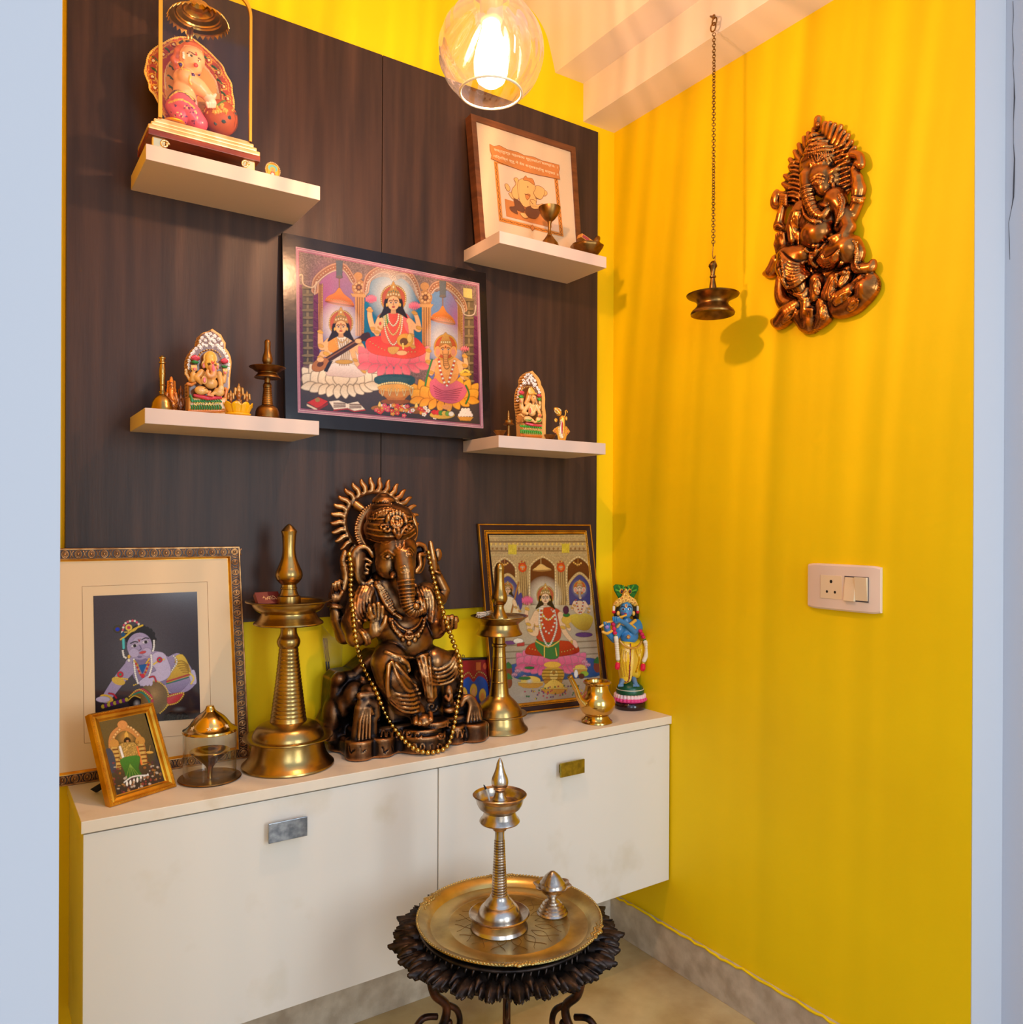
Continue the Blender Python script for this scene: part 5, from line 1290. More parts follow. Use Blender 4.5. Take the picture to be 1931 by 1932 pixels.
# ---- drawing helpers for the painted people (coordinates are the crop's pixels)
def face(c, x, y, s, skin=(238, 190, 140), hair=(40, 26, 20), crown=True, rim=(200, 150, 60)):
    if crown:
        c.ell(x, y-s*.55, s*1.75, s*1.9, rim); c.ell(x, y-s*.55, s*1.55, s*1.7, (188, 92, 60)); c.dots([(x-s*1.6, y), (x-s*1.5, y-s*1.4), (x, y-s*2.4), (x+s*1.5, y-s*1.4), (x+s*1.6, y)], s*.10, s*.26, (246, 216, 140))
    c.poly([(x-s*1.0, y-s*.6), (x-s*1.35, y+s*.8), (x-s*1.9, y+s*2.1), (x-s*.6, y+s*1.4), (x+s*.6, y+s*1.4), (x+s*1.9, y+s*2.1), (x+s*1.35, y+s*.8), (x+s*1.0, y-s*.6)], hair, smooth=4)
    c.poly([(x-s*.3, y+s*.7), (x+s*.3, y+s*.7), (x+s*.4, y+s*1.5), (x-s*.4, y+s*1.5)], tuple(int(v*.86) for v in skin))
    c.ell(x, y, s*.8, s*1.02, skin)
    if crown:
        c.poly([(x-s*1.0, y-s*.45), (x-s*.9, y-s*1.25), (x-s*.45, y-s*1.9), (x, y-s*2.9), (x+s*.45, y-s*1.9), (x+s*.9, y-s*1.25), (x+s*1.0, y-s*.45), (x, y-s*.95)], (214, 164, 76), c2=(176, 124, 60), smooth=3)
        for k in range(-2, 3): c.ell(x+k*s*.36, y-s*(1.2-.08*abs(k)), s*.13, s*.17, (240, 215, 160)); c.ell(x+k*s*.3, y-s*(1.6-.1*abs(k)), s*.08, s*.1, (90, 140, 110))
        c.ell(x, y-s*2.1, s*.14, s*.2, (250, 225, 170))
    for k in (-1, 1):
        c.ell(x+k*s*.34, y-s*.02, s*.2, s*.1, (250, 245, 235)); c.ell(x+k*s*.34, y-s*.02, s*.09, s*.1, (30, 20, 20)); c.line([(x+k*s*.12, y-s*.22), (x+k*s*.36, y-s*.32), (x+k*s*.6, y-s*.2)], s*.07, hair, smooth=3)
        c.ell(x+k*s*.88, y+s*.3, s*.14, s*.26, (232, 190, 90))
    c.line([(x, y), (x-s*.04, y+s*.3), (x+s*.08, y+s*.34)], s*.05, tuple(int(v*.75) for v in skin)); c.ell(x, y+s*.58, s*.22, s*.09, (200, 50, 50)); c.ell(x, y-s*.42, s*.07, s*.1, (200, 30, 30))


def eleph(c, x, y, s, skin=(240, 180, 110), tl=1):
    c.ell(x, y-s*.3, s*1.7, s*1.9, (214, 160, 60)); c.ell(x, y-s*.3, s*1.5, s*1.65, (206, 92, 50))
    for k in (-1, 1): c.ell(x+k*s*1.15, y+s*.3, s*.5, s*.8, skin); c.ell(x+k*s*1.12, y+s*.35, s*.3, s*.5, (236, 150, 120))
    c.ell(x, y, s*.85, s*1.0, skin); c.poly([(x-s*.4, y+s*.3), (x+s*.4, y+s*.3), (x+s*.32, y+s*1.6), (x+s*.55, y+s*2.5), (x+s*.1, y+s*2.8), (x-s*.25, y+s*2.3), (x-s*.28, y+s*1.4)], skin, smooth=4)
    c.line([(x-s*.42, y+s*.3), (x-s*.3, y+s*1.4), (x-s*.26, y+s*2.3), (x+s*.1, y+s*2.8), (x+s*.55, y+s*2.5), (x+s*.32, y+s*1.6), (x+s*.42, y+s*.3)], s*.07, tuple(int(v*.62) for v in skin), smooth=3)
    for k in range(7): c.line([(x-s*.3, y+s*(.7+k*.26)), (x+s*.33, y+s*(.68+k*.26))], s*.045, tuple(int(v*.75) for v in skin))
    c.poly([(x-s*.9, y-s*.4), (x-s*.7, y-s*1.3), (x, y-s*2.5), (x+s*.7, y-s*1.3), (x+s*.9, y-s*.4), (x, y-s*.85)], (222, 170, 80), c2=(180, 120, 60), smooth=3)
    for k in range(-2, 3): c.ell(x+k*s*.3, y-s*1.05, s*.12, s*.15, (250, 225, 160))
    for k in (-1, 1): c.ell(x+k*s*.4, y+s*.0, s*.17, s*.1, (250, 245, 235)); c.ell(x+k*s*.4, y, s*.08, s*.1, (30, 20, 20)); c.line([(x+k*s*.18, y-s*.2), (x+k*s*.42, y-s*.28), (x+k*s*.65, y-s*.14)], s*.06, (60, 30, 20), smooth=3)
    c.ell(x, y-s*.35, s*.08, s*.16, (200, 30, 30))


def limb(c, pts, w1, col, bang=None):
    n = 14; p = crv([(a, b, 0) for a, b in pts], n)[:, :2]; m_ = len(p)
    for i in range(m_-1): c.line([p[i], p[i+1]], w1*(1-.42*i/m_), col)
    if bang: 
        for q in (.42, .93): i = int(q*(m_-1)); c.ell(p[i][0], p[i][1], w1*.5, w1*.28, bang, rot=20)


# ================= central poster on its black board
zc = Zm(520, 430, 4.71)
q = [onY(532.3, 438.5, 1.938), onY(920, 516, 1.938), onY(924, 827, 1.905), onY(540, 806, 1.905)]
q[0][0] = q[3][0] = (q[0][0]+q[3][0])/2; q[1][0] = q[2][0] = (q[1][0]+q[2][0])/2; q[2][2] = q[3][2] = 1.5339
fc = Frame(q)
t = thing('deity_poster', base_of(q)-fc.n*.006, 'wide framed print of three deities on lotuses, on a worn black board', 'picture')
BOARD = M('worn_black_board', (24, 20, 22), .2, var=((60, 48, 40), 6, 6), ramp=(.6, .85), bump=(14, .35), spec=.35)
fc.slab(fc.q, .012, 'backing_board', BOARD, t)
C4 = [(180, 165), (1812, 492), (1848, 1783), (198, 1640)]
c = Canvas(C4, 400, 330, (120, 96, 92))
c.poly(C4, (158, 132, 118), c2=(120, 92, 96)); c.noise(C4, .35, 3)
c.poly([(200, 1360), (900, 1380), (1840, 1460), (1840, 1790), (190, 1650)], (84, 72, 74), c2=(58, 50, 52))
c.poly([(380, 1250), (380, 540), (440, 420), (560, 370), (660, 440), (720, 560), (735, 1250)], (170, 120, 150), c2=(84, 120, 178), smooth=3)
c.glow(440, 600, 200, 420, (176, 80, 140), .7)
c.poly([(780, 1150), (790, 620), (840, 490), (920, 440), (1010, 445), (1060, 475), (1120, 450), (1200, 520), (1260, 640), (1310, 700), (1310, 1250)], (28, 128, 172), c2=(10, 84, 120), smooth=3)
c.poly([(1375, 1350), (1380, 640), (1430, 570), (1530, 560), (1600, 660), (1630, 800), (1640, 1350)], (110, 150, 190), c2=(100, 110, 170), smooth=3); c.glow(1600, 800, 150, 400, (200, 90, 140), .7)
for xa, xb, ya, yb in ((195, 240, 500, 1330), (330, 385, 540, 1200), (1745, 1800, 780, 1450)):
    c.poly([(xa, ya), (xb, ya+10), (xb+10, yb), (xa+10, yb)], (120, 44, 92), c2=(80, 30, 70))
    for k in range(9): c.line([(xa+8, ya+k*85), (xb-6, ya+k*85+8)], 4, (180, 90, 140)); c.line([(xa+12, ya+k*85+20), (xb-12, ya+k*85+50)], 3, (60, 20, 50))
for xa, ya, yb, w_ in ((290, 530, 1200, 100), (1720, 640, 1440, 86)):
    c.poly([(xa-w_*.5, ya), (xa+w_*.5, ya+8), (xa+w_*.42, yb), (xa-w_*.42, yb)], (112, 98, 78), c2=(70, 58, 50)); c.poly([(xa-w_*.15, ya), (xa+w_*.1, ya), (xa+w_*.06, yb), (xa-w_*.1, yb)], (170, 148, 104), .6)
    for k in range(11): yy_ = ya+(yb-ya)*k/10; c.ell(xa, yy_, w_*(.56 if k % 3 == 0 else .48), 13, (136, 118, 84)); c.line([(xa-w_*.4, yy_+16), (xa+w_*.4, yy_+18)], 4, (50, 42, 36))
for xa, ya, yb, w_ in ((748, 570, 960, 84), (1340, 660, 1060, 84), (402, 500, 930, 44), (1640, 620, 1080, 48)):
    c.poly([(xa-w_*.5, ya), (xa+w_*.5, ya+8), (xa+w_*.45, yb), (xa-w_*.45, yb)], (216, 160, 92), c2=(196, 128, 66))
    for k in (-.25, 0., .25): c.line([(xa+w_*k, ya), (xa+w_*k, yb)], 5, (150, 92, 50))
    c.dots([(xa+w_*.36, ya), (xa+w_*.33, yb)], 5, 22, (240, 196, 120), smooth=0)
for (x, y) in ((740, 530), (1330, 620)):
    c.ell(x, y, 62, 70, (196, 140, 84)); c.ell(x-6, y-100, 40, 36, (206, 150, 90))
    for k in range(8): a = k*.8; c.ell(x+38*math.cos(a), y+40*math.sin(a), 14, 14, (230, 180, 120)); c.ell(x+20*math.cos(a+.4), y+22*math.sin(a+.4), 8, 9, (130, 80, 50))
    c.poly([(x-75, y+52), (x+75, y+60), (x+55, y+90), (x-55, y+84)], (220, 166, 100))
for P_ in ([(350, 560), (365, 470), (430, 400), (520, 350), (600, 345), (650, 400), (690, 470)], [(800, 560), (830, 440), (930, 370), (1020, 390), (1040, 440), (1060, 395), (1160, 390), (1230, 470), (1270, 590)], [(1380, 560), (1420, 510), (1500, 500), (1590, 560), (1660, 650), (1680, 720)]):
    c.line(P_, 58, (206, 158, 122), smooth=6); c.line(P_, 30, (176, 118, 84), smooth=6); c.dots(P_, 7, 26, (240, 206, 160)); c.line([(x, y+34) for x, y in P_], 8, (245, 222, 196), smooth=6)
c.line([(205, 430), (240, 420), (250, 500), (330, 530), (370, 480)], 14, (226, 196, 160), smooth=6); c.line([(1600, 640), (1650, 700), (1680, 770), (1760, 770), (1780, 690)], 12, (226, 206, 180), smooth=5)
for (x, y0_, y1_, yd, w_) in ((568, 290, 430, 640, 250), (1485, 470, 600, 800, 214)):
    c.poly([(x-30, y0_), (x+30, y0_+6), (x+26, y1_), (x-26, y1_)], (104, 110, 112)); c.line([(x, y1_), (x, yd-70)], 10, (160, 120, 80)); c.ell(x, y1_+8, 30, 14, (120, 110, 100))
    c.poly([(x-w_*.5, yd+10), (x-w_*.42, yd-30), (x-w_*.16, yd-64), (x, yd-110), (x+w_*.16, yd-54), (x+w_*.42, yd), (x+w_*.52, yd+58), (x+w_*.2, yd+58), (x-w_*.3, yd+34)], (236, 148, 60), c2=(200, 100, 40), smooth=4)
    c.line([(x-w_*.48, yd+14), (x-w_*.1, yd+34), (x+w_*.5, yd+56)], 10, (150, 76, 34), smooth=3); c.dots([(x-w_*.45, yd-10), (x, yd+8), (x+w_*.46, yd+30)], 5, 20, (250, 200, 110))
SK = (246, 188, 130)
# left: in white with the long lute on a white lotus
c.glow(580, 870, 190, 210, (255, 252, 240), .95, .8)
c.lotus(585, 1370, 690, 360, (252, 240, 212), (226, 204, 170), 11, (150, 120, 90))
c.poly([(470, 1010), (540, 960), (620, 960), (700, 1000), (740, 1130), (700, 1260), (470, 1260), (450, 1120)], (244, 236, 220), c2=(220, 204, 186), smooth=4)
c.poly([(450, 1250), (520, 1200), (640, 1200), (760, 1240), (800, 1300), (700, 1330), (560, 1320), (460, 1310)], (248, 240, 232), c2=(214, 190, 180), smooth=4)
limb(c, [(480, 1010), (460, 1110), (420, 1120), (400, 1160)], 62, SK, (220, 170, 70)); limb(c, [(470, 1020), (410, 1060), (400, 960), (400, 920)], 56, SK, (220, 170, 70))
limb(c, [(690, 1010), (760, 1120), (770, 1060), (735, 1010)], 56, SK, (220, 170, 70)); limb(c, [(680, 1080), (720, 1200), (790, 1280)], 48, SK, (220, 170, 70))
c.poly([(480, 1000), (540, 970), (560, 1080), (520, 1110), (470, 1080)], (238, 156, 60), smooth=3)
for k in range(5): c.line([(560+k*22, 990), (590+k*16, 1100), (570+k*20, 1220)], 5, (200, 160, 90), smooth=3)
c.dots([(530, 960), (590, 1020), (650, 960)], 7, 18, (222, 172, 80)); c.dots([(520, 970), (590, 1110), (660, 970)], 7, 18, (232, 190, 100)); c.ell(610, 1190, 80, 20, (206, 160, 70))
face(c, 582, 880, 62, SK)
c.line([(400, 1210), (820, 950)], 46, (70, 36, 26)); c.line([(400, 1200), (820, 944)], 12, (150, 96, 60)); c.ell(400, 1215, 84, 54, (176, 112, 60), rot=-30); c.ell(400, 1210, 30, 20, (90, 50, 30), rot=-30); c.ell(800, 970, 44, 38, (60, 30, 24)); c.poly([(470, 1190), (510, 1180), (460, 1280), (430, 1270)], (40, 34, 44))
c.ell(400, 1170, 32, 22, SK); c.ell(735, 1005, 30, 22, SK)
# middle: in red on a pink lotus
c.glow(1040, 600, 230, 240, (255, 250, 235), .95, .8)
c.lotus(1050, 1190, 620, 380, (250, 130, 140), (236, 92, 110), 9, (255, 190, 190))
c.poly([(800, 1010), (900, 960), (1200, 960), (1310, 1040), (1330, 1110), (1200, 1160), (1050, 1150), (850, 1110)], (220, 52, 40), c2=(236, 84, 60), smooth=4); c.dots([(840, 1010), (960, 1080), (1080, 1100), (1250, 1100)], 5, 30, (250, 210, 110))
c.poly([(900, 800), (980, 740), (1120, 740), (1200, 810), (1210, 940), (1150, 1020), (960, 1020), (930, 900)], (226, 78, 62), c2=(232, 96, 66), smooth=4); c.poly([(905, 800), (985, 745), (1000, 850), (930, 880)], (70, 150, 70), smooth=3); c.poly([(1130, 760), (1200, 810), (1215, 950), (1150, 900)], (240, 110, 110), smooth=3)
limb(c, [(930, 820), (880, 910), (840, 800), (838, 720)], 62, SK, (214, 160, 70)); limb(c, [(930, 840), (900, 940), (935, 880)], 54, SK, (214, 160, 70)); limb(c, [(1190, 830), (1270, 900), (1255, 800), (1230, 750)], 58, SK, (214, 160, 70)); limb(c, [(1200, 850), (1210, 980), (1220, 1060)], 54, SK, (214, 160, 70))
c.ell(935, 850, 26, 44, SK); c.ell(930, 850, 10, 14, (220, 70, 60)); c.lotus(848, 640, 96, 80, (250, 140, 160), (240, 100, 130), 7); c.lotus(1232, 700, 96, 80, (250, 140, 160), (240, 100, 130), 7)
for k, (w_, h_) in enumerate(((50, 120), (70, 200), (84, 290))): c.dots([(1045-w_, 750), (1045-w_*.8, 750+h_*.6), (1045, 750+h_), (1045+w_*.8, 750+h_*.6), (1045+w_, 750)], 8, 17, (246, 214, 130) if k % 2 else (250, 236, 200))
c.ell(1150, 1000, 74, 62, (222, 164, 60)); c.ell(1140, 1010, 36, 32, (110, 70, 30)); c.ell(1190, 980, 22, 40, (240, 196, 100)); c.dots([(1130, 1030), (1135, 1080)], 9, 14, (250, 220, 120)); c.ell(1120, 1110, 50, 22, SK); c.poly([(1000, 1060), (1100, 1060), (1060, 1120), (1010, 1110)], (222, 170, 80), smooth=3)
face(c, 1047, 665, 66, SK)
# right: elephant headed on a yellow lotus
c.glow(1500, 1020, 170, 210, (255, 245, 225), .9, .8)
c.lotus(1500, 1500, 600, 330, (250, 180, 60), (240, 150, 40), 9, (200, 110, 30))
c.poly([(1385, 1350), (1500, 1320), (1640, 1370), (1700, 1440), (1650, 1530), (1540, 1560), (1400, 1500), (1370, 1420)], (226, 110, 130), c2=(206, 90, 120), smooth=4)
for k in range(6): c.line([(1400+k*6, 1400+k*24), (1500, 1450+k*14), (1660-k*10, 1420+k*22)], 4, (180, 66, 96), smooth=4)
c.ell(1520, 1290, 108, 100, (240, 160, 84)); c.poly([(1400, 1180), (1500, 1130), (1600, 1150), (1660, 1210), (1620, 1300), (1420, 1290)], (244, 172, 96), smooth=4)
limb(c, [(1410, 1200), (1350, 1180), (1360, 1080)], 58, SK, (214, 160, 70)); limb(c, [(1400, 1220), (1380, 1290), (1395, 1220)], 54, SK, (214, 160, 70)); limb(c, [(1630, 1200), (1690, 1220), (1680, 1130)], 56, SK, (214, 160, 70)); limb(c, [(1640, 1230), (1660, 1320), (1700, 1335)], 50, SK, (214, 160, 70))
c.ell(1690, 1300, 52, 16, (230, 180, 60)); c.dots([(1650, 1285), (1690, 1262), (1730, 1290)], 12, 20, (250, 210, 90)); c.ell(1395, 1215, 26, 46, (246, 170, 130)); c.lotus(1680, 1080, 70, 60, (250, 140, 150), (240, 100, 120), 5)
c.dots([(1450, 1170), (1470, 1290), (1520, 1400), (1560, 1290), (1590, 1180)], 11, 19, (252, 244, 226), (226, 80, 60)); c.line([(1390, 1170), (1350, 1300), (1330, 1400)], 16, (60, 140, 70), smooth=4); c.line([(1690, 1400), (1720, 1480), (1690, 1560)], 16, (40, 120, 60), smooth=4)
eleph(c, 1510, 1080, 62, (246, 170, 96)); c.ell(1520, 1590, 40, 24, (240, 160, 90))
# water, pots, lamps, books, flowers
c.poly([(880, 1330), (1000, 1300), (1200, 1310), (1240, 1360), (1180, 1400), (920, 1390)], (40, 84, 96), smooth=3)
for k in range(6): c.line([(890+k*12, 1330+k*10), (1030, 1322+k*12), (1200-k*8, 1340+k*8)], 4, (90, 140, 150), smooth=3)
c.ell(1065, 1540, 130, 26, (150, 84, 40)); c.poly([(960, 1490), (1180, 1490), (1140, 1530), (1000, 1530)], (190, 116, 50)); c.ell(1065, 1450, 150, 60, (206, 134, 60)); c.ell(1065, 1420, 158, 36, (232, 172, 80))
c.dots([(910, 1400), (1000, 1376), (1130, 1380), (1220, 1420)], 10, 20, (250, 226, 150)); 
for k in range(5): x = 935+k*64; c.line([(x, 1430), (x+14, 1490), (x+30, 1430)], 8, (240, 214, 150), smooth=4)
for (x, y) in ((925, 1600), (1250, 1610), (1075, 1620)): c.ell(x, y, 78 if x != 1075 else 30, 26, (170, 108, 50)); c.ell(x, y+26, 46 if x != 1075 else 20, 14, (140, 84, 40)); c.poly([(x-16, y-18), (x, y-62), (x+16, y-18)], (255, 214, 110), smooth=3)
c.poly([(280, 1550), (380, 1500), (468, 1540), (400, 1590), (370, 1600)], (206, 50, 40)); c.poly([(280, 1560), (372, 1605), (372, 1625), (280, 1580)], (240, 220, 190)); c.poly([(372, 1605), (468, 1548), (468, 1570), (372, 1626)], (150, 34, 30)); c.ell(375, 1525, 22, 20, (160, 130, 70))
c.poly([(475, 1540), (560, 1530), (640, 1560), (730, 1540), (795, 1610), (700, 1625), (640, 1600), (520, 1612)], (246, 234, 214)); c.line([(520, 1618), (640, 1606), (700, 1630), (795, 1616)], 10, (190, 50, 50))
for k in range(3): c.line([(520, 1556+k*17), (620, 1558+k*14)], 6, (120, 60, 50)); c.line([(660, 1566+k*16), (760, 1568+k*14)], 6, (120, 60, 50))
rr_ = np.random.RandomState(2)
for k in range(44):
    x = rr_.uniform(820, 1420); y = 1560+rr_.uniform(0, 90)+(x-820)*.06; col_ = [(236, 84, 110), (250, 240, 230), (240, 150, 50), (226, 60, 60)][k % 4]
    for a in range(5): c.ell(x+13*math.cos(a*1.26), y+11*math.sin(a*1.26), 9, 8, col_)
    c.ell(x, y, 6, 6, (250, 220, 120))
c.ell(1480, 1660, 112, 36, (226, 178, 70)); 
for k, cc in enumerate(((210, 50, 50), (220, 60, 60), (80, 150, 60), (230, 190, 80), (120, 170, 70), (250, 240, 220))): c.ell(1410+k*30, 1636+3*k, 24, 22, cc)
c.poly([(1612, 1670), (1760, 1680), (1730, 1715), (1640, 1710)], (214, 150, 60)); 
for r_ in range(3):
    for k in range(5-r_): c.ell(1635+k*26+r_*13, 1662-r_*24, 15, 16, (246, 232, 214))
c.poly([(1665, 530), (1745, 545), (1748, 632), (1668, 616)], (226, 206, 120))
c.line([(192, 182), (1806, 504), (1838, 1768), (207, 1626)], 26, (240, 190, 196), closed=True); c.line([(206, 205), (1788, 520), (1820, 1748), (222, 1606)], 8, (206, 120, 150), closed=True); c.line([(192, 182), (1806, 504), (1838, 1768), (207, 1626)], 6, (206, 120, 160), closed=True)
quad = [fc.P(*zc.px(*p), .0008) for p in C4]; c.build('print', quad, PRINTG, t, tone=.76)

# ================= large cream matted frame at the left
za = Zm(100, 1020, 3.716)
A = onY(452.5, 1030.8, 1.938); Bq = onY(471.4, 1427.7, 1.9555); Bq[2] = ZC+.0005
q = [(.100, 1.938, A[2]), A, Bq, (.100, 1.9555, Bq[2])]
fa = Frame(q)
t = thing('framed_child_picture', base_of(q)-fa.n*.007, 'large frame with cream mat and dark picture of a blue crawling child', 'picture')
GW = .0232
fa.mould([(0, -.008), (0, 0), (.0012, .0015), (.0030, .0015), (.0040, -.0002), (.0215, -.0002), (.0225, .0012), (.0235, .001)], 'frame', GOLDD, t)
fa.mould([(.0042, -.0003), (.0213, -.0003)], 'dark_groove', DKBR, t).data.transform(Matrix.Translation(Vector((fa.n*.0004).tolist())))
fa.mould([(.0235, .001), (.0245, .0005), (.0278, -.004), (.0285, -.004)], 'gold_lip', GOLD, t)
mb = MB(); TL, TR, BR, BL = fa.ins(.0128, .0002)
def oval(mb, c_, u_, v_, n_, a, b, r_):
    mb.tube([c_+u_*a*math.cos(k)+v_*b*math.sin(k)+n_*.0004 for k in np.linspace(0, 2*PI, 14, endpoint=False)], r_, 5, closed=True)
for P0, P1 in ((TL, TR), (TR, BR), (BL, BR)):
    d = P1-P0; L_ = np.linalg.norm(d); d /= L_; v_ = unit(np.cross(fa.n, d)); nn = int(L_/.0236)
    for i in range(nn+1):
        c_ = P0+d*L_*i/nn; oval(mb, c_, d, v_, fa.n, .0062, .0078, .0011); oval(mb, c_, d, v_, fa.n, .0040, .0054, .0008); mb.sphere(c_+fa.n*.0004, (.0026, .0018, .0036), 10, 6)
        e_ = c_+d*L_/nn/2
        for s_ in (-1, 1): mb.tube([e_+d*.0042*s_+v_*.0076, e_+d*.0012*s_+v_*.003, e_+d*.0012*s_-v_*.003, e_+d*.0042*s_-v_*.0076], .0009, 5); mb.tube([e_+d*.0022*s_+v_*.0076, e_+d*.0006*s_, e_+d*.0022*s_-v_*.0076], .0007, 5)
mb.build('carved_ovals', GOLDD, t, True)
MATW = M('cream_mat', (232, 204, 164), .6, spec=.3)
fa.slab(fa.ins(.0280, -.0042), .002, 'mat_board', MATW, t)
ln = [fa.P(*za.px(*p), -.0040) for p in ((204, 322), (1082, 288), (1112, 1350), (220, 1420))]
MB().tube(ln, .0005, 5, closed=True).build('mat_line', M('mat_brown_line', (170, 124, 84), .7), t, True)
C4 = [(283, 388), (1010, 358), (1034, 1246), (300, 1296)]
c = Canvas(C4, 230, 300, (66, 56, 62)); c.poly(C4, (70, 60, 68), c2=(44, 36, 42)); c.glow(600, 800, 420, 420, (96, 92, 100), .8)
sk = (166, 152, 188); sd = (126, 112, 152); hl_ = (196, 184, 214)
c.ell(610, 690, 100, 92, (30, 24, 28)); 
for k in range(26): a = k*.55; c.ell(606+96*math.cos(a)*(1-.1*(k % 2)), 690+86*math.sin(a), 17, 16, (34, 27, 30))
c.poly([(820, 800), (900, 800), (1000, 960), (960, 1040), (870, 1070), (790, 1060), (740, 1000), (700, 900)], sk, smooth=4)        # hips
c.poly([(560, 850), (700, 770), (800, 810), (860, 830), (840, 960), (770, 1010), (640, 1010), (560, 960)], sk, c2=sd, smooth=4)
c.poly([(790, 1000), (900, 960), (960, 920), (950, 990), (880, 1060), (820, 1060)], sk, c2=sd, smooth=4); c.poly([(950, 920), (990, 905), (1005, 990), (985, 1005), (960, 980)], hl_, smooth=4)
c.poly([(850, 810), (905, 795), (950, 870), (960, 940), (880, 965), (790, 995), (810, 930), (850, 870)], (226, 190, 70), c2=(196, 150, 50), smooth=3)
for k in range(6): c.line([(845+k*12, 850+k*14), (900+k*8, 840+k*16), (945+k*2, 870+k*12)], 5, (180, 130, 40), smooth=3)
c.line([(790, 985), (870, 960), (950, 935)], 10, (190, 50, 70), smooth=3); c.line([(790, 1000), (870, 978), (945, 955)], 7, (30, 130, 100), smooth=3); c.dots([(840, 806), (862, 850), (810, 930)], 7, 16, (240, 232, 220)); c.dots([(955, 925), (985, 960), (965, 1000)], 8, 15, (240, 210, 90))
limb(c, [(540, 880), (470, 960), (400, 1060), (370, 1110)], 96, sk, (220, 180, 70)); c.ell(350, 1110, 48, 22, hl_); c.ell(560, 860, 60, 50, sk)
limb(c, [(740, 840), (770, 920), (700, 960), (640, 990)], 112, hl_, None); c.ell(735, 835, 60, 60, hl_)
c.ell(700, 1100, 100, 116, (116, 92, 58)); c.glow(700, 1070, 80, 90, (176, 140, 90), .8); c.dots([(560, 1010), (640, 985), (730, 985), (795, 1050), (795, 1150), (740, 1210)], 6, 14, (236, 196, 80))
c.ell(600, 1100, 84, 60, (120, 90, 50), rot=-30); c.line([(560, 1060), (620, 1040), (680, 1090), (690, 1140)], 16, (190, 50, 80), smooth=4); c.line([(550, 1080), (610, 1060), (660, 1110), (670, 1150)], 12, (30, 130, 110), smooth=4); c.dots([(530, 1090), (600, 1040), (690, 1110)], 6, 14, (236, 196, 80)); c.ell(565, 1125, 46, 42, (40, 32, 34)); c.line([(520, 1120), (560, 1085), (605, 1100)], 8, (230, 190, 80), smooth=3); c.glow(580, 1140, 28, 30, (230, 230, 235), .9)
c.poly([(800, 1080), (900, 1060), (910, 1080), (850, 1140), (800, 1150)], (190, 60, 70), smooth=3); c.dots([(800, 1090), (910, 1065), (870, 1130), (800, 1150)], 6, 14, (236, 200, 90)); c.ell(645, 985, 52, 26, hl_, rot=-15)
for k in range(4): c.ell(614+k*22, 1000, 11, 18, hl_, rot=20)
c.ell(610, 850, 60, 30, sd); c.ell(600, 738, 88, 96, sk); c.ell(560, 785, 36, 32, hl_, .6); c.ell(650, 778, 34, 30, hl_, .6); c.ell(606, 700, 50, 30, hl_, .5)
for (x, y) in ((563, 734), (640, 708)): c.ell(x, y, 23, 11, (226, 220, 232), rot=-15); c.ell(x+3, y, 11, 11, (44, 28, 30)); c.line([(x-25, y-16), (x, y-28), (x+24, y-25)], 6, (36, 26, 34), smooth=3)
c.line([(600, 730), (612, 756), (596, 766)], 5, sd, smooth=2); c.ell(622, 780, 24, 9, (206, 76, 76), rot=-12); c.line([(590, 690), (598, 705), (604, 688)], 5, (200, 40, 40)); c.ell(600, 812, 14, 6, sd)
c.line([(470, 690), (500, 670), (560, 620), (620, 592)], 14, (230, 190, 50), smooth=4); c.dots([(480, 640), (500, 580), (560, 560), (600, 590)], 9, 17, (220, 80, 110), (240, 226, 210)); c.ell(525, 608, 24, 24, (236, 200, 90)); c.ell(525, 608, 11, 11, (206, 40, 90)); c.dots([(500, 640), (560, 630), (600, 590)], 6, 12, (236, 200, 80)); c.ell(487, 655, 14, 16, (20, 80, 130))
c.ell(448, 618, 30, 28, (60, 60, 40)); c.ell(448, 619, 22, 20, (90, 60, 40)); c.ell(448, 620, 15, 14, (20, 50, 190))
c.line([(488, 690), (490, 750)], 18, (90, 200, 200)); c.dots([(484, 770), (492, 810), (510, 820)], 8, 14, (240, 236, 230)); c.dots([(700, 700), (700, 740), (690, 780)], 8, 14, (240, 236, 230)); c.ell(526, 810, 10, 14, (236, 190, 70)); c.ell(526, 836, 10, 12, (240, 232, 220))
c.dots([(560, 830), (570, 930), (590, 1000)], 8, 14, (244, 240, 236)); c.dots([(680, 800), (684, 880), (660, 960)], 8, 14, (244, 240, 236)); c.dots([(565, 840), (615, 890), (670, 820)], 7, 13, (240, 190, 60)); c.poly([(590, 870), (650, 860), (620, 930)], (20, 90, 160)); c.dots([(575, 860), (620, 950), (668, 850)], 8, 14, (226, 150, 60), (200, 40, 60)); c.ell(622, 945, 15, 15, (206, 40, 60))
for (x, y, r_) in ((467, 935, 22), (740, 832, 20)): c.dots([(x-30, y+20), (x, y+24), (x+50, y+34)] if x < 500 else [(x-40, y+30), (x, y+4), (x+40, y-4)], 7, 13, (236, 200, 80)); c.ell(x, y, r_, r_, (200, 40, 60)); c.ell(x, y, r_*.4, r_*.4, (40, 140, 110))
c.line([(390, 1068), (420, 1074), (440, 1100)], 12, (190, 40, 60), smooth=3); c.line([(668, 955), (700, 950), (715, 985)], 12, (190, 40, 60), smooth=3)
for k in range(9): c.ell(350+k*20, 1160-k*6, 13, 15, (110, 40, 120) if k % 2 else (190, 170, 60))
c.ell(860, 1240, 90, 50, (34, 30, 34)); c.glow(880, 1180, 60, 20, (120, 140, 150), .6)
quad = [fa.P(*za.px(*p), -.0034) for p in C4]; c.build('print', quad, PRINTG, t)

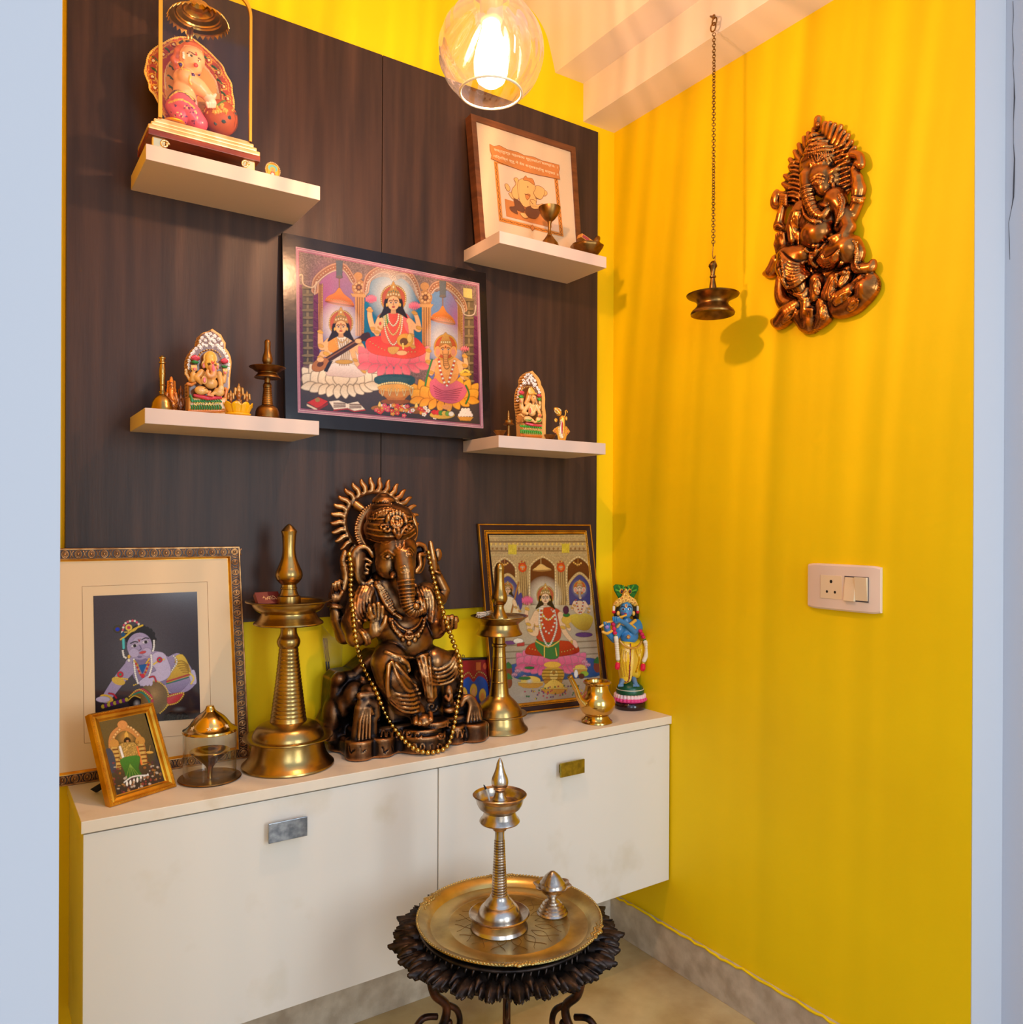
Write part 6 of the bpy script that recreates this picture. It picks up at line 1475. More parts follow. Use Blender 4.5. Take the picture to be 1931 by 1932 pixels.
# ================= small gold frame standing on the worktop
P4 = [(252, 1216), (702, 1132), (870, 1722), (404, 1874)]
bl = za.Z(404, 1874, ZC); br = za.Z(868, 1727, ZC)
bl[2] = br[2] = ZC+.0015
wdir = unit(br-bl); nrm = unit(np.cross([0, 0, 1.], wdir)); nrm = -nrm if nrm[1] > 0 else nrm
# lean back so that the top corners fall on their sight lines
best = None
for ang in np.linspace(2, 40, 77):
    a = math.radians(ang); up = np.array([0, 0, 1.])*math.cos(a)-nrm*math.sin(a); n_ = np.cross(wdir, up); n_ = n_ if n_[1] < 0 else -n_
    tl = None
    d_ = []
    for p0, (x, y) in ((bl, P4[0]), (br, P4[1])):
        r = ray(*za.px(x, y)); X_ = O+r*(((bl-O) @ n_)/(r @ n_)); d_.append(X_-p0)
    sk_ = abs(d_[0] @ wdir)+abs(d_[1] @ wdir)
    if best is None or sk_ < best[0]: best = (sk_, a, [bl+d_[0], br+d_[1]])
tl, tr_ = best[2]
fs = Frame([tl, tr_, br, bl])
t = thing('small_gold_frame', (bl+br)/2-fs.n*.006, 'small gold frame with a green robed deity print, propped on the worktop', 'picture')
fs.mould([(0, -.016), (0, 0), (.002, .002), (.005, .002), (.006, .0005), (.009, .0025), (.014, .001), (.017, -.003), (.0185, -.004), (.02, -.0045)], 'frame', GOLD, t)
mb = MB(); TL, TR, BR, BL = fs.ins(.0035, .002)
for P0, P1 in ((TL, TR), (TR, BR), (BR, BL), (BL, TL)):
    d = P1-P0; L_ = np.linalg.norm(d); d /= L_; v_ = unit(np.cross(fs.n, d))
    for i in range(int(L_/.003)): c_ = P0+d*(.0015+i*.003); mb.tube([c_+v_*.0016, c_+fs.n*.0008, c_-v_*.0016], .0007, 4)
mb.build('reeded_edge', GOLD, t, True)
fs.slab(fs.ins(.001, -.013), .003, 'backing_board', M('black_card', (28, 24, 26), .6), t)
mid = (fs.q[0]+fs.q[1])/2*.35+(fs.q[2]+fs.q[3])/2*.65-fs.n*.016; ft = za.Z(285, 1770, ZC); foot = (bl+br)/2-nrm*.065-wdir*.035; foot[2] = ZC+.004
foot[:2] = ft[:2]
u_ = unit(foot-mid); s_ = unit(np.cross(u_, nrm))*.008
MB().prism([mid-s_, mid+s_, foot+s_, foot-s_], -nrm*.0025).build('easel_leg', M('black_card', (28, 24, 26), .6), t, True)
C4 = [(322, 1268), (640, 1208), (782, 1688), (448, 1785)]
c = Canvas(C4, 110, 160, (70, 62, 44)); c.poly(C4, (104, 88, 52), c2=(44, 34, 44)); c.glow(490, 1400, 200, 260, (120, 100, 60), .6)
c.line([(430, 1560), (410, 1420), (430, 1350), (500, 1310), (580, 1350), (620, 1420), (640, 1540)], 40, (206, 138, 76), smooth=6); c.dots([(420, 1500), (412, 1400), (500, 1300), (590, 1350), (640, 1500)], 9, 22, (240, 190, 120)); c.ell(488, 1290, 36, 30, (220, 150, 84))
for x, ya in ((430, 1440), (610, 1420)): c.ell(x, ya-20, 34, 34, (206, 146, 70)); c.poly([(x-22, ya), (x+22, ya), (x+50, ya+140), (x+8, ya+150)], (214, 170, 90)); [c.line([(x-10+k*8, ya+20+k*28), (x+28+k*8, ya+16+k*28)], 7, (130, 60, 36)) for k in range(5)]
c.poly([(340, 1490), (400, 1450), (440, 1540), (430, 1620), (370, 1600)], (60, 70, 90), smooth=3)
c.glow(515, 1380, 60, 70, (240, 170, 80), .8); c.poly([(500, 1350), (514, 1330), (528, 1350), (536, 1420), (500, 1420)], (230, 176, 80)); c.ell(520, 1400, 24, 26, (40, 24, 30)); c.ell(522, 1400, 10, 8, (200, 140, 90))
c.poly([(470, 1420), (570, 1410), (600, 1480), (590, 1530), (490, 1540), (460, 1480)], (214, 170, 90), smooth=3); c.noise([(460, 1410), (600, 1400), (600, 1540), (460, 1540)], .5, 3); c.line([(470, 1440), (500, 1540)], 16, (246, 240, 230)); c.line([(590, 1440), (620, 1560)], 12, (240, 120, 60))
c.poly([(470, 1530), (560, 1500), (610, 1510), (600, 1590), (625, 1640), (600, 1670), (560, 1640), (520, 1680), (500, 1610)], (60, 130, 50), c2=(40, 96, 40), smooth=3)
for k in range(5): c.line([(540, 1560), (515+k*24, 1650)], 5, (120, 170, 70))
for k in range(7): c.ell(520+k*24, 1700-k*9, 8, 20, (246, 240, 226))
c.line([(500, 1690), (560, 1650), (660, 1640)], 10, (240, 236, 226), smooth=4); c.line([(680, 1430), (672, 1470)], 4, (220, 170, 100)); c.ell(676, 1478, 26, 10, (226, 170, 80))
rr_ = np.random.RandomState(9)
for k in range(120): x = rr_.uniform(420, 780); y = rr_.uniform(1540, 1780); c.ell(x, y, rr_.uniform(5, 12), rr_.uniform(5, 12), [(160, 96, 50), (196, 140, 80), (90, 40, 60), (150, 60, 60), (210, 190, 170)][k % 5], .8) if not (490 < x < 640 and y < 1650) else None
quad = [fs.P(*za.px(*p), -.0043) for p in C4]; c.build('print', quad, PRINTG, t)

# ================= framed goddess print at the right of the worktop
zl = Zm(850, 960, 4.2925)
q = [onY(902.6, 988, 1.942), onY(1115, 989.8, 1.938), onY(1152.8, 1326.5, 1.928), onY(931, 1352.5, 1.950)]
for p in q[2:]: p[2] = max(p[2], ZC+.0005)
fl_ = Frame(q)
t = thing('framed_goddess_print', base_of(q)-fl_.n*.007, 'dark brown and gold frame with a goddess on a pink lotus, right side', 'picture')
FRB = M('dark_brown_moulding', (48, 24, 20), .45, spec=.25)
fl_.mould([(0, -.008), (0, 0), (.0008, .001), (.0030, .001), (.0040, 0)], 'gold_outer_edge', GOLD, t)
fl_.mould([(.0040, 0), (.008, .0014), (.0165, .0004), (.0185, -.001)], 'frame', FRB, t)
fl_.mould([(.0185, -.001), (.0250, -.0022), (.0252, -.001), (.0285, -.0015), (.0298, -.0045)], 'gold_inner_edge', GOLD, t)
mb = MB(); TL, TR, BR, BL = fl_.ins(.0218, -.0010)
for P0, P1 in ((TL, TR), (TR, BR), (BR, BL), (BL, TL)):
    d = P1-P0; L_ = np.linalg.norm(d); d /= L_; v_ = unit(np.cross(fl_.n, d)); nn = int(L_/.0085)
    for i in range(nn): c_ = P0+d*L_*(i+.5)/nn; mb.tube([c_-d*.0036-v_*.0012, c_-d*.001+v_*.0014, c_+d*.002-v_*.0008, c_+d*.0034+v_*.001], .0009, 5)
mb.build('scroll_carving', M('black_gold', (90, 66, 24), .35, .6), t, True)
C4 = [(312, 212), (1090, 205), (1224, 1505), (400, 1590)]
C4 = [(312, 212), (1092, 208), (1232, 1500), (452, 1592)]
c = Canvas(C4, 230, 330, (206, 176, 120)); c.poly(C4, (204, 170, 112), c2=(190, 160, 110)); c.noise([(312, 212), (1092, 208), (1120, 520), (340, 520)], .16, 3)
for k, y in enumerate((232, 268, 300, 340, 372)): c.line([(318, y), (1100, y-2)], 6, (150, 110, 66) if k % 2 else (236, 206, 140))
for k in range(22): c.ell(335+k*35, 285, 10, 12, (230, 190, 100)); c.ell(345+k*35, 322, 7, 8, (160, 110, 60))
arch = lambda x, w_, yt, yb: [(x-w_, yb), (x-w_, yt+110), (x-w_*.85, yt+60), (x-w_*.5, yt+25), (x, yt), (x+w_*.5, yt+25), (x+w_*.85, yt+60), (x+w_, yt+110), (x+w_, yb)]
for (x, w_, yt, yb) in ((440, 92, 395, 760), (745, 105, 385, 770), (1035, 95, 385, 760)):
    P_ = arch(x, w_, yt, yb); c.poly(P_, (112, 56, 24), c2=(90, 40, 16), smooth=3); c.line(P_, 16, (222, 184, 120), smooth=3); c.dots(P_, 8, 24, (244, 214, 150), smooth=3)
for x in (580, 890):
    c.poly([(x-34, 430), (x+34, 430), (x+48, 770), (x-20, 770)], (196, 160, 100)); [c.line([(x-20+k*16, 440), (x-6+k*16, 770)], 5, (150, 112, 66)) for k in range(4)]
    c.ell(x+4, 470, 34, 38, (214, 70, 30)); c.ell(x+4, 470, 22, 24, (236, 120, 40)); c.line([(x-10, 466), (x+18, 466)], 6, (250, 230, 190)); c.line([(x+4, 466), (x+4, 486)], 5, (250, 230, 190)); c.dots([(x-24, 440), (x+4, 420), (x+32, 440)], 6, 14, (240, 180, 70), (200, 60, 40))
for (x, y, w_, h_) in ((503, 328, 68, 78), (932, 318, 62, 74)): c.poly([(x-w_/2, y-h_/2), (x+w_/2, y-h_/2), (x+w_/2, y+h_/2), (x-w_/2, y+h_/2)], (226, 200, 60)); c.noise([(x-w_/2, y-h_/2), (x+w_/2, y-h_/2), (x+w_/2, y+h_/2), (x-w_/2, y+h_/2)], .12, 4)
c.poly([(350, 770), (1150, 770), (1240, 1500), (430, 1600)], (196, 176, 140), c2=(176, 160, 140)); [c.line([(420+k*8, 1100+k*52), (1190+k*6, 1060+k*52)], 5, (156, 132, 100)) for k in range(3)]
c.poly([(470, 1270), (600, 1240), (760, 1290), (900, 1240), (1100, 1200), (1200, 1230), (1215, 1340), (1000, 1370), (700, 1390), (520, 1360)], (60, 90, 150), c2=(50, 80, 130), smooth=4)
# hanging dome, small lamps
c.line([(732, 390), (732, 440)], 6, (230, 190, 120)); c.poly([(668, 492), (690, 470), (732, 440), (780, 466), (815, 488)], (236, 190, 110), smooth=3); c.line([(668, 494), (740, 500), (815, 490)], 8, (176, 120, 60), smooth=3)
for x in (440, 1032): c.dots([(x-34, 430), (x, 450), (x+34, 428)], 8, 17, (250, 190, 90)); c.line([(x, 400), (x, 460)], 5, (230, 160, 70))
# side figures
for (x, y, s_, k_) in ((465, 650, 26, 0), (1045, 640, 30, 1)):
    P_ = [(x-92, y+120), (x-96, y-10), (x-60, y-80), (x, y-125), (x+60, y-80), (x+92, y-10), (x+96, y+120)]; c.poly(P_, (70, 66, 120), smooth=4); c.line(P_, 20, (222, 180, 110), smooth=4); c.dots(P_, 6, 18, (246, 216, 150)); c.glow(x, y, 64, 80, (255, 246, 220), .9)
    if k_: 
        c.poly([(x-90, y+230), (x-30, y+200), (x+60, y+200), (x+110, y+240), (x+70, y+330), (x-20, y+320)], (220, 190, 70), c2=(190, 150, 50), smooth=4); c.ell(x, y+150, 52, 56, (236, 196, 150)); limb(c, [(x-40, y+110), (x-62, y+160), (x-40, y+130)], 26, (240, 200, 160), (214, 160, 70)); limb(c, [(x+40, y+110), (x+80, y+170), (x+70, y+190)], 26, (240, 200, 160), (214, 160, 70)); c.dots([(x-30, y+90), (x+4, y+200), (x+34, y+90)], 6, 13, (250, 244, 230), (210, 70, 60)); eleph(c, x, y, s_, (240, 206, 170))
    else: 
        c.poly([(x-60, y+80), (x, y+50), (x+60, y+80), (x+90, y+200), (x+40, y+320), (x-60, y+300)], (240, 226, 190), c2=(226, 196, 120), smooth=4); c.line([(x+20, y+220), (x+86, y-60)], 12, (176, 110, 50)); limb(c, [(x+50, y+90), (x+70, y+150), (x+100, y+170)], 28, (240, 200, 150), (214, 160, 70)); face(c, x, y, s_, (244, 204, 160)); c.poly([(x+80, y+60), (x+110, y+20), (x+120, y+100), (x+100, y+160)], (70, 60, 130), smooth=3)
# the goddess
c.glow(765, 690, 130, 150, (255, 244, 210), .95, .7)
c.lotus(815, 1250, 560, 250, (236, 120, 150), (214, 80, 120), 11, (255, 190, 200))
c.poly([(605, 1160), (640, 1090), (760, 1060), (940, 1060), (1020, 1090), (1040, 1150), (940, 1180), (820, 1190), (690, 1180)], (196, 56, 30), c2=(170, 44, 26), smooth=4); c.dots([(640, 1120), (760, 1150), (900, 1150), (1010, 1120)], 5, 24, (244, 200, 100))
c.poly([(700, 1040), (780, 1000), (870, 1040), (880, 1100), (870, 1200), (770, 1200), (690, 1110)], (50, 120, 60), smooth=3); c.line([(690, 1060), (790, 1110), (880, 1060)], 10, (240, 200, 90), smooth=3); c.line([(760, 1110), (760, 1190)], 10, (240, 200, 90)); c.line([(850, 1120), (860, 1180)], 10, (240, 200, 90))
c.poly([(690, 830), (760, 790), (840, 790), (900, 840), (900, 960), (870, 1060), (720, 1060), (680, 960)], (206, 70, 36), c2=(190, 60, 40), smooth=4); c.poly([(690, 830), (740, 800), (740, 960), (690, 950)], (226, 170, 50), smooth=3)
limb(c, [(700, 850), (640, 960), (690, 1000), (700, 920)], 50, (238, 196, 150), (220, 170, 70)); limb(c, [(695, 840), (640, 930), (615, 860), (622, 790)], 44, (238, 196, 150), (220, 170, 70)); limb(c, [(890, 850), (920, 980), (1000, 1080)], 48, (238, 196, 150), (220, 170, 70)); limb(c, [(895, 850), (960, 960), (945, 925)], 40, (238, 196, 150), (220, 170, 70))
c.ell(698, 905, 20, 34, (240, 196, 150)); c.lotus(622, 740, 86, 80, (240, 110, 150), (226, 90, 130), 7); c.ell(938, 890, 40, 34, (226, 180, 70)); c.ell(938, 850, 28, 16, (60, 120, 50)); c.ell(934, 810, 24, 34, (90, 40, 60)); c.ell(1010, 1085, 18, 36, (240, 190, 160), rot=-20)
for w_, h_, cc in ((36, 90, (240, 200, 90)), (56, 300, (216, 206, 190)), (44, 200, (214, 70, 50))): c.dots([(780-w_, 800), (780-w_, 800+h_*.5), (780+12, 800+h_), (780+w_+22, 800+h_*.5), (780+w_, 800)], 9, 16, cc, (240, 226, 200))
face(c, 768, 715, 42, (240, 200, 156))
# vessels of offerings
c.ell(830, 1340, 92, 72, (206, 158, 60)); c.ell(830, 1390, 76, 40, (186, 130, 50)); c.ell(825, 1255, 70, 26, (236, 180, 70)); c.ell(836, 1340, 34, 50, (236, 200, 110)); c.ell(836, 1320, 14, 16, (176, 120, 50)); [c.line([(745, 1300+k*26), (915, 1300+k*26)], 5, (150, 100, 40)) for k in range(4)]
for (x, y, w_) in ((650, 1400, 100), (840, 1450, 105), (1050, 1290, 56)): c.ell(x, y-14, w_*.8, w_*.4, (236, 196, 90)); c.poly([(x-w_, y), (x+w_, y), (x+w_*.6, y+44), (x-w_*.6, y+44)], (206, 150, 60), smooth=2); c.line([(x-w_, y), (x+w_, y)], 8, (246, 214, 120))
c.dots([(790, 1430), (800, 1400), (840, 1384), (890, 1410), (900, 1430)], 10, 16, (240, 200, 90)); c.ell(1016, 1330, 16, 34, (250, 244, 236)); c.ell(1085, 1330, 34, 22, (150, 180, 60)); c.ell(1060, 1350, 24, 22, (90, 40, 40)); c.glow(640, 1390, 34, 24, (200, 220, 240), .8)
for (x, y) in ((470, 1290), (1190, 1250), (470, 1380)): c.ell(x, y+20, 32, 50, (140, 70, 50)); c.poly([(x-34, y-10), (x, y-60), (x+34, y-10)], (60, 120, 60), smooth=2)
for (x, y) in ((545, 1310), (600, 1360), (1085, 1235), (1110, 1260), (520, 1340)): c.lotus(x, y, 44, 40, (250, 190, 200), (236, 120, 150), 5)
c.ell(600, 1365, 50, 14, (60, 120, 60)); c.ell(640, 1280, 40, 12, (60, 120, 60))
for k in range(60): x = rr_.uniform(600, 1120); y = 1590-(x-452)*.118-rr_.uniform(20, 110); c.ell(x, y, 6, 6, [(206, 60, 90), (60, 130, 70), (236, 190, 60), (120, 60, 130)][k % 4])
c.ell(480, 1075, 50, 16, (120, 70, 130)); c.ell(550, 1060, 40, 22, (246, 236, 216)); c.ell(1080, 1010, 70, 20, (100, 60, 120)); c.poly([(540, 1080), (600, 1070), (600, 1100), (540, 1105)], (190, 60, 60))
quad = [fl_.P(*zl.px(*p), -.0044) for p in C4]; c.build('print', quad, PRINTG, t, tone=.78)

# ================= brown frame on the upper right shelf
zu = Zm(840, 180, 5.085)
zsh = 2.0684
yb_ = 1.872; yt_ = 1.905
q = [onY(*zu.px(247, 172), yt_), onY(*zu.px(1252, 497), yt_), onY(*zu.px(1325, 1345), yb_), onY(*zu.px(345, 1380), yb_)]
q[2][2] = q[3][2] = zsh; q[3][0] = onY(*zu.px(345, 1380), yb_)[0]
fu = Frame(q)
t = thing('framed_paper_cut', base_of(q)-fu.n*.02, 'deep brown frame with tan cut paper elephant figure, on the upper right shelf', 'picture')
WFR = M('walnut_frame', (116, 68, 36), .42, var=((84, 46, 24), 6, 5), stretch=(1, 1, 9), spec=.4)
fu.mould([(0, -.030), (0, 0), (.016, 0), (.016, -.007)], 'frame', WFR, t)
fu.slab(fu.ins(.0155, -.006), .004, 'mat_board', M('handmade_paper', (214, 188, 152), .85, bump=(400, .3)), t)
up_ = unit((fu.q[0]+fu.q[1])/2-(fu.q[2]+fu.q[3])/2); TAN = M('tan_cut_paper', (196, 122, 58), .8, bump=(200, .1)); TAN2 = M('pale_cut_paper', (222, 170, 100), .8); BRP = M('brown_cut_paper', (104, 62, 34), .8); ORP = M('ochre_cut_paper', (206, 128, 44), .8)
def cut(pts, mt, name, d=-.0055, th=.0006, smooth=0, lb=None):
    p = pts if not smooth else crv([(a, b, 0) for a, b in pts], smooth, True)[:, :2]
    mb = MB().prism([fu.P(*zu.px(*a), d+th) for a in p], -fu.n*th)
    if name not in ('inner_sheet', 'seat_cloth'): mb.tube([fu.P(*zu.px(*a), d+th) for a in p], .00055, 4, mi=1, closed=True)  # brown tube round each piece paints in its outline and edge shadow
    return mb.build(name, [mt, M('outline_shade', (128, 76, 36), .8)], t, True, label=lb)
# inner border frame strip
o4 = [(470, 630), (1082, 800), (1138, 1356), (520, 1206)]; i4 = [(505, 650), (1050, 800), (1100, 1318), (552, 1175)]
mb = MB(); Vv = [fu.P(*zu.px(*a), -.0050) for a in o4+i4]; mb.put(Vv, [(0, 4, 5, 1), (1, 5, 6, 2), (2, 6, 7, 3), (3, 7, 4, 0)])
mb.build('patterned_border', ORP, t, True)
mb = MB()
for (a, b) in ((o4[0], i4[0], ), ): pass
for j in range(4):
    A0, A1, B0, B1 = np.array(o4[j]), np.array(o4[(j+1) % 4]), np.array(i4[j]), np.array(i4[(j+1) % 4])
    if j == 0: continue
    nn = 20
    for k in range(nn):
        u_ = (k+.5)/nn; m_ = (A0+B0)/2*(1-u_)+(A1+B1)/2*u_; s_ = 8 if k % 2 else -8; dn = unit(np.append((B0-A0), 0))[:2]; dt = unit(np.append(A1-A0, 0))[:2]
        mb.tube([fu.P(*zu.px(*(m_-dt*12+dn*s_)), -.0047), fu.P(*zu.px(*(m_+dn*s_*.3)), -.0047), fu.P(*zu.px(*(m_+dt*12-dn*s_)), -.0047)], .0007, 4)
mb.build('border_scrolls', BRP, t, True)
cut([(510, 655), (1046, 803), (1096, 1312), (556, 1170)], M('peach_paper', (226, 190, 158), .8), 'inner_sheet', -.0056, .0004)
cut([(430, 466), (470, 490), (520, 478), (600, 520), (700, 545), (760, 575), (850, 590), (930, 625), (1010, 645), (1095, 668), (1100, 700), (1092, 740), (1104, 806), (1040, 792), (900, 765), (760, 730), (620, 680), (520, 640), (442, 606), (450, 570), (436, 530)], TAN, 'banner', -.0040, .0012)
cut([(575, 992), (800, 1060), (1010, 1130), (1024, 1268), (850, 1225), (590, 1158)], TAN, 'seat_cloth', -.0045, .0005)
cut([(700, 830), (760, 795), (830, 815), (870, 880), (850, 940), (880, 1000), (860, 1060), (800, 1080), (740, 1050), (705, 960)], TAN2, 'head', -.0034, .0008, 4)
cut([(710, 830), (690, 790), (662, 800), (680, 850), (645, 900), (645, 960), (690, 1000), (715, 960)], TAN2, 'ear', -.0036, .0006, 4)
cut([(850, 900), (880, 865), (930, 880), (960, 920), (930, 990), (890, 990), (855, 950)], TAN2, 'ear', -.0036, .0006, 4)
cut([(750, 810), (775, 770), (790, 790), (840, 800), (860, 860), (800, 820)], TAN, 'crown', -.0028, .0006, 3)
cut([(820, 1000), (870, 1010), (880, 1050), (940, 1040), (950, 1070), (860, 1090), (820, 1060)], TAN2, 'trunk', -.0028, .0006, 4)
cut([(660, 990), (720, 1020), (765, 1090), (750, 1120), (690, 1100), (700, 1140), (640, 1110), (620, 1070), (670, 1060)], BRP, 'garment', -.0034, .0006, 3)
cut([(780, 1075), (840, 1060), (900, 1080), (910, 1130), (870, 1180), (800, 1165), (770, 1120)], BRP, 'garment', -.0030, .0006, 4)
cut([(720, 1130), (770, 1130), (800, 1170), (760, 1176)], TAN2, 'foot', -.0034, .0006, 3)
cut([(575, 855), (600, 850), (625, 890), (615, 920), (590, 905)], TAN2, 'lotus_bud', -.0042, .0006, 3); cut([(610, 940), (640, 930), (665, 970), (650, 995)], TAN2, 'hand', -.0042, .0006, 2)
cut([(940, 910), (975, 920), (980, 950), (950, 965)], TAN2, 'hand', -.0042, .0006, 3)
cut([(820, 1268), (838, 1240), (862, 1272), (842, 1300)], TAN, 'border_medallion', -.0040, .0008)
cut([(770, 955), (800, 945), (820, 960), (790, 1005)], TAN, 'cheek', -.0024, .0004, 2)
LET = M('pale_letters', (250, 226, 184), .7)
for (x, y), (x2, y2), (x3, y3) in (((765, 945), (790, 952), (818, 968)), ((868, 985), (880, 992), (893, 985)), ((820, 1010), (832, 1030), (846, 1044)), ((790, 870), (800, 878), (792, 886))):
    MB().tube([fu.P(*zu.px(*a), -.0020) for a in ((x, y), (x2, y2), (x3, y3))], .0007, 5).build('face_line', BRP, t, True)
for body, (xa, ya), (xb, yb__) in (('वक्रतुण्ड महाकाय सूर्यकोटि समप्रभः ।', (470, 520), (1078, 692)), ('निर्विघ्नं कुरु मे देव सर्वकार्येषु सर्वदा ॥', (462, 582), (1086, 762))):
    A0 = fu.P(*zu.px(xa, ya), -.0026); B0 = fu.P(*zu.px(xb, yb__), -.0026); text_on(fu, body, (A0+B0)/2, unit(B0-A0), .0115, np.linalg.norm(B0-A0), LET, t)

# ================= small red calendar picture behind the statue
q = [onY(*zl.px(52, 1215), 1.966), onY(*zl.px(318, 1208), 1.966), onY(*zl.px(316, 1520), 1.962), onY(*zl.px(60, 1560), 1.962)]
q[2][2] = q[3][2] = ZC+.0006; fk = Frame(q)
t = thing('red_hanging_calendar', base_of(q)-fk.n*.002, 'small red deity card with a black hanging strip behind the large statue', 'calendar')
C4 = [(52, 1215), (318, 1208), (316, 1540), (60, 1570)]
fk.slab(fk.q, .001, 'card', M('red_card', (150, 26, 30), .5), t)
c = Canvas(None, 80, 90, (160, 26, 32))
c.poly([(2, 50), (10, 34), (28, 26), (40, 34), (52, 26), (70, 32), (78, 50), (78, 88), (2, 88)], (30, 76, 160), smooth=3); c.dots([(2, 46), (12, 28), (28, 20), (40, 28), (52, 20), (70, 26), (79, 44)], 1.1, 4, (250, 220, 120))
for (x, y, cc) in ((16, 52, (236, 150, 90)), (40, 48, (240, 170, 100)), (62, 56, (240, 150, 60))):
    c.ell(x, y-2, 9, 10, (230, 180, 60)); c.ell(x, y, 5, 6, cc); c.poly([(x-9, y+22), (x-6, y+8), (x+6, y+8), (x+9, y+22)], (220, 50, 90), smooth=2); c.ell(x, y+26, 13, 5, (240, 120, 140))
c.poly([(46, 6), (58, 6), (58, 18), (46, 18)], (220, 110, 50)); c.ell(68, 12, 5, 5, (230, 90, 50)); c.line([(1, 2), (79, 2)], 2, (40, 20, 20))
c.build('print', [p+fk.n*.0006 for p in fk.q], PRINT, t)
A0, B0 = fk.q[0], fk.q[1]; MB().tube([A0+fk.n*.001, B0+fk.n*.001], .0032, 8).build('hanging_strip', M('black_plastic', (26, 22, 24), .4), t, True)
h0 = fk.P(*zl.px(104, 1196)); MB().tube([h0+np.array([.004*math.cos(a), 0, .0045*math.sin(a)]) for a in np.linspace(0, 2*PI, 14, endpoint=False)], .0008, 6, closed=True).build('hanging_ring', M('black_plastic', (26, 22, 24), .4), t, True)
# ------------------------------------------------------------------ small figures on the shelves and worktop
def by(zm, x, Y, z):
    """crop y of a point at depth Y and height z"""
    a = zm.Y(x, 0, Y)[2]; b = zm.Y(x, 1000, Y)[2]; return 1000*(a-z)/(a-b)


class Kit:
    def __init__(s, zm, Y, x0, y0, x1, y1, dn=.04, df=.04, h=.0012, k=.0025):
        s.z, s.Y = zm, Y; c = zm.Y((x0+x1)/2, (y0+y1)/2, Y); s.m = depth(c)/CF/zm.k
        A = np.array([zm.Y(x, y, Y+e) for x in (x0, x1) for y in (y0, y1) for e in (-df, dn)]); lo, hi = A.min(0), A.max(0)
        lo[1] = Y-df; hi[1] = Y+dn; s.S = Sculpt(lo-.002, hi+.002, h); s.S.k = k
    def q(s, x, y, d=0.): return s.z.Y(x, y, s.Y-d)
    def c(s, col): s.S.col(col); return s
    def e(s, x, y, rx, ry, d=0., rd=None, rot=None, k=None): s.S.ell(s.q(x, y, d), (rx*s.m, (rd if rd else min(rx, ry))*s.m, ry*s.m), rot, k); return s
    def p(s, pts, r, d=0., k=None, sm_=0, closed=False):
        P = [(*a[:2], a[2] if len(a) > 2 else d) for a in pts]
        if sm_: P = crv(P, sm_, closed)
        n = len(P); rr = np.full(n, r, float) if np.isscalar(r) else np.interp(np.linspace(0, 1, n), np.linspace(0, 1, len(r)), r)
        s.S.poly([s.q(*a) for a in P], rr*s.m, k=k, closed=closed); return s
    def plate(s, pts, d0, d1, rnd=.002, k=None, mode='add'):
        s.S.plate([s.z.Y(x, y, s.Y-(d0+d1)/2)[[0, 2]] for x, y in pts], 'X', s.Y-d1, s.Y-d0, None, 'X', k=k, rnd=rnd, mode=mode); return s
    def on(s, x, y, r, out=0., k=.0004, flat=1.):
        P = s.S.surf(*s.z.px(x, y)); P = s.q(x, y) if P is None else P; s.S.ell(P, (r*s.m, r*s.m*flat, r*s.m), k=k); return s
    def ln(s, pts, r, k=.0005, n=4):
        P = []
        for a in crv([(x, y, 0) for x, y in pts], n): v = s.S.surf(*s.z.px(a[0], a[1])); P.append(s.q(a[0], a[1]) if v is None else v)
        s.S.poly(P, r*s.m, k=k); return s
    def paint(s, x, y, rx, ry, col):
        P = s.S.surf(*s.z.px(x, y))
        if P is not None: s.S.col(col); s.S.ell(P, (rx*s.m, .006, ry*s.m), k=0, mode='paint')
        return s
    def flat(s, z): i = int(math.ceil((z-s.S.lo[2])/s.S.h)); s.S.D[:, :, :max(i, 0)] = .05; return s
    def build(s, name, mat, parent, label=None): return link(name, s.S.mesh(True), mat, parent, True, label=label)


PAINT = M('painted_resin', (255, 255, 255), .28, attr='paint', spec=.5, coat=.3)
PAINTM = M('matte_painted_clay', (255, 255, 255), .5, attr='paint', spec=.35)
GLOSSBR = M('lacquered_brown', (255, 255, 255), .2, attr='paint', spec=.6, metal=.25)
TANC, DKC, PNK, GRN, WHT, YELC = (226, 172, 96), (60, 34, 40), (222, 62, 84), (20, 128, 60), (250, 244, 240), (232, 184, 70)
ZS = 1.5329


def scrolls(K, pts, r=20, t=6, seed=1):
    """little curled ornaments"""
    rr_ = np.random.RandomState(seed)
    for (x, y) in pts:
        a0 = rr_.uniform(0, 6.3); s_ = rr_.choice([-1, 1]); K.p([(x+r*(1-q*.09)*math.cos(a0+s_*q), y+r*(1-q*.09)*math.sin(a0+s_*q)) for q in np.linspace(0, 4.8, 9)], t, K._d, k=.0004)


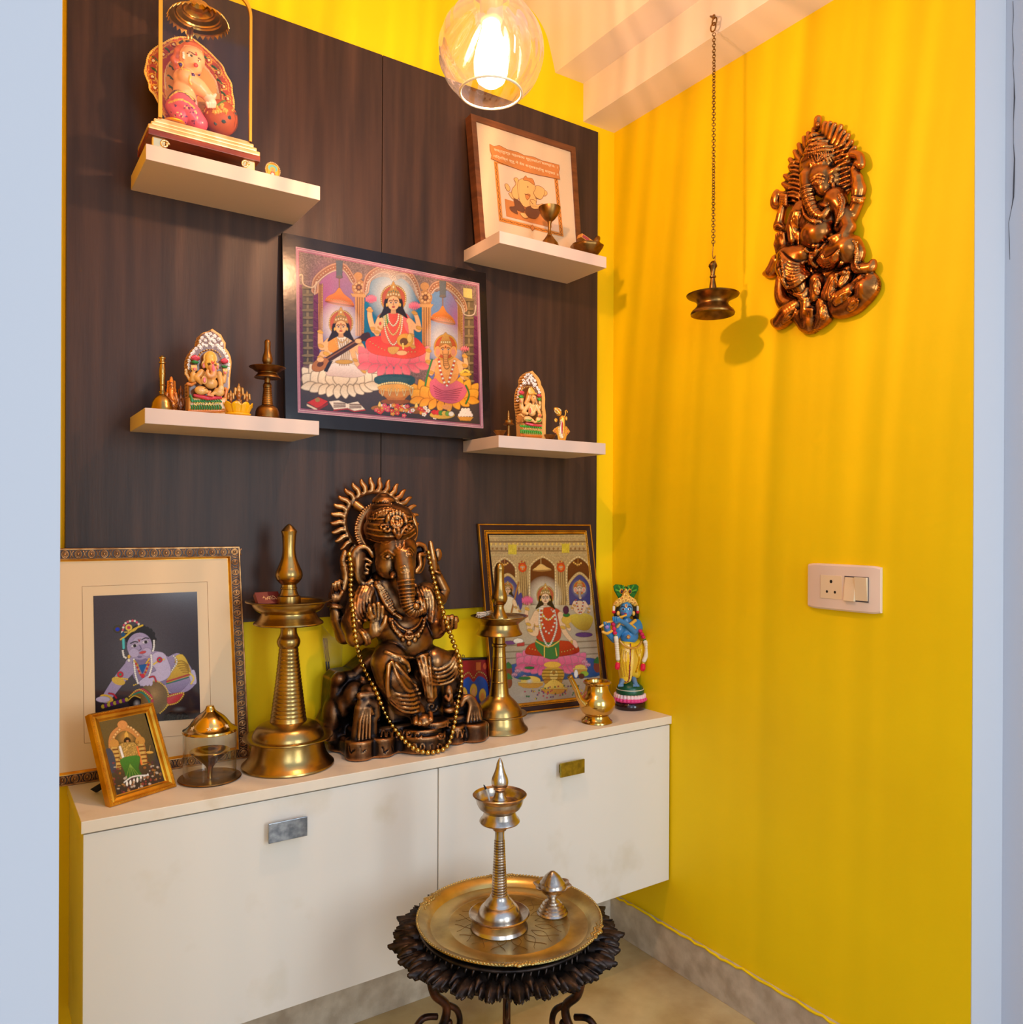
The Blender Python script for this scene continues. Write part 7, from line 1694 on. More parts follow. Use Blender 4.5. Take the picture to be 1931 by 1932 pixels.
def shrine(zm, Y, outline, inner, rim, z0, name, label, seated, seed, dpt):
    K = Kit(zm, Y, min(p[0] for p in outline)-20, min(p[1] for p in outline)-30, max(p[0] for p in outline)+40, max(p[1] for p in outline)+60, dn=dpt+.004, df=.03, h=.0011)
    yb = by(zm, np.mean([p[0] for p in outline]), Y, z0); xs = [p[0] for p in outline]
    P0 = zm.Y((min(xs)+max(xs))/2, yb, Y+dpt/2); P0[2] = z0; t = thing(name, P0, label, 'figurine')
    K.c(TANC).plate(outline, -dpt, 0, .003); K.c(DKC).plate(inner, -.001, .004, .0, mode='cut', k=.0005)
    K.S.col(DKC); K.S.plate([zm.Y(x, y, Y)[[0, 2]] for x, y in inner], 'X', Y-.002, Y+.0035, None, 'X', mode='paint')
    ys = np.arange(min(p[1] for p in outline)+120, yb-20, 62)
    for y in ys:                                          # grooves round the thick side
        a = zm.Y(min(xs)-60, y, Y+dpt*.6); b = zm.Y(max(xs)+60, y, Y+dpt*.6)
        K.S.col((150, 90, 36)); K.S.box((a+b)/2, (abs(b[0]-a[0])/2, dpt*.35, .0012), .0004, k=.001, mode='cut')
    K.S.col((116, 70, 36)); K.S.plate([zm.Y(x, y, Y)[[0, 2]] for x, y in outline if y < yb-300 or 1], 'X', Y-.003, Y+.0016, None, 'X', mode='paint')
    K._d = .001; K.c(WHT); scrolls(K, rim, 25, 11, seed)
    K.flat(z0); K.build('arched_back', PAINT, t)
    return t, K, yb


# ---- painted elephant headed figurine, lower left shelf
zA = Zm(280, 600, 9.661)
out = [(700, 960), (680, 860), (690, 760), (730, 660), (790, 570), (870, 500), (880, 420), (920, 320), (980, 285), (1050, 270), (1130, 222), (1210, 280), (1290, 330), (1330, 410), (1375, 480), (1370, 570), (1425, 640), (1465, 730), (1480, 840), (1470, 960), (1455, 1120), (1450, 1290), (1400, 1400), (1390, 1690), (700, 1690), (690, 1400), (690, 1190), (770, 1150)]
inn = [(890, 1300), (880, 1000), (890, 740), (970, 620), (1120, 570), (1260, 630), (1330, 760), (1340, 1000), (1330, 1300)]
rim = [(1130, 290), (1060, 300), (1210, 330), (980, 360), (1280, 380), (1120, 380), (1040, 400), (1200, 420), (940, 430), (1330, 470), (1130, 460), (1000, 480), (1260, 500), (930, 500), (1060, 500), (1180, 500), (870, 560), (1330, 570), (830, 600), (1390, 640), (790, 650), (1430, 700), (760, 710), (1450, 780), (735, 780), (1465, 850), (735, 850), (1460, 930), (745, 910), (1100, 340), (1170, 380), (1300, 540), (960, 540), (1360, 600)]
t, K, yb = shrine(zA, 1.806, out, inn, rim, ZS, 'painted_elephant_god_figurine', 'painted clay elephant headed figurine in white arched back, on the lower left shelf', 0, 3, .040)
K.c((236, 190, 100))
K2 = Kit(zA, 1.806, 740, 560, 1500, 1480, dn=.012, df=.036, h=.0010)
K2.c((240, 196, 110))
for a in np.linspace(PI*1.08, PI*1.92, 11): K2.e(1120+205*math.cos(a), 740+165*math.sin(a), 15, 14, .004, 10)
K2.c(TANC).e(1140, 1190, 118, 105, .012, 90).e(1110, 1060, 130, 90, .008, 70).e(960, 1320, 110, 80, .018, 75).e(1290, 1350, 95, 80, .016, 75).p([(940, 1290, .014), (1080, 1350, .02)], [55, 34]).p([(1310, 1300, .012), (1150, 1400, .02)], [50, 28])
K2.p([(970, 990, .010), (880, 1090, .010), (960, 1170, .018)], [60, 52, 44]).p([(1290, 1020, .006), (1320, 1150, .010), (1330, 1270, .018)], [55, 48, 40])
K2.p([(820, 1130, .004), (815, 1020, .006)], [60, 46]).p([(1370, 1160, .004), (1395, 1060, .006)], [40, 32]).c((236, 190, 120)).e(835, 920, 58, 56, .008, 40).e(1400, 990, 42, 50, .008, 34)
for k in range(4): K2.p([(790+k*28, 905, .012), (786+k*30, 865, .010)], 13, k=.0006); K2.p([(1370+k*22, 970, .012), (1366+k*24, 930, .010)], 10, k=.0006)
K2.c((232, 120, 130)).e(845, 935, 24, 22, .014, 12).e(1400, 1000, 20, 22, .013, 12)
K2.c(PNK).e(855, 735, 82, 44, .008, 50).p([(800, 720, .012), (855, 690, .013), (915, 725, .012)], 22).e(1390, 790, 66, 40, .008, 40).p([(1340, 775, .011), (1390, 745, .012), (1440, 780, .011)], 18)
K2.c(GRN).e(850, 805, 66, 28, .010, 44).e(1390, 885, 58, 24, .010, 34)
K2.c((236, 186, 84)).e(1140, 850, 105, 120, .016, 80).e(1130, 730, 92, 100, .014, 70).e(1130, 660, 66, 54, .012, 50)
K2.c((240, 200, 120)).p([(1020, 770, .012), (1020, 690, .012), (1060, 640, .012), (1130, 616, .012), (1200, 650, .012), (1240, 720, .012), (1240, 780, .012)], 15, sm_=3)
K2.c((232, 190, 120)).e(1010, 850, 40, 72, .010, 20).e(1262, 880, 30, 66, .010, 20).c((226, 130, 130)).e(1012, 870, 24, 46, .014, 14).e(1262, 900, 16, 40, .014, 12)
K2.c((236, 170, 110)).p([(1160, 880, .024), (1190, 960, .028), (1180, 1040, .030), (1120, 1055, .030), (1080, 1010, .030), (1080, 960, .028)], [62, 56, 48, 38, 30, 26], sm_=3)
K2.c((236, 110, 140)).p([(1160, 800, .026), (1180, 880, .030), (1190, 950, .033)], [6, 20, 24], sm_=3)
K2.paint(1110, 845, 22, 12, (40, 24, 24)).paint(1215, 865, 18, 12, (40, 24, 24)); K2.c((60, 36, 30)).ln([(1080, 840), (1110, 822), (1140, 845)], 5).ln([(1195, 850), (1215, 840), (1240, 860)], 5); K2.c((200, 50, 50)).ln([(1160, 790), (1180, 840), (1200, 790)], 6)
K2.c((232, 186, 120)).e(1020, 1130, 52, 76, .026, 24).c((232, 120, 130)).e(1025, 1130, 28, 50, .031, 12); K2.c((236, 196, 130)).e(1330, 1280, 52, 52, .022, 36)
for k in range(3): K2.ln([(900+k*26, 1340-k*14), (960+k*20, 1370-k*22), (1030+k*14, 1330-k*16)], 4); K2.ln([(1215+k*18, 1350+k*12), (1280+k*14, 1400-k*4), (1360, 1370-k*24)], 4)
K2.c((230, 150, 100)).p([(1130, 1340, .022), (1090, 1400, .026), (1180, 1420, .024)], 18); K2.c((110, 60, 40)).ln([(1030, 1280), (1120, 1300), (1230, 1270)], 7)
K2.c(TANC).p([(640, 1000), (700, 1030), (740, 1110), (790, 1180)], [24, 26, 22, 18], sm_=2).p([(665, 950), (690, 940), (700, 980)], 20)
K2.build('deity_figure', PAINT, t)
K3 = Kit(zA, 1.806, 680, 1180, 1480, yb, dn=.040, df=.034, h=.0011)
K3.c((214, 130, 60)).p([(720, 1200, .006), (790, 1220, .008), (860, 1180, .012)], [30, 28, 20]).p([(1400, 1290, .006), (1430, 1310, .008), (1400, 1440, .008)], [30, 30, 24])
K3.c(PNK).p([(850, 1410, .012), (1080, 1460, .018), (1320, 1450, .012)], [28, 40, 26])
K3.c(TANC).plate([(700, 1470), (1390, 1470), (1390, yb+30), (700, yb+30)], -.030, .010, .004)
K3.c(GRN)
for k in range(13): x = 790+k*44; K3.p([(x-14, 1500+4*math.sin(k), .014), (x+16, 1530, .015)], 15, k=.0005); K3.p([(x-10, 1590, .013), (x+12, 1625, .014), (x+2, 1655, .013)], 14, k=.0005)
K3.p([(770, 1420, .012), (800, 1490, .014)], 24)
K3.c((238, 214, 110))
for k in range(10): x = 850+k*48; K3.p([(x+18*math.cos(a), 1562+18*math.sin(a), .015) for a in np.linspace(.6+k, 4.6+k, 6)], 7, k=.0003)
K3.c((206, 120, 40)).p([(740, 1690, .010), (1060, 1700, .012), (1380, 1690, .010)], 22)
K3.flat(ZS); K3.build('lotus_base', PAINT, t)

# ---- goddess figurine, lower right shelf
zB = Zm(930, 690, 12.07)
out = [(560, 900), (555, 780), (570, 640), (600, 520), (660, 430), (650, 330), (690, 230), (760, 170), (830, 130), (880, 190), (940, 250), (990, 320), (1020, 390), (1030, 460), (1080, 550), (1110, 650), (1120, 780), (1115, 950), (1140, 1150), (1135, 1300), (1130, 1620), (620, 1620), (600, 1300), (590, 1100)]
inn = [(700, 1200), (690, 800), (700, 600), (760, 480), (840, 440), (940, 500), (1010, 620), (1030, 800), (1030, 1200)]
rim = [(830, 190), (780, 210), (880, 230), (740, 260), (920, 290), (830, 270), (800, 330), (880, 350), (700, 330), (970, 340), (750, 400), (830, 390), (920, 400), (980, 420), (690, 400), (640, 460), (1010, 490), (610, 520), (1040, 540), (590, 590), (1070, 600), (580, 650), (575, 720), (570, 790), (950, 450), (870, 290), (720, 360)]
t, K, yb = shrine(zB, 1.815, out, inn, rim, ZS, 'painted_goddess_figurine', 'painted clay goddess figurine with arched back, on the lower right shelf', 0, 5, .036)
K2 = Kit(zB, 1.815, 540, 430, 1180, 1400, dn=.012, df=.034, h=.0010)
K2.c((246, 206, 120))
for a in np.linspace(PI*1.05, PI*1.8, 10): K2.e(820+170*math.cos(a), 600+125*math.sin(a), 15, 14, .004, 10)
SKN = (240, 190, 120)
K2.c((230, 160, 80)).p([(850, 640, .004), (800, 780, .006), (740, 860, .008)], [80, 60, 30]).p([(960, 760, .004), (1000, 900, .006)], [40, 34])
K2.c(SKN).e(900, 980, 120, 105, .010, 66).e(890, 1080, 100, 70, .012, 60).e(840, 880, 52, 40, .012, 36).e(990, 900, 44, 38, .010, 34)
K2.p([(800, 910, .012), (700, 1060, .012), (780, 1090, .022)], [52, 44, 36]).p([(1000, 920, .010), (1050, 1040, .012), (1080, 1120, .020)], [44, 40, 34]).p([(660, 960, .006), (650, 860, .008)], [56, 44]).p([(1060, 960, .006), (1075, 880, .008)], [40, 34])
K2.e(655, 810, 48, 50, .012, 34).e(1075, 850, 34, 44, .012, 26)
for k in range(4): K2.p([(620+k*24, 790, .016), (618+k*25, 750, .015)], 11, k=.0005)
K2.e(800, 1210, 110, 66, .018, 62).e(1050, 1230, 84, 70, .016, 60).p([(780, 1220, .018), (900, 1240, .022), (960, 1290, .024)], [48, 36, 20]).p([(1060, 1240, .016), (960, 1290, .022)], [40, 18])
K2.c((236, 130, 110)).e(855, 1020, 22, 62, .028, 14).e(650, 820, 22, 20, .018, 12); K2.c(SKN).e(850, 1030, 40, 72, .024, 20); K2.c((226, 90, 90)).e(852, 1030, 12, 50, .030, 10)
K2.c((240, 180, 110)).e(930, 750, 62, 84, .018, 50).e(955, 740, 40, 60, .022, 36); K2.e(925, 850, 30, 40, .012, 28)
K2.c((238, 180, 80)).e(890, 600, 80, 70, .014, 52).e(870, 550, 55, 60, .012, 40).p([(840, 640, .016), (920, 620, .020), (985, 640, .018)], 22); K2.c((246, 216, 140)).e(830, 560, 26, 66, .016, 22, rot=(0, 15, 0))
K2.paint(945, 722, 12, 8, (40, 24, 24)).paint(985, 722, 8, 8, (40, 24, 24)); K2.c((200, 50, 50)).on(955, 768, 9)
K2.c((248, 224, 160)).ln([(850, 880), (880, 980), (930, 1060), (980, 980), (1000, 900)], 7).ln([(870, 870), (920, 920), (970, 880)], 6)
K2.c(PNK).e(655, 620, 70, 38, .010, 40).p([(610, 610, .012), (655, 585, .013), (700, 610, .012)], 20).e(1060, 680, 58, 32, .010, 34); K2.c((40, 160, 50)).e(650, 705, 60, 38, .012, 36).e(1062, 765, 48, 34, .012, 30)
for k in range(3): K2.ln([(740+k*22, 1230-k*10), (800+k*14, 1262-k*14), (880, 1240-k*10)], 4); K2.ln([(990+k*18, 1250), (1050, 1285-k*14), (1110, 1240-k*12)], 4)
K2.c((230, 160, 80)).e(1070, 1130, 52, 50, .022, 36); K2.c((226, 80, 90)).on(1080, 1140, 22, flat=.5)
K2.build('deity_figure', PAINT, t)
K3 = Kit(zB, 1.815, 560, 1080, 1180, yb, dn=.036, df=.030, h=.0011)
K3.c((236, 172, 92)).p([(610, 1120, .006), (640, 1110, .010), (700, 1160, .012)], [30, 26, 18]).plate([(610, 1100), (690, 1110), (660, 1290), (610, 1290)], -.026, .004, .003)
K3.c(PNK).p([(760, 1310, .014), (900, 1345, .018), (1100, 1370, .014)], [24, 32, 24])
K3.c(TANC).plate([(620, 1320), (1125, 1350), (1130, yb+40), (620, yb+40)], -.032, .008, .004)
K3.c((40, 170, 40))
for k in range(11): x = 640+k*46; K3.p([(x-12, 1360+k*3, .012), (x+14, 1390+k*3, .013)], 17, k=.0005); K3.p([(x-10, 1460+k*4, .011), (x+12, 1490+k*4, .012), (x, 1525+k*3, .011)], 16, k=.0005)
K3.c((244, 216, 120))
for k in range(8): x = 710+k*50; K3.p([(x+18*math.cos(a), 1430+k*4+18*math.sin(a), .013) for a in np.linspace(.6+k, 4.6+k, 6)], 7, k=.0003)
K3.c((206, 110, 30)).p([(640, 1580, .010), (880, 1600, .014), (1110, 1610, .010)], 24)
K3.flat(ZS); K3.build('lotus_base', PAINT, t)

# ---- jewelled standing figure on the lower right shelf
x0 = 1580; yb = by(zB, x0, 1.80, ZS); P0 = zB.Y(x0, yb, 1.80); P0[2] = ZS
t = thing('jewelled_deity_ornament', P0, 'tiny gold jewelled standing deity ornament at the right of the lower right shelf', 'figurine')
K = Kit(zB, 1.80, 1340, 930, 1790, yb, dn=.008, df=.012, h=.0008, k=.001)
K.c((236, 176, 70)).p([(1580, 1200), (1590, 1440), (1580, 1640)], [70, 60, 40]).p([(1500, 1080), (1450, 1010), (1410, 970)], [70, 60, 16], sm_=3).e(1480, 1030, 80, 70, .002, 16, rot=(0, -30, 0))
K.plate([(1400, 1430), (1480, 1380), (1680, 1380), (1760, 1500), (1680, 1600), (1640, yb+20), (1500, yb+20), (1470, 1580), (1360, 1490)], -.001, .003, .001)
K.e(1440, 1240, 44, 50, 0, 14).e(1680, 1200, 30, 50, 0, 14).p([(1640, 1160), (1660, 1080), (1650, 1040), (1680, 1020), (1700, 1060)], 14, sm_=3)
K.c((246, 232, 204)).e(1580, 1420, 52, 200, .004, 16); K.c((196, 60, 70)).e(1582, 1420, 20, 150, .007, 8); K.c((30, 60, 180)).e(1490, 1025, 20, 24, .005, 8); K.c((240, 230, 230)).e(1478, 1015, 8, 8, .007, 6)
K.c((250, 236, 190))
for a in np.linspace(0, 2*PI, 34, endpoint=False): K.e(1582+68*math.cos(a), 1430+215*math.sin(a), 11, 11, .004, 9)
for a in np.linspace(0, 2*PI, 20, endpoint=False): K.e(1485+72*math.cos(a), 1030+62*math.sin(a), 9, 9, .004, 8)
K.c((196, 70, 80)); [K.e(x, y, 11, 11, .003, 9) for x, y in ((1410, 1490), (1440, 1450), (1700, 1440), (1730, 1500), (1700, 1540), (1440, 1530))]
K.flat(ZS); K.build('figure', M('jewel_gold', (255, 255, 255), .25, .5, attr='paint'), t)

# ---- small brass lamp and leaf bowls on the lower right shelf
def LT(name, zm, axis, Y, z, parts, label, cat, group=None):
    yb = by(zm, axis, Y, z); return lathe_thing(name, zm, axis, yb, z, parts(yb), label, cat, group, Yat=Y)
LT('small_brass_lamp', zB, 358, 1.815, ZS, lambda b: [
    ('stem', [(0, b), (80, b), (84, b-8), (60, b-30), (40, b-60), (34, b-110), (32, 1430), (38, 1400), (34, 1360), (0, 1350)], BRASS2),
    ('bowl', [(0, 1352), (120, 1350), (134, 1335), (120, 1322), (92, 1300), (88, 1250), (100, 1238), (90, 1236), (78, 1250), (0, 1290)], BRASS2),
    ('finial', [(0, 1290), (40, 1290), (36, 1220), (30, 1205), (38, 1190), (28, 1170), (26, 1100), (18, 1060), (16, 1030), (8, 1020), (0, 1018)], BRASS)],
    'very small brass lamp left of the painted goddess figurine', 'oil lamp')
def leafbowl(x, y, Y, w_, z, label, rz=0):
    P0 = zB.Y(x, y, Y); P0[2] = z; m = depth(P0)/CF/12.07; t = thing('leaf_shaped_oil_bowl', P0, label, 'oil bowl', 'leaf shaped oil bowls', rz)
    rw = w_*m/2; rf = lambda a, z_, r: 1+.25*max(0, math.cos(a))**4+.06*math.cos(6*a)
    o = MB().lathe([(0, 0), (rw*.35, 0), (rw*.6, rw*.36), (rw*.9, rw*.84), (rw*.97, rw*.92), (rw*.85, rw*.82), (rw*.5, rw*.36), (0, rw*.20)], seg=48, rfun=rf).build('bowl', BRASS2, t); return t
leafbowl(170, 1560, 1.80, 300, ZS, 'leaf shaped bronze oil bowl at the left end of the lower right shelf', PI); leafbowl(1300, 1650, 1.80, 280, ZS, 'leaf shaped bronze oil bowl between the goddess figurine and the jewelled ornament')

# ---- lower left shelf: handbell, brown figures, lotus bowl, brass lamp
zC = Zm(230, 600, 4.8275)
LT('brass_handbell', zC, 367, 1.805, ZS, lambda b: [
    ('bell', [(96, b), (101, b-3), (100, b-14), (94, b-40), (92, b-44), (88, 780), (74, 745), (52, 716), (34, 702), (24, 694), (22, 680), (0, 680)], BRASS),
    ('handle', [(0, 684), (28, 680), (30, 672), (22, 664), (20, 640), (22, 620), (28, 614), (22, 606), (23, 560), (28, 520), (28, 514), (26, 508), (28, 500), (26, 460), (22, 432), (20, 420), (29, 414), (29, 402), (19, 394), (22, 378), (29, 370), (29, 360), (20, 354), (14, 346), (0, 342)], BRASS)],
    'brass handbell with a long turned handle at the left end of the lower shelf', 'handbell')
LT('brass_oil_lamp', zC, 1325, 1.835, ZS, lambda b: [
    ('base', [(0, b), (124, b), (140, b-14), (136, b-20), (108, b-28), (102, 850), (90, 822), (70, 804), (56, 798), (0, 796)], BRASS2),
    ('stem', [(0, 800), (54, 796)]+ridged(36, 640, 50, 796, 9, 1.4)[::-1]+[(38, 636), (40, 615), (34, 600), (26, 590), (26, 545), (0, 545)], BRASS2),
    ('bowl', [(0, 540), (100, 544), (116, 548), (114, 540), (96, 520), (84, 505), (86, 498), (112, 486), (134, 466), (158, 456), (162, 450), (150, 446), (120, 462), (90, 476), (0, 478)], BRASS2),
    ('finial', [(0, 478), (36, 470), (34, 424), (38, 414), (46, 396), (46, 370), (38, 340), (28, 300), (26, 250), (28, 226), (26, 212), (18, 200), (0, 194)], BRASS2)],
    'brass oil lamp with a ringed stem at the right of the lower left shelf', 'oil lamp')
def idol(zm, Y, x, ytop, w_, z, name, label, col, mat, eleph_=True, h=.001):
    yb = by(zm, x, Y, z); H_ = yb-ytop; P0 = zm.Y(x, yb, Y); P0[2] = z; t = thing(name, P0, label, 'figurine')
    K = Kit(zm, Y, x-w_*.75, ytop-10, x+w_*.75, yb, dn=.03, df=.03, h=h, k=.002); u = H_/100.; dk = tuple(int(v*.6) for v in col); lt = tuple(min(255, int(v*1.2)) for v in col)
    Q = lambda a, b: (x+a*u, ytop+b*u)
    K.c(col).e(*Q(0, 92), w_*.48, 9*u, 0, w_*.36).e(*Q(0, 78), w_*.44, 12*u, .003, w_*.34).e(*Q(0, 62), w_*.30, 16*u, .004, w_*.24).e(*Q(0, 36), w_*.22, 13*u, .006, w_*.2)
    K.c(lt).e(*Q(0, 20), w_*.2, 12*u, .004, w_*.18).e(*Q(0, 9), w_*.12, 10*u, .003, w_*.1).p([Q(-w_*.22/u, 28), Q(-w_*.2/u, 14)], 4*u).p([Q(w_*.22/u, 28), Q(w_*.2/u, 14)], 4*u)
    K.c(col).p([(*Q(-w_*.3/u, 55), .002), (*Q(-w_*.42/u, 66), .006), (*Q(-w_*.30/u, 46), .008)], 5*u).p([(*Q(w_*.3/u, 55), .002), (*Q(w_*.42/u, 66), .006), (*Q(w_*.30/u, 46), .008)], 5*u)
    if eleph_: K.c(lt).p([(*Q(0, 38), .012), (*Q(0, 50), .016), (*Q(3, 60), .017), (*Q(7, 62), .015)], [6*u, 5*u, 4*u, 3*u], sm_=3).e(*Q(-w_*.26/u, 37), w_*.1, 8*u, .003, 3*u).e(*Q(w_*.26/u, 37), w_*.1, 8*u, .003, 3*u)
    K.c(dk)
    for a in (-1, 1): K.on(*Q(a*w_*.08/u, 33), 1.4*u)
    for i in range(5): K.ln([Q(-w_*.36/u, 74+i*4), Q(0, 78+i*4.4), Q(w_*.36/u, 74+i*4)], .8*u)
    for i in range(4): K.ln([Q(-w_*.16/u, 14+i*4), Q(0, 16+i*4), Q(w_*.16/u, 14+i*4)], .7*u)
    K.flat(z); K.build('figure', mat, t); return t
idol(zA, 1.835, 420, 1070, 250, ZS, 'brown_elephant_god_figurine', 'small orange brown carved elephant headed figurine behind the handbell', (206, 120, 44), GLOSSBR)
idol(zA, 1.835, 590, 1235, 130, ZS, 'dark_brown_deity_figurine', 'tiny dark brown deity figurine between the handbell and painted figurine', (128, 72, 34), GLOSSBR, False)
# three brown deities in a yellow lotus bowl
P0 = zC.Y(1066, by(zC, 1066, 1.835, ZS), 1.835); P0[2] = ZS
t = thing('three_deity_figurine', P0, 'glossy brown trio of small deities behind the yellow lotus bowl', 'figurine')
for (x, yt, w_, nm) in ((1066, 600, 90, 'middle_deity'), (992, 655, 60, 'side_deity'), (1140, 662, 60, 'side_deity')):
    K = Kit(zC, 1.835, x-70, yt-5, x+70, by(zC, 1066, 1.835, ZS), dn=.02, df=.02, h=.001, k=.002); B_ = by(zC, 1066, 1.835, ZS); u = (B_-yt)/100
    K.c((140, 86, 36)).e(x, yt+88*u, w_*.5, 14*u, 0, w_*.34).e(x, yt+62*u, w_*.40, 24*u, .002, w_*.3).c((176, 112, 48)).e(x, yt+33*u, w_*.26, 11*u, .005, w_*.22).c((206, 150, 70)).e(x, yt+16*u, w_*.2, 12*u, .003, w_*.16).e(x, yt+6*u, w_*.08, 8*u, .002, w_*.08)
    for a in (-1, 1): K.p([(x+a*w_*.4, yt+30*u), (x+a*w_*.36, yt+14*u)], 4*u)
    for i in range(5): K.ln([(x-w_*.3, yt+(48+i*7)*u), (x, yt+(52+i*7)*u), (x+w_*.3, yt+(48+i*7)*u)], .9*u)
    K.flat(ZS); K.build(nm, GLOSSBR, t)
yb = by(zC, 1058, 1.797, ZS); P0 = zC.Y(1058, yb, 1.797); P0[2] = ZS; m = depth(P0)/CF/zC.k
t = thing('yellow_lotus_bowl', P0, 'glossy yellow lotus petal bowl on the lower left shelf', 'bowl')
YB = M('yellow_glaze', (238, 176, 20), .12, coat=.5)
mb = MB()
for k in range(9):
    a = 2*PI*k/9+.2; ca, sa = math.cos(a), math.sin(a); V = []; nU, nV = 7, 9
    for i in range(nU):
        u_ = i/(nU-1)
        for j in range(nV):
            v_ = (j/(nV-1)-.5)*2; r_ = (88+48*u_**.7)*m*(1-.04*v_*v_); hh = (12+112*u_*(1-.28*abs(v_)**2.2*u_))*m; b = a+v_*.36
            V.append((r_*math.cos(b), r_*math.sin(b)*.82, hh))
    nn = len(V); V += [(p[0]*.975, p[1]*.975, p[2]+.0004) for p in V]
    Fc = [(i*nV+j, i*nV+j+1, (i+1)*nV+j+1, (i+1)*nV+j) for i in range(nU-1) for j in range(nV-1)]; Fc += [tuple(nn+q for q in reversed(f)) for f in Fc]
    ed = [(nU-1)*nV+j for j in range(nV)]; Fc += [(ed[j], ed[j+1], ed[j+1]+nn, ed[j]+nn) for j in range(nV-1)]
    for j0 in (0, nV-1): Fc += [(i*nV+j0, (i+1)*nV+j0, (i+1)*nV+j0+nn, i*nV+j0+nn) for i in range(nU-1)]
    o = MB().put(V, Fc, 0, True).build('petal', YB, t)
MB().lathe([(0, 0), (80*m, 0), (110*m, 12*m), (118*m, 26*m), (92*m, 20*m), (0, 14*m)], seg=48).xf(lambda p: p*np.array([1, .82, 1])).build('dish', YB, t)

# ---- upper right shelf: goblet, bird shaped bowl
zD = zu
LT('brass_goblet', zD, 1002, 1.80, 2.0679, lambda b: [
    ('foot', [(0, b), (92, b), (94, b-8), (80, b-44), (52, b-80), (30, b-110), (0, b-115)], BRASS2),
    ('stem', [(0, b-105), (28, b-112), (16, b-140), (14, 1290), (16, 1240), (24, 1214), (0, 1210)], BRASS2),
    ('cup', [(0, 1216), (22, 1214)]+sm([(50, 1190), (80, 1150), (98, 1110), (106, 1078)])+[(102, 1076)]+sm([(92, 1110), (70, 1150), (40, 1182)])+[(0, 1190)], BRASS2)],
    'dull brass goblet in front of the paper cut picture', 'goblet')
yb = by(zD, 1362, 1.81, 2.0679); P0 = zD.Y(1362, yb, 1.81); P0[2] = 2.0679; m = depth(P0)/CF/zD.k
t = thing('brass_bird_bowl', P0, 'bronze bowl with a curled bird tail handle at the right shelf end', 'bowl')
MB().lathe([(0, 0), (60*m, 0), (70*m, 8*m), (110*m, 40*m), (146*m, 90*m), (158*m, 116*m), (152*m, 120*m), (134*m, 92*m), (80*m, 30*m), (0, 14*m)], seg=56, rfun=lambda a, z_, r: 1+.03*math.cos(8*a)).build('bowl', BRASS2, t)
MB().tube(crv([(100*m, 0, 100*m), (120*m, 0, 150*m), (112*m, -.002, 190*m), (140*m, 0, 225*m), (150*m, 0, 200*m)], 5), np.interp(np.linspace(0, 4, 21), range(5), [.014, .012, .009, .006, .003]), 12).build('tail_handle', BRASS2, t)
q0 = zD.Y(1345, 1360, 1.81)
t2 = thing('matchbox', q0-[0, 0, .008], 'small matchbox lying in the bronze bird bowl on the upper right shelf', 'matchbox')
rot = Matrix.Rotation(math.radians(18), 4, 'Y')
MB().box((-.022, -.010, -.006), (.022, .010, .006), .0004).xf(lambda p: np.array(rot @ Vector(p))).build('sleeve', M('matchbox_tan', (200, 140, 60), .5), t2)
MB().box((-.018, -.0108, -.004), (.006, -.0098, .004), .0002).xf(lambda p: np.array(rot @ Vector(p))).build('printed_side', M('matchbox_print', (160, 60, 70), .5), t2)

# ---- oval medallion on the upper left shelf
zE = Zm(230, 0, 4.39)
P0 = zE.Y(1250, 1405, 1.80); P0[2] = 2.0679; m = depth(P0)/CF/4.39
t = thing('oval_medallion', P0, 'tiny oval medallion with a beaded rim beside the glass display case', 'medallion')
cz = zE.Y(1250, 1412, 1.80)[2]-2.0679; cz = max(cz, .016); V = [(a*m, 0, cz+b*m) for a, b in [(62*math.cos(k), 66*math.sin(k)) for k in np.linspace(0, 2*PI, 32, endpoint=False)]]
MB().prism(V, (0, .004, 0)).box((-.010, -.003, 0), (.010, .006, .003), .001).build('plaque', GOLD, t)
mb = MB()
for k in np.linspace(0, 2*PI, 30, endpoint=False): mb.sphere((60*m*math.cos(k), -.0005, cz+64*m*math.sin(k)), .0016, 8, 5)
mb.build('beaded_rim', M('pearl_gold', (240, 214, 160), .3, .5), t)
c = Canvas(None, 40, 42, (226, 190, 60)); c.ell(20, 14, 17, 12, (120, 200, 190)); c.ell(20, 18, 10, 9, (240, 190, 70)); c.ell(20, 20, 4, 5, (230, 160, 110)); c.poly([(10, 38), (14, 26), (26, 26), (30, 38)], (220, 80, 60)); c.ell(20, 34, 6, 5, (250, 230, 210))
W0 = np.array(t.location); hw, hh = 44*m, 48*m; c.build('print', [W0+[-hw, -.0008, cz+hh], W0+[hw, -.0008, cz+hh], W0+[hw, -.0008, cz-hh], W0+[-hw, -.0008, cz-hh]], PRINT, t)

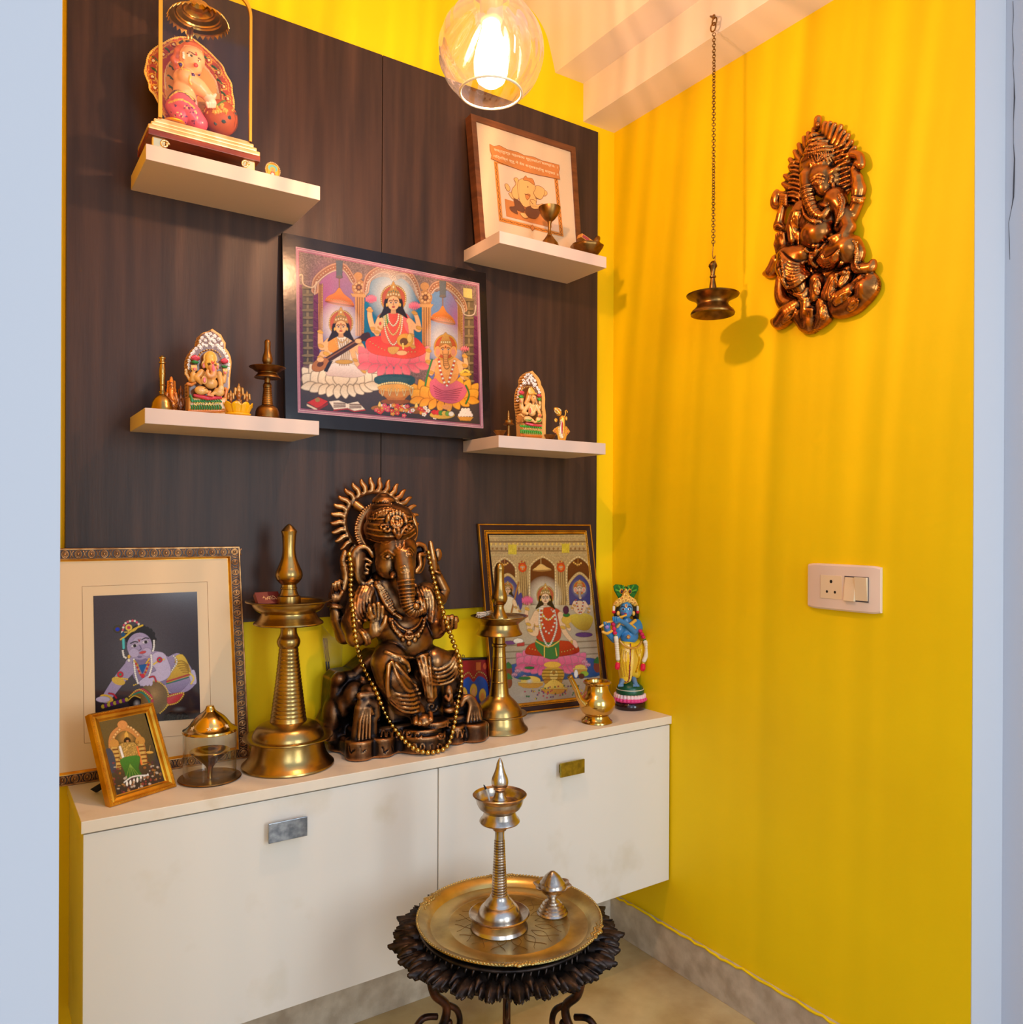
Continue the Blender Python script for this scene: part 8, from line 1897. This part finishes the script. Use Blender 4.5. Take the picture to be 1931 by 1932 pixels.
# ---- glass display case with the child figure
zF = Zm(250, 0, 7.724); zsT = 2.0679; BX0, BX1, BY0, BY1 = .2965, .5245, 1.785, 1.915
t = thing('glass_display_case', ((BX0+BX1)/2, (BY0+BY1)/2, zsT), 'gold trimmed arched clear case on a stepped base, upper left shelf', 'display case')
CREAM = M('pearl_cream_lacquer', (244, 210, 150), .25, .35, var=((226, 180, 110), 30, 3)); WD = M('cherry_wood', (150, 66, 26), .3, var=((110, 44, 16), 12, 4), stretch=(1, 6, 6)); GLD = M('yellow_gold_trim', (250, 184, 60), .3, .7)
MB().box((BX0, BY0, 2.096), (BX1, BY1, 2.108), .0012).build('wooden_plinth', WD, t, True)
for k, (a, z0_, z1_) in enumerate(((0, 2.108, 2.118), (.006, 2.118, 2.1265), (.012, 2.1265, 2.135), (.02, 2.135, 2.140))):
    MB().box((BX0+a, BY0+a*.6, z0_), (BX1-a, BY1-a*.6, z1_), .0028 if k < 3 else .001).build('base_step', CREAM, t, True)
GF = M('pale_gold_foot', (240, 216, 160), .22, .8)
for fx in (BX0+.022, BX1-.022):
    for fy in (BY0+.012, BY1-.014):
        s_ = 1 if fx < .4 else -1; mb = MB().box((fx-.014, fy-.008, zsT), (fx+.012, fy+.006, zsT+.028), .003)
        mb.tube([(fx+s_*.010+.0085*(1-q_*.07)*math.cos(q_), fy-.009, zsT+.016+.0085*(1-q_*.07)*math.sin(q_)) for q_ in np.linspace(0, 7, 18)], .0024, 6)
        mb.build('scroll_foot', GF, t, True)
GX0, GX1, GZ0, GZ1, GY0, GY1 = .3185, .5065, 2.138, 2.452, 1.794, 1.900
def archp(x0, x1, z0, z1, r=.030): return [(x0, z0)]+[(x0+r-r*math.cos(a), z1-r*1.4+r*1.4*math.sin(a)) for a in np.linspace(0, PI/2, 8)]+[(x1-r+r*math.sin(a), z1-r*1.4+r*1.4*math.cos(a)) for a in np.linspace(0, PI/2, 8)]+[(x1, z0)]
A = archp(GX0, GX1, GZ0, GZ1); CG = thin_glass('clear_acrylic', (.985, .975, .95), .06, base=.035, p=None)
mb = MB(); n = len(A); V = [(x, GY0, z) for x, z in A]+[(x, GY1, z) for x, z in A]; mb.put(V, [(i, i+1, n+i+1, n+i) for i in range(n-1)], 0, False); mb.put([(x, GY0+.001, z) for x, z in A], [tuple(range(n))]); 
mb.build('acrylic_cover', CG, t, True)
for nm, yy in (('front_trim', GY0-.004),):
    a_, b_ = archp(GX0-.002, GX1+.001, GZ0, GZ1+.002, .030), archp(GX0+.0055, GX1-.0045, GZ0, GZ1-.006, .026); V = [(x, yy, z) for x, z in a_]+[(x, yy, z) for x, z in b_]; m_ = len(V); V += [(x, y+.005, z) for x, y, z in V]
    Fc = [(i, i+1, n+i+1, n+i) for i in range(n-1)]; Fc += [tuple(m_+q for q in reversed(f)) for f in Fc]; Fc += [(i, m_+i, m_+i+1, i+1) for i in range(n-1)]+[(n+i, n+i+1, m_+n+i+1, m_+n+i) for i in range(n-1)]
    MB().put(V, Fc).build(nm, GLD, t, True)
# the canopy
zc0 = 2.140
cpos = zF.Y(962, 292, 1.850); m = depth(cpos)/CF/zF.k
tc_ = thing('child_deity_figurine', (.42, 1.845, zc0), 'pink skinned child figurine with a brown pot, inside the glass case', 'figurine')
UMB = M('gilt_canopy', (206, 166, 92), .24, .95)
mb = MB().lathe([(398*m, 0), (402*m, .002), (330*m, .006), (322*m, .010), (300*m, .010), (290*m, .013), (230*m, .017), (222*m, .021), (205*m, .021), (195*m, .024), (140*m, .029), (130*m, .034), (110*m, .034), (60*m, .042), (16*m, .048), (0, .056)], tuple(cpos-np.array(tc_.location)), 96)
n_ = 34
o = mb.build('umbrella_canopy', UMB, tc_); sharp(o, 35)
mb = MB()
for k in range(n_):
    a, b, c_ = 2*PI*k/n_, 2*PI*(k+.5)/n_, 2*PI*(k+1)/n_; V = []
    for (g_, r_, z_) in ((a, 398, 0), (b, 424, -.007), (c_, 398, 0), (a, 404, .002), (b, 430, -.006), (c_, 404, .002)): V.append(cpos-np.array(tc_.location)+np.array([r_*m*math.cos(g_), r_*m*math.sin(g_), z_]))
    mb.put(V, [(0, 1, 2), (5, 4, 3), (0, 3, 4, 1), (1, 4, 5, 2), (2, 5, 3, 0)])
mb.build('canopy_fringe', UMB, tc_)
MB().tube([zF.Y(800, 640, 1.872), zF.Y(822, 400, 1.868)], .0035, 8).tube([zF.Y(850, 640, 1.872), zF.Y(868, 400, 1.868)], .0035, 8).build('canopy_post', UMB, tc_, True)
# ornate back plate
K = Kit(zF, 1.872, 150, 500, 1560, 1900, dn=.016, df=.012, h=.0013, k=.0015)
edge = crv([(470, 1700, 0), (330, 1400, 0), (255, 1310, 0), (235, 1200, 0), (180, 1060, 0), (200, 940, 0), (235, 800, 0), (330, 700, 0), (470, 620, 0), (560, 570, 0), (700, 540, 0), (860, 560, 0), (980, 640, 0), (1100, 740, 0), (1210, 850, 0), (1310, 960, 0), (1360, 1080, 0), (1440, 1220, 0), (1455, 1360, 0), (1480, 1500, 0), (1470, 1750, 0)], 5)[:, :2]
K.c((176, 66, 34)).plate([tuple(p) for p in edge]+[(1400, 1890), (480, 1890)], -.006, .002, .001)
K.c((224, 166, 84)).plate([(600, 1700), (470, 1350), (460, 1100), (540, 900), (700, 780), (900, 800), (1080, 980), (1220, 1180), (1270, 1380), (1280, 1600), (1000, 1800)], .0, .0035, .0005)
K.c((244, 196, 90)); L_ = np.r_[0, np.cumsum(np.hypot(*np.diff(edge, axis=0).T))]
for q in np.arange(0, L_[-1], 30): K.e(np.interp(q, L_, edge[:, 0]), np.interp(q, L_, edge[:, 1]), 15, 15, .001, 12, k=.0004)
ctr = np.array([820, 1250])
for f_, cc, st_, r_ in ((.93, (226, 150, 60), 22, 7), (.76, (236, 180, 80), 24, 8)):
    e2 = ctr+(edge-ctr)*f_; L2 = np.r_[0, np.cumsum(np.hypot(*np.diff(e2, axis=0).T))]; K.c(cc)
    for q in np.arange(0, L2[-1], st_): K.e(np.interp(q, L2, e2[:, 0]), np.interp(q, L2, e2[:, 1]), r_, r_, .003, 8, k=.0003)
for (x, y) in ((300, 880), (290, 1120), (450, 790), (600, 650), (1110, 880), (1250, 1060), (1330, 1260), (1390, 1440), (330, 1280), (900, 690)):
    K.c((236, 176, 60)).e(x, y, 46, 46, .002, 14)
    K.c((170, 50, 34)); [K.e(x+30*math.cos(a), y+30*math.sin(a), 11, 11, .0045, 8, k=.0003) for a in np.linspace(0, 6.28, 8)]
    K.c((246, 224, 150)).e(x, y, 15, 15, .0045, 10)
K.c((60, 100, 50)); [K.p([(x, y, .003), (x+30, y+14, .004), (x+56, y+50, .003)], 11, k=.0004) for x, y in ((290, 990), (1170, 960), (1240, 1160), (1300, 1340), (480, 700), (1020, 800), (300, 830), (540, 960), (520, 1100), (530, 1250))]
K.c((240, 200, 150)); [K.e(x, y, 11, 11, .004, 9, k=.0003) for x, y in crv([(600, 860, 0), (500, 980, 0), (470, 1150, 0), (490, 1300, 0)], 8)[:, :2]]; [K.e(x, y, 11, 11, .004, 9, k=.0003) for x, y in crv([(1010, 920, 0), (1130, 1060, 0), (1220, 1200, 0), (1250, 1350, 0)], 8)[:, :2]]
K.flat(zc0); K.build('ornate_back', PAINTM, tc_)
# child
SKP = (252, 186, 132)
K = Kit(zF, 1.845, 400, 560, 1560, 1900, dn=.02, df=.048, h=.0013, k=.004)
K.c(SKP).e(740, 1150, 135, 130, .010, 110).e(770, 1330, 165, 170, .010, 120).p([(760, 1400, .010), (840, 1520, .012)], [150, 110])
K.p([(780, 1130, .022), (960, 1260, .026), (1100, 1400, .026)], [118, 108, 78]).e(1000, 1300, 100, 90, .026, 80)
K.c(SKP).e(870, 860, 175, 175, .016, 140).e(900, 980, 110, 100, .022, 90).e(820, 950, 110, 100, .018, 90).e(905, 900, 90, 110, .028, 70).e(920, 940, 22, 22, .040, 18)
K.c((208, 100, 54)).e(740, 830, 135, 180, .004, 130).e(850, 700, 160, 80, .010, 120)
for (x, y) in ((640, 820), (620, 900), (640, 980), (700, 700), (770, 670), (860, 650), (940, 680), (990, 740), (650, 750), (690, 900), (600, 860), (920, 710), (1000, 800)): K.e(x, y, 46, 46, .014, 40)
K.c((240, 226, 220)).e(735, 770, 14, 14, .030, 12).e(740, 800, 14, 14, .032, 12).e(740, 840, 17, 17, .032, 14); K.c((240, 190, 80)).e(705, 935, 40, 42, .032, 16); K.c((70, 40, 120)).e(703, 938, 22, 22, .036, 14)
K.paint(850, 812, 36, 18, (250, 240, 230)).paint(856, 814, 16, 15, (70, 70, 50)).paint(965, 880, 20, 12, (250, 240, 230)).paint(968, 882, 10, 12, (60, 50, 40)); K.c((90, 56, 40)).ln([(800, 780), (850, 758), (905, 800)], 6).ln([(945, 850), (975, 850), (1000, 880)], 5)
K.c((214, 46, 50)).on(930, 800, 14, flat=.5).on(930, 775, 9, flat=.5).on(925, 950, 32, flat=.6); K.c((240, 110, 110)).on(925, 950, 16, flat=.9)
K.c((250, 220, 200)).p([(1110, 1430, .028), (1150, 1500, .032)], [66, 74]).p([(1180, 1430, .030), (1210, 1380, .030)], [26, 20])
for k in range(4): K.p([(1085+k*38, 1500, .040), (1100+k*32, 1560, .036)], [22, 18], k=.001)
K.c((240, 196, 90)); [K.on(x, y, 10) for x, y in crv([(700, 1000, 0), (760, 1010, 0), (830, 1030, 0)], 4)[:, :2]]; [K.on(x, y, 11) for x, y in crv([(840, 1110, 0), (830, 1180, 0), (850, 1230, 0)], 5)[:, :2]]; K.c((80, 40, 110)).on(885, 1090, 24).on(970, 1085, 20)
K.c((244, 160, 170)); [K.on(x, y, 10) for x, y in crv([(940, 1380, 0), (930, 1450, 0), (940, 1520, 0)], 4)[:, :2]]
K.flat(zc0); K.build('child_body', PAINT, tc_)
K = Kit(zF, 1.845, 400, 1250, 1100, 1900, dn=.02, df=.05, h=.0013, k=.003)
K.c((226, 92, 116)).p([(700, 1520, .014), (850, 1660, .020), (960, 1800, .022)], [165, 150, 130]).p([(600, 1560, .010), (700, 1700, .016)], [110, 130])
K.c((112, 74, 70)).p([(560, 1440, .016), (640, 1370, .022), (760, 1390, .026), (880, 1470, .024)], [44, 54, 50, 40], sm_=3)
K.c((240, 196, 90)); [K.on(x, y, 10) for x, y in crv([(540, 1420, 0), (660, 1330, 0), (790, 1360, 0), (880, 1440, 0)], 9)[:, :2]]; [K.on(x, y, 10) for x, y in crv([(530, 1500, 0), (680, 1450, 0), (800, 1490, 0), (900, 1570, 0)], 9)[:, :2]]
rr_ = np.random.RandomState(4)
for k in range(34): K.c([(90, 40, 110), (250, 220, 150), (120, 30, 60)][k % 3]).on(rr_.uniform(560, 960), rr_.uniform(1520, 1800), 11, flat=.5)
K.flat(zc0); K.build('pink_dhoti', PAINT, tc_)
K = Kit(zF, 1.845, 900, 1380, 1580, 1960, dn=.03, df=.05, h=.0013, k=.003)
K.c((190, 92, 44)).e(1290, 1720, 240, 250, .010, 200); K.p([(1180, 1500, .012), (1320, 1500, .010), (1420, 1560, .006)], 40)
K.c((236, 180, 80)); [K.on(rr_.uniform(1010, 1480), 1560+rr_.uniform(-60, 90), 14) for _ in range(46)]; K.c((96, 130, 60)).p([(1230, 1550, .036), (1300, 1500, .034), (1350, 1470, .028)], 14)
for (x, y) in ((1415, 1710), (1330, 1770), (1210, 1800), (1500, 1660)): K.c((52, 78, 76)).on(x, y, 24, flat=.4)
K.c((150, 66, 30)).ln([(1470, 1640), (1500, 1720), (1480, 1850)], 5)
K.flat(zc0); K.build('pot', PAINTM, tc_)
MB().lathe([(0, .003), (.016, .001), (.022, .004), (.021, .006), (0, .005)], tuple(np.array([.352, 1.812, zc0])-np.array(tc_.location)), 32).build('small_plate', GLD, tc_)
K = Kit(zF, 1.845, 600, 540, 980, 700, dn=.02, df=.04, h=.0013, k=.002)
K.c((226, 168, 70)).p([(660, 640, .016), (760, 600, .020), (860, 610, .018)], 26, sm_=3); K.c((70, 60, 40)).p([(690, 625, .024), (730, 600, .026)], 16).p([(790, 600, .026), (830, 606, .024)], 16); K.c((230, 180, 90)).p([(650, 580, .010), (600, 490, .010)], [8, 3])
K.build('hair_ornament', PAINTM, tc_)

# ---- standing blue flute player on the worktop
zK = Zm(1130, 1090, 7.43); YK = 1.850
yb = by(zK, 440, YK, ZC); P0 = zK.Y(438, yb, YK); P0[2] = ZC; m = depth(P0)/CF/zK.k
t = thing('blue_flute_player_figurine', P0, 'standing blue deity figurine in yellow playing a flute, near the yellow corner', 'figurine')
s0 = yb-1815
MB().lathe([(0, 0), (208*m, 0), (214*m, 4*m), (214*m, (yb-1722)*m), (0, (yb-1718)*m)], seg=56).build('black_plinth', M('black_gloss', (38, 14, 16), .14, coat=.4), t)
pinkm = M('lotus_paint', (255, 255, 255), .4, attr='paint')
K = Kit(zK, YK, 190, 1560, 690, 1760, dn=.055, df=.055, h=.0012, k=.0015)
c0_ = K.q(438, 1690); K.c((206, 34, 110)).S.cyl(c0_, 224*m, 28*m, .003); K.c((236, 200, 196)); K.S.cyl(K.q(438, 1640), 216*m, 26*m, .003, r2=190*m)
for k in range(26):
    a = 2*PI*k/26; R0 = 214*m; b_ = K.q(438, 1690); K.S.col((226, 60, 130)); K.S.ell(b_+[R0*math.cos(a), R0*math.sin(a), 4*m], (30*m, 30*m, 26*m)); K.S.col((240, 206, 204)); K.S.ell(b_+[R0*.95*math.cos(a), R0*.95*math.sin(a), 46*m], (24*m, 24*m, 34*m))
K.build('lotus_pedestal', pinkm, t)
gr = M('dark_green_paint', (10, 84, 50), .35); MB().lathe([(0, (yb-1620)*m), (186*m, (yb-1620)*m), (192*m, (yb-1600)*m), (190*m, (yb-1560)*m), (176*m, (yb-1530)*m), (176*m, (yb-1520)*m), (120*m, (yb-1470)*m), (60*m, (yb-1440)*m), (0, (yb-1438)*m)], seg=56).build('green_mound', gr, t)
MB().tube([(186*m*math.cos(a), 186*m*math.sin(a), (yb-1552)*m) for a in np.linspace(0, 2*PI, 48, endpoint=False)], .0013, 6, closed=True).build('white_ring', M('white_enamel', (230, 220, 190), .4), t)
BL, BLD = (46, 130, 190), (28, 92, 160)
K = Kit(zK, YK, 20, 340, 640, 960, dn=.04, df=.05, h=.0012, k=.006)
K.c(BL).e(430, 820, 150, 110, .010, 95).e(430, 700, 170, 120, .006, 90).e(530, 670, 85, 95, .004, 70).e(300, 680, 80, 90, .006, 70).e(390, 590, 60, 50, .006, 50)
K.c((56, 140, 196)).e(385, 450, 100, 112, .016, 84).e(385, 490, 78, 76, .022, 66)
K.c(BL).p([(280, 740, .006), (220, 860, .014), (130, 760, .020), (110, 690, .026)], [60, 54, 50, 40]).p([(560, 700, .008), (500, 760, .030), (380, 640, .040), (280, 590, .044)], [60, 40, 34, 30]); K.e(120, 680, 44, 40, .030, 30).e(240, 590, 46, 50, .040, 34)
for k in range(4): K.p([(208+k*26, 600, .048), (205+k*26, 555, .050)], 13, k=.0008)
for k in range(4): K.p([(80+k*26, 660, .036), (78+k*24, 626, .038)], 12, k=.0008)
K.c((60, 150, 200)).e(388, 480, 16, 26, .042, 14)
for x, y in ((343, 440), (432, 440)): K.paint(x, y, 27, 12, (236, 236, 240)).paint(x+2, y, 12, 12, (40, 20, 40)); K.c((24, 40, 90)).ln([(x-34, y-24), (x, y-38), (x+32, y-20)], 6)
K.c((190, 30, 60)).on(375, 503, 15, flat=.5).on(385, 503, 12, flat=.5); K.c((226, 190, 100)).ln([(375, 375), (378, 410), (392, 412), (396, 372)], 5); K.c((170, 40, 40)).ln([(386, 380), (387, 405)], 5)
K.c((150, 90, 160)).paint(330, 495, 24, 20, (110, 110, 190)).paint(440, 495, 24, 20, (110, 110, 190)).paint(120, 690, 30, 26, (160, 120, 190))
K.build('body', PAINT, t)
K = Kit(zK, YK, 160, 140, 640, 980, dn=.03, df=.06, h=.0012, k=.0015); G0 = (232, 176, 70)
K.c(G0).plate([(205, 380), (240, 320), (330, 260), (380, 150), (430, 250), (510, 300), (545, 380), (490, 400), (460, 360), (385, 345), (300, 365), (260, 410)], .010, .020, .003)
for k, (x, y) in enumerate(((250, 350), (290, 310), (335, 285), (385, 250), (435, 280), (480, 310), (515, 350), (300, 350), (345, 325), (385, 310), (425, 325), (470, 350), (385, 190))): K.c((250, 206, 110)).e(x, y, 24, 26, .022, 14); K.c((190, 120, 40)).e(x, y, 9, 11, .026, 8)
K.build('crown', PAINT, t)
K = Kit(zK, YK, 180, 70, 580, 320, dn=.02, df=.03, h=.0012, k=.002)
for sx, cx_ in ((1, 300), (-1, 465)):
    K.c((30, 110, 40)).plate([(cx_+sx*70, 130), (cx_+sx*20, 100), (cx_-sx*60, 90), (cx_-sx*92, 120), (cx_-sx*80, 180), (cx_-sx*20, 290), (cx_+sx*40, 290), (cx_+sx*80, 200)], .002, .008, .002)
    for q in range(9): a = PI*(.9+q*.14) if sx == 1 else PI*(2.1-q*.14); K.c((96, 170, 50) if q % 2 else (20, 80, 30)); K.ln([(cx_+25*sx+30*math.cos(a), 190+30*math.sin(a)), (cx_+25*sx+88*math.cos(a), 180+78*math.sin(a))], 7)
    K.c((220, 170, 50)).e(cx_+sx*25, 192, 30, 34, .010, 10); K.c((150, 50, 30)).e(cx_+sx*25, 192, 21, 24, .012, 9); K.c((20, 40, 60)).e(cx_+sx*25, 196, 12, 15, .0135, 8)
K.build('peacock_feathers', PAINTM, t)
K = Kit(zK, YK, 180, 330, 640, 640, dn=.04, df=.03, h=.0014, k=.006); K.c((28, 22, 22)).e(388, 450, 130, 120, -.012, 80).p([(290, 440, -.006), (250, 520, -.006)], [50, 40]).p([(490, 440, -.006), (530, 560, -.010), (560, 620, -.012)], [50, 50, 26]); K.build('hair', PAINT, t)
K = Kit(zK, YK, 0, 480, 650, 1080, dn=.03, df=.06, h=.0012, k=.0012); K.c(G0)
K.p([(270, 560, .048), (330, 545, .046), (385, 525, .044)], 14).p([(20, 690, .030), (80, 650, .034)], 16).p([(60, 760, .030), (120, 780, .032), (190, 740, .032)], 20, sm_=3).p([(90, 630, .036), (140, 620, .038), (190, 610, .038)], 14)
K.p([(300, 620, .030), (360, 650, .034), (430, 660, .034), (510, 600, .022)], 24, sm_=4).p([(460, 660, .032), (510, 700, .030), (525, 750, .026)], 15).e(405, 672, 28, 20, .038, 14).e(275, 500, 26, 34, .034, 18).e(490, 500, 26, 34, .026, 18).p([(260, 690, .030), (300, 640, .034)], 18)
K.e(418, 828, 32, 32, .034, 12); K.c((180, 110, 40)); [K.e(418+22*math.cos(a), 828+22*math.sin(a), 9, 9, .037, 7) for a in np.linspace(0, 6.28, 8)]
K.c((206, 150, 60)).p([(300, 890, .030), (360, 950, .036), (440, 985, .038), (540, 975, .034), (600, 900, .024)], 15, sm_=5)
K.build('jewellery_and_flute', PAINT, t)
K = Kit(zK, YK, 240, 830, 660, 1500, dn=.045, df=.045, h=.0013, k=.006); Y0 = (238, 190, 30)
K.c(Y0).e(440, 960, 165, 90, .004, 110).p([(380, 960, .004), (360, 1150, .008), (370, 1400, .006)], [120, 112, 84]).p([(510, 960, .002), (530, 1150, .004), (520, 1340, .004)], [118, 106, 70]).e(440, 1150, 130, 260, -.004, 90)
K.c((236, 200, 90)).p([(470, 1000, .026), (465, 1200, .028), (430, 1430, .022)], [26, 34, 26], sm_=3)
for k in range(6): K.c(Y0 if k % 2 else (206, 150, 20)).ln([(330+k*14, 1000+k*10), (300+k*20, 1180), (330+k*18, 1380)], 7); K.ln([(520+k*16, 1000), (560+k*4, 1160), (520+k*4, 1320)], 7)
K.c((130, 24, 30)).ln([(445, 930), (442, 1100), (432, 1300), (425, 1420), (390, 1460), (320, 1420)], 8).ln([(478, 1385), (520, 1410), (560, 1400)], 7)
K.build('yellow_dhoti', PAINT, t)
K = Kit(zK, YK, 260, 1400, 620, 1600, dn=.03, df=.05, h=.0012, k=.002); K.c((90, 140, 190)).p([(330, 1440, .008), (310, 1500, .030)], [40, 30]).p([(490, 1420, .006), (520, 1500, .030)], [40, 32])
for k in range(5): K.p([(282+k*15, 1500, .040), (278+k*15, 1520, .044)], 9, k=.0005); K.p([(490+k*17, 1500, .040), (492+k*18, 1522, .044)], 9, k=.0005)
K.build('feet', PAINT, t)
for xx, pts in ((0, [(200, 640, .036), (225, 760, .036), (240, 830, .034), (250, 900, .034), (262, 1060, .030), (270, 1160, .028), (262, 1250, .028)]), (1, [(580, 740, .034), (620, 820, .034), (650, 890, .034), (675, 990, .034), (660, 1100, .036), (630, 1180, .036), (620, 1270, .036)])):
    K = Kit(zK, YK, min(p[0] for p in pts)-60, min(p[1] for p in pts)-40, max(p[0] for p in pts)+60, max(p[1] for p in pts)+80, dn=.01, df=.05, h=.0011, k=.001)
    c_ = crv([(a, b, d*1000) for a, b, d in pts], 6); N_ = len(c_)
    for i, p in enumerate(c_):
        q = i/(N_-1); K.c((206, 30, 80) if q < .22 else (226, 190, 60) if q < .27 else (20, 96, 50) if q < .32 else (236, 222, 196) if q < .82 else (20, 96, 50) if q < .86 else (226, 190, 60) if q < .90 else (226, 20, 60))
        r_ = (24+8*math.sin(i*2.)) if q < .22 else 20 if q < .32 else (30+2*math.sin(i*3)) if q < .82 else 20 if q < .9 else 34
        K.e(p[0], p[1], r_, r_*.8, p[2]/1000, r_)
    for a in range(5): K.e(pts[-1][0]+16*math.cos(a*1.3), pts[-1][1]+14*math.sin(a*1.3)+10, 20, 20, pts[-1][2], 18)
    K.build('flower_garland', PAINTM, t)
for x, y, d in ((212, 480, .012), (545, 480, .006)):
    K = Kit(zK, YK, x-50, y-110, x+50, y+50, dn=.01, df=.03, h=.001, k=.001); K.c((236, 222, 196)).p([(x, y-70, d), (x, y-20, d)], 18).c((226, 30, 60)).e(x, y, 27, 25, d, 24); K.build('ear_tassel', PAINTM, t)

# ---- incense sticks in a clear packet behind the big statue
zI = Zm(590, 1150, 12.88); YI = 1.960
bz = np.array([.80, YI, ZC])
tp = zI.Y(300, 370, YI); bt = zI.Y(500, 1930, YI); bt[2] = ZC+.001; bt[0] += .012
t = thing('incense_stick_packet', ((tp+bt)/2)*[1, 1, 0]+[0, 0, ZC], 'clear plastic packet of dark incense sticks leaning behind the large statue', 'incense packet')
PLM = thin_glass('plastic_film', (.97, .96, .90), .18, edge=.5, base=.08)
a = zI.Y(225, 380, YI); b = zI.Y(440, 640, YI); c_ = zI.Y(720, 780, YI); e = zI.Y(700, 1500, YI); f = zI.Y(380, 1900, YI)
z2_ = lambda p: np.array([p[0], p[1], ZC+.001])
q = [a, b, c_, e, z2_(e)+[.01, 0, 0], z2_(f), f, zI.Y(250, 900, YI)]
MB().put([p-[0, .004, 0] for p in q]+[p+[0, .004, 0] for p in q], [tuple(range(8)), tuple(range(15, 7, -1))]+[(i, 8+i, 8+(i+1) % 8, (i+1) % 8) for i in range(8)]).build('plastic_sleeve', PLM, t, True)
for (xa, ya, xb, yb_, xc, yc) in ((262, 700, 330, 1270, 400, 1900), (318, 700, 385, 1270, 440, 1900)):
    A_, B_, C_ = zI.Y(xa, ya, YI), zI.Y(xb, yb_, YI), zI.Y(xc, yc, YI); C_[2] = max(C_[2], ZC+.004)
    s1 = MB().tube([A_, B_], .0006, 6).tube([A_+[.003, 0, 0], B_+[.003, 0, 0]], .0006, 6).build('bare_stick', M('bamboo_red', (120, 60, 40), .7), t, True)
    MB().tube([B_, C_], .0022, 8).build('incense_end', M('incense_black', (48, 34, 34), .9), t, True)
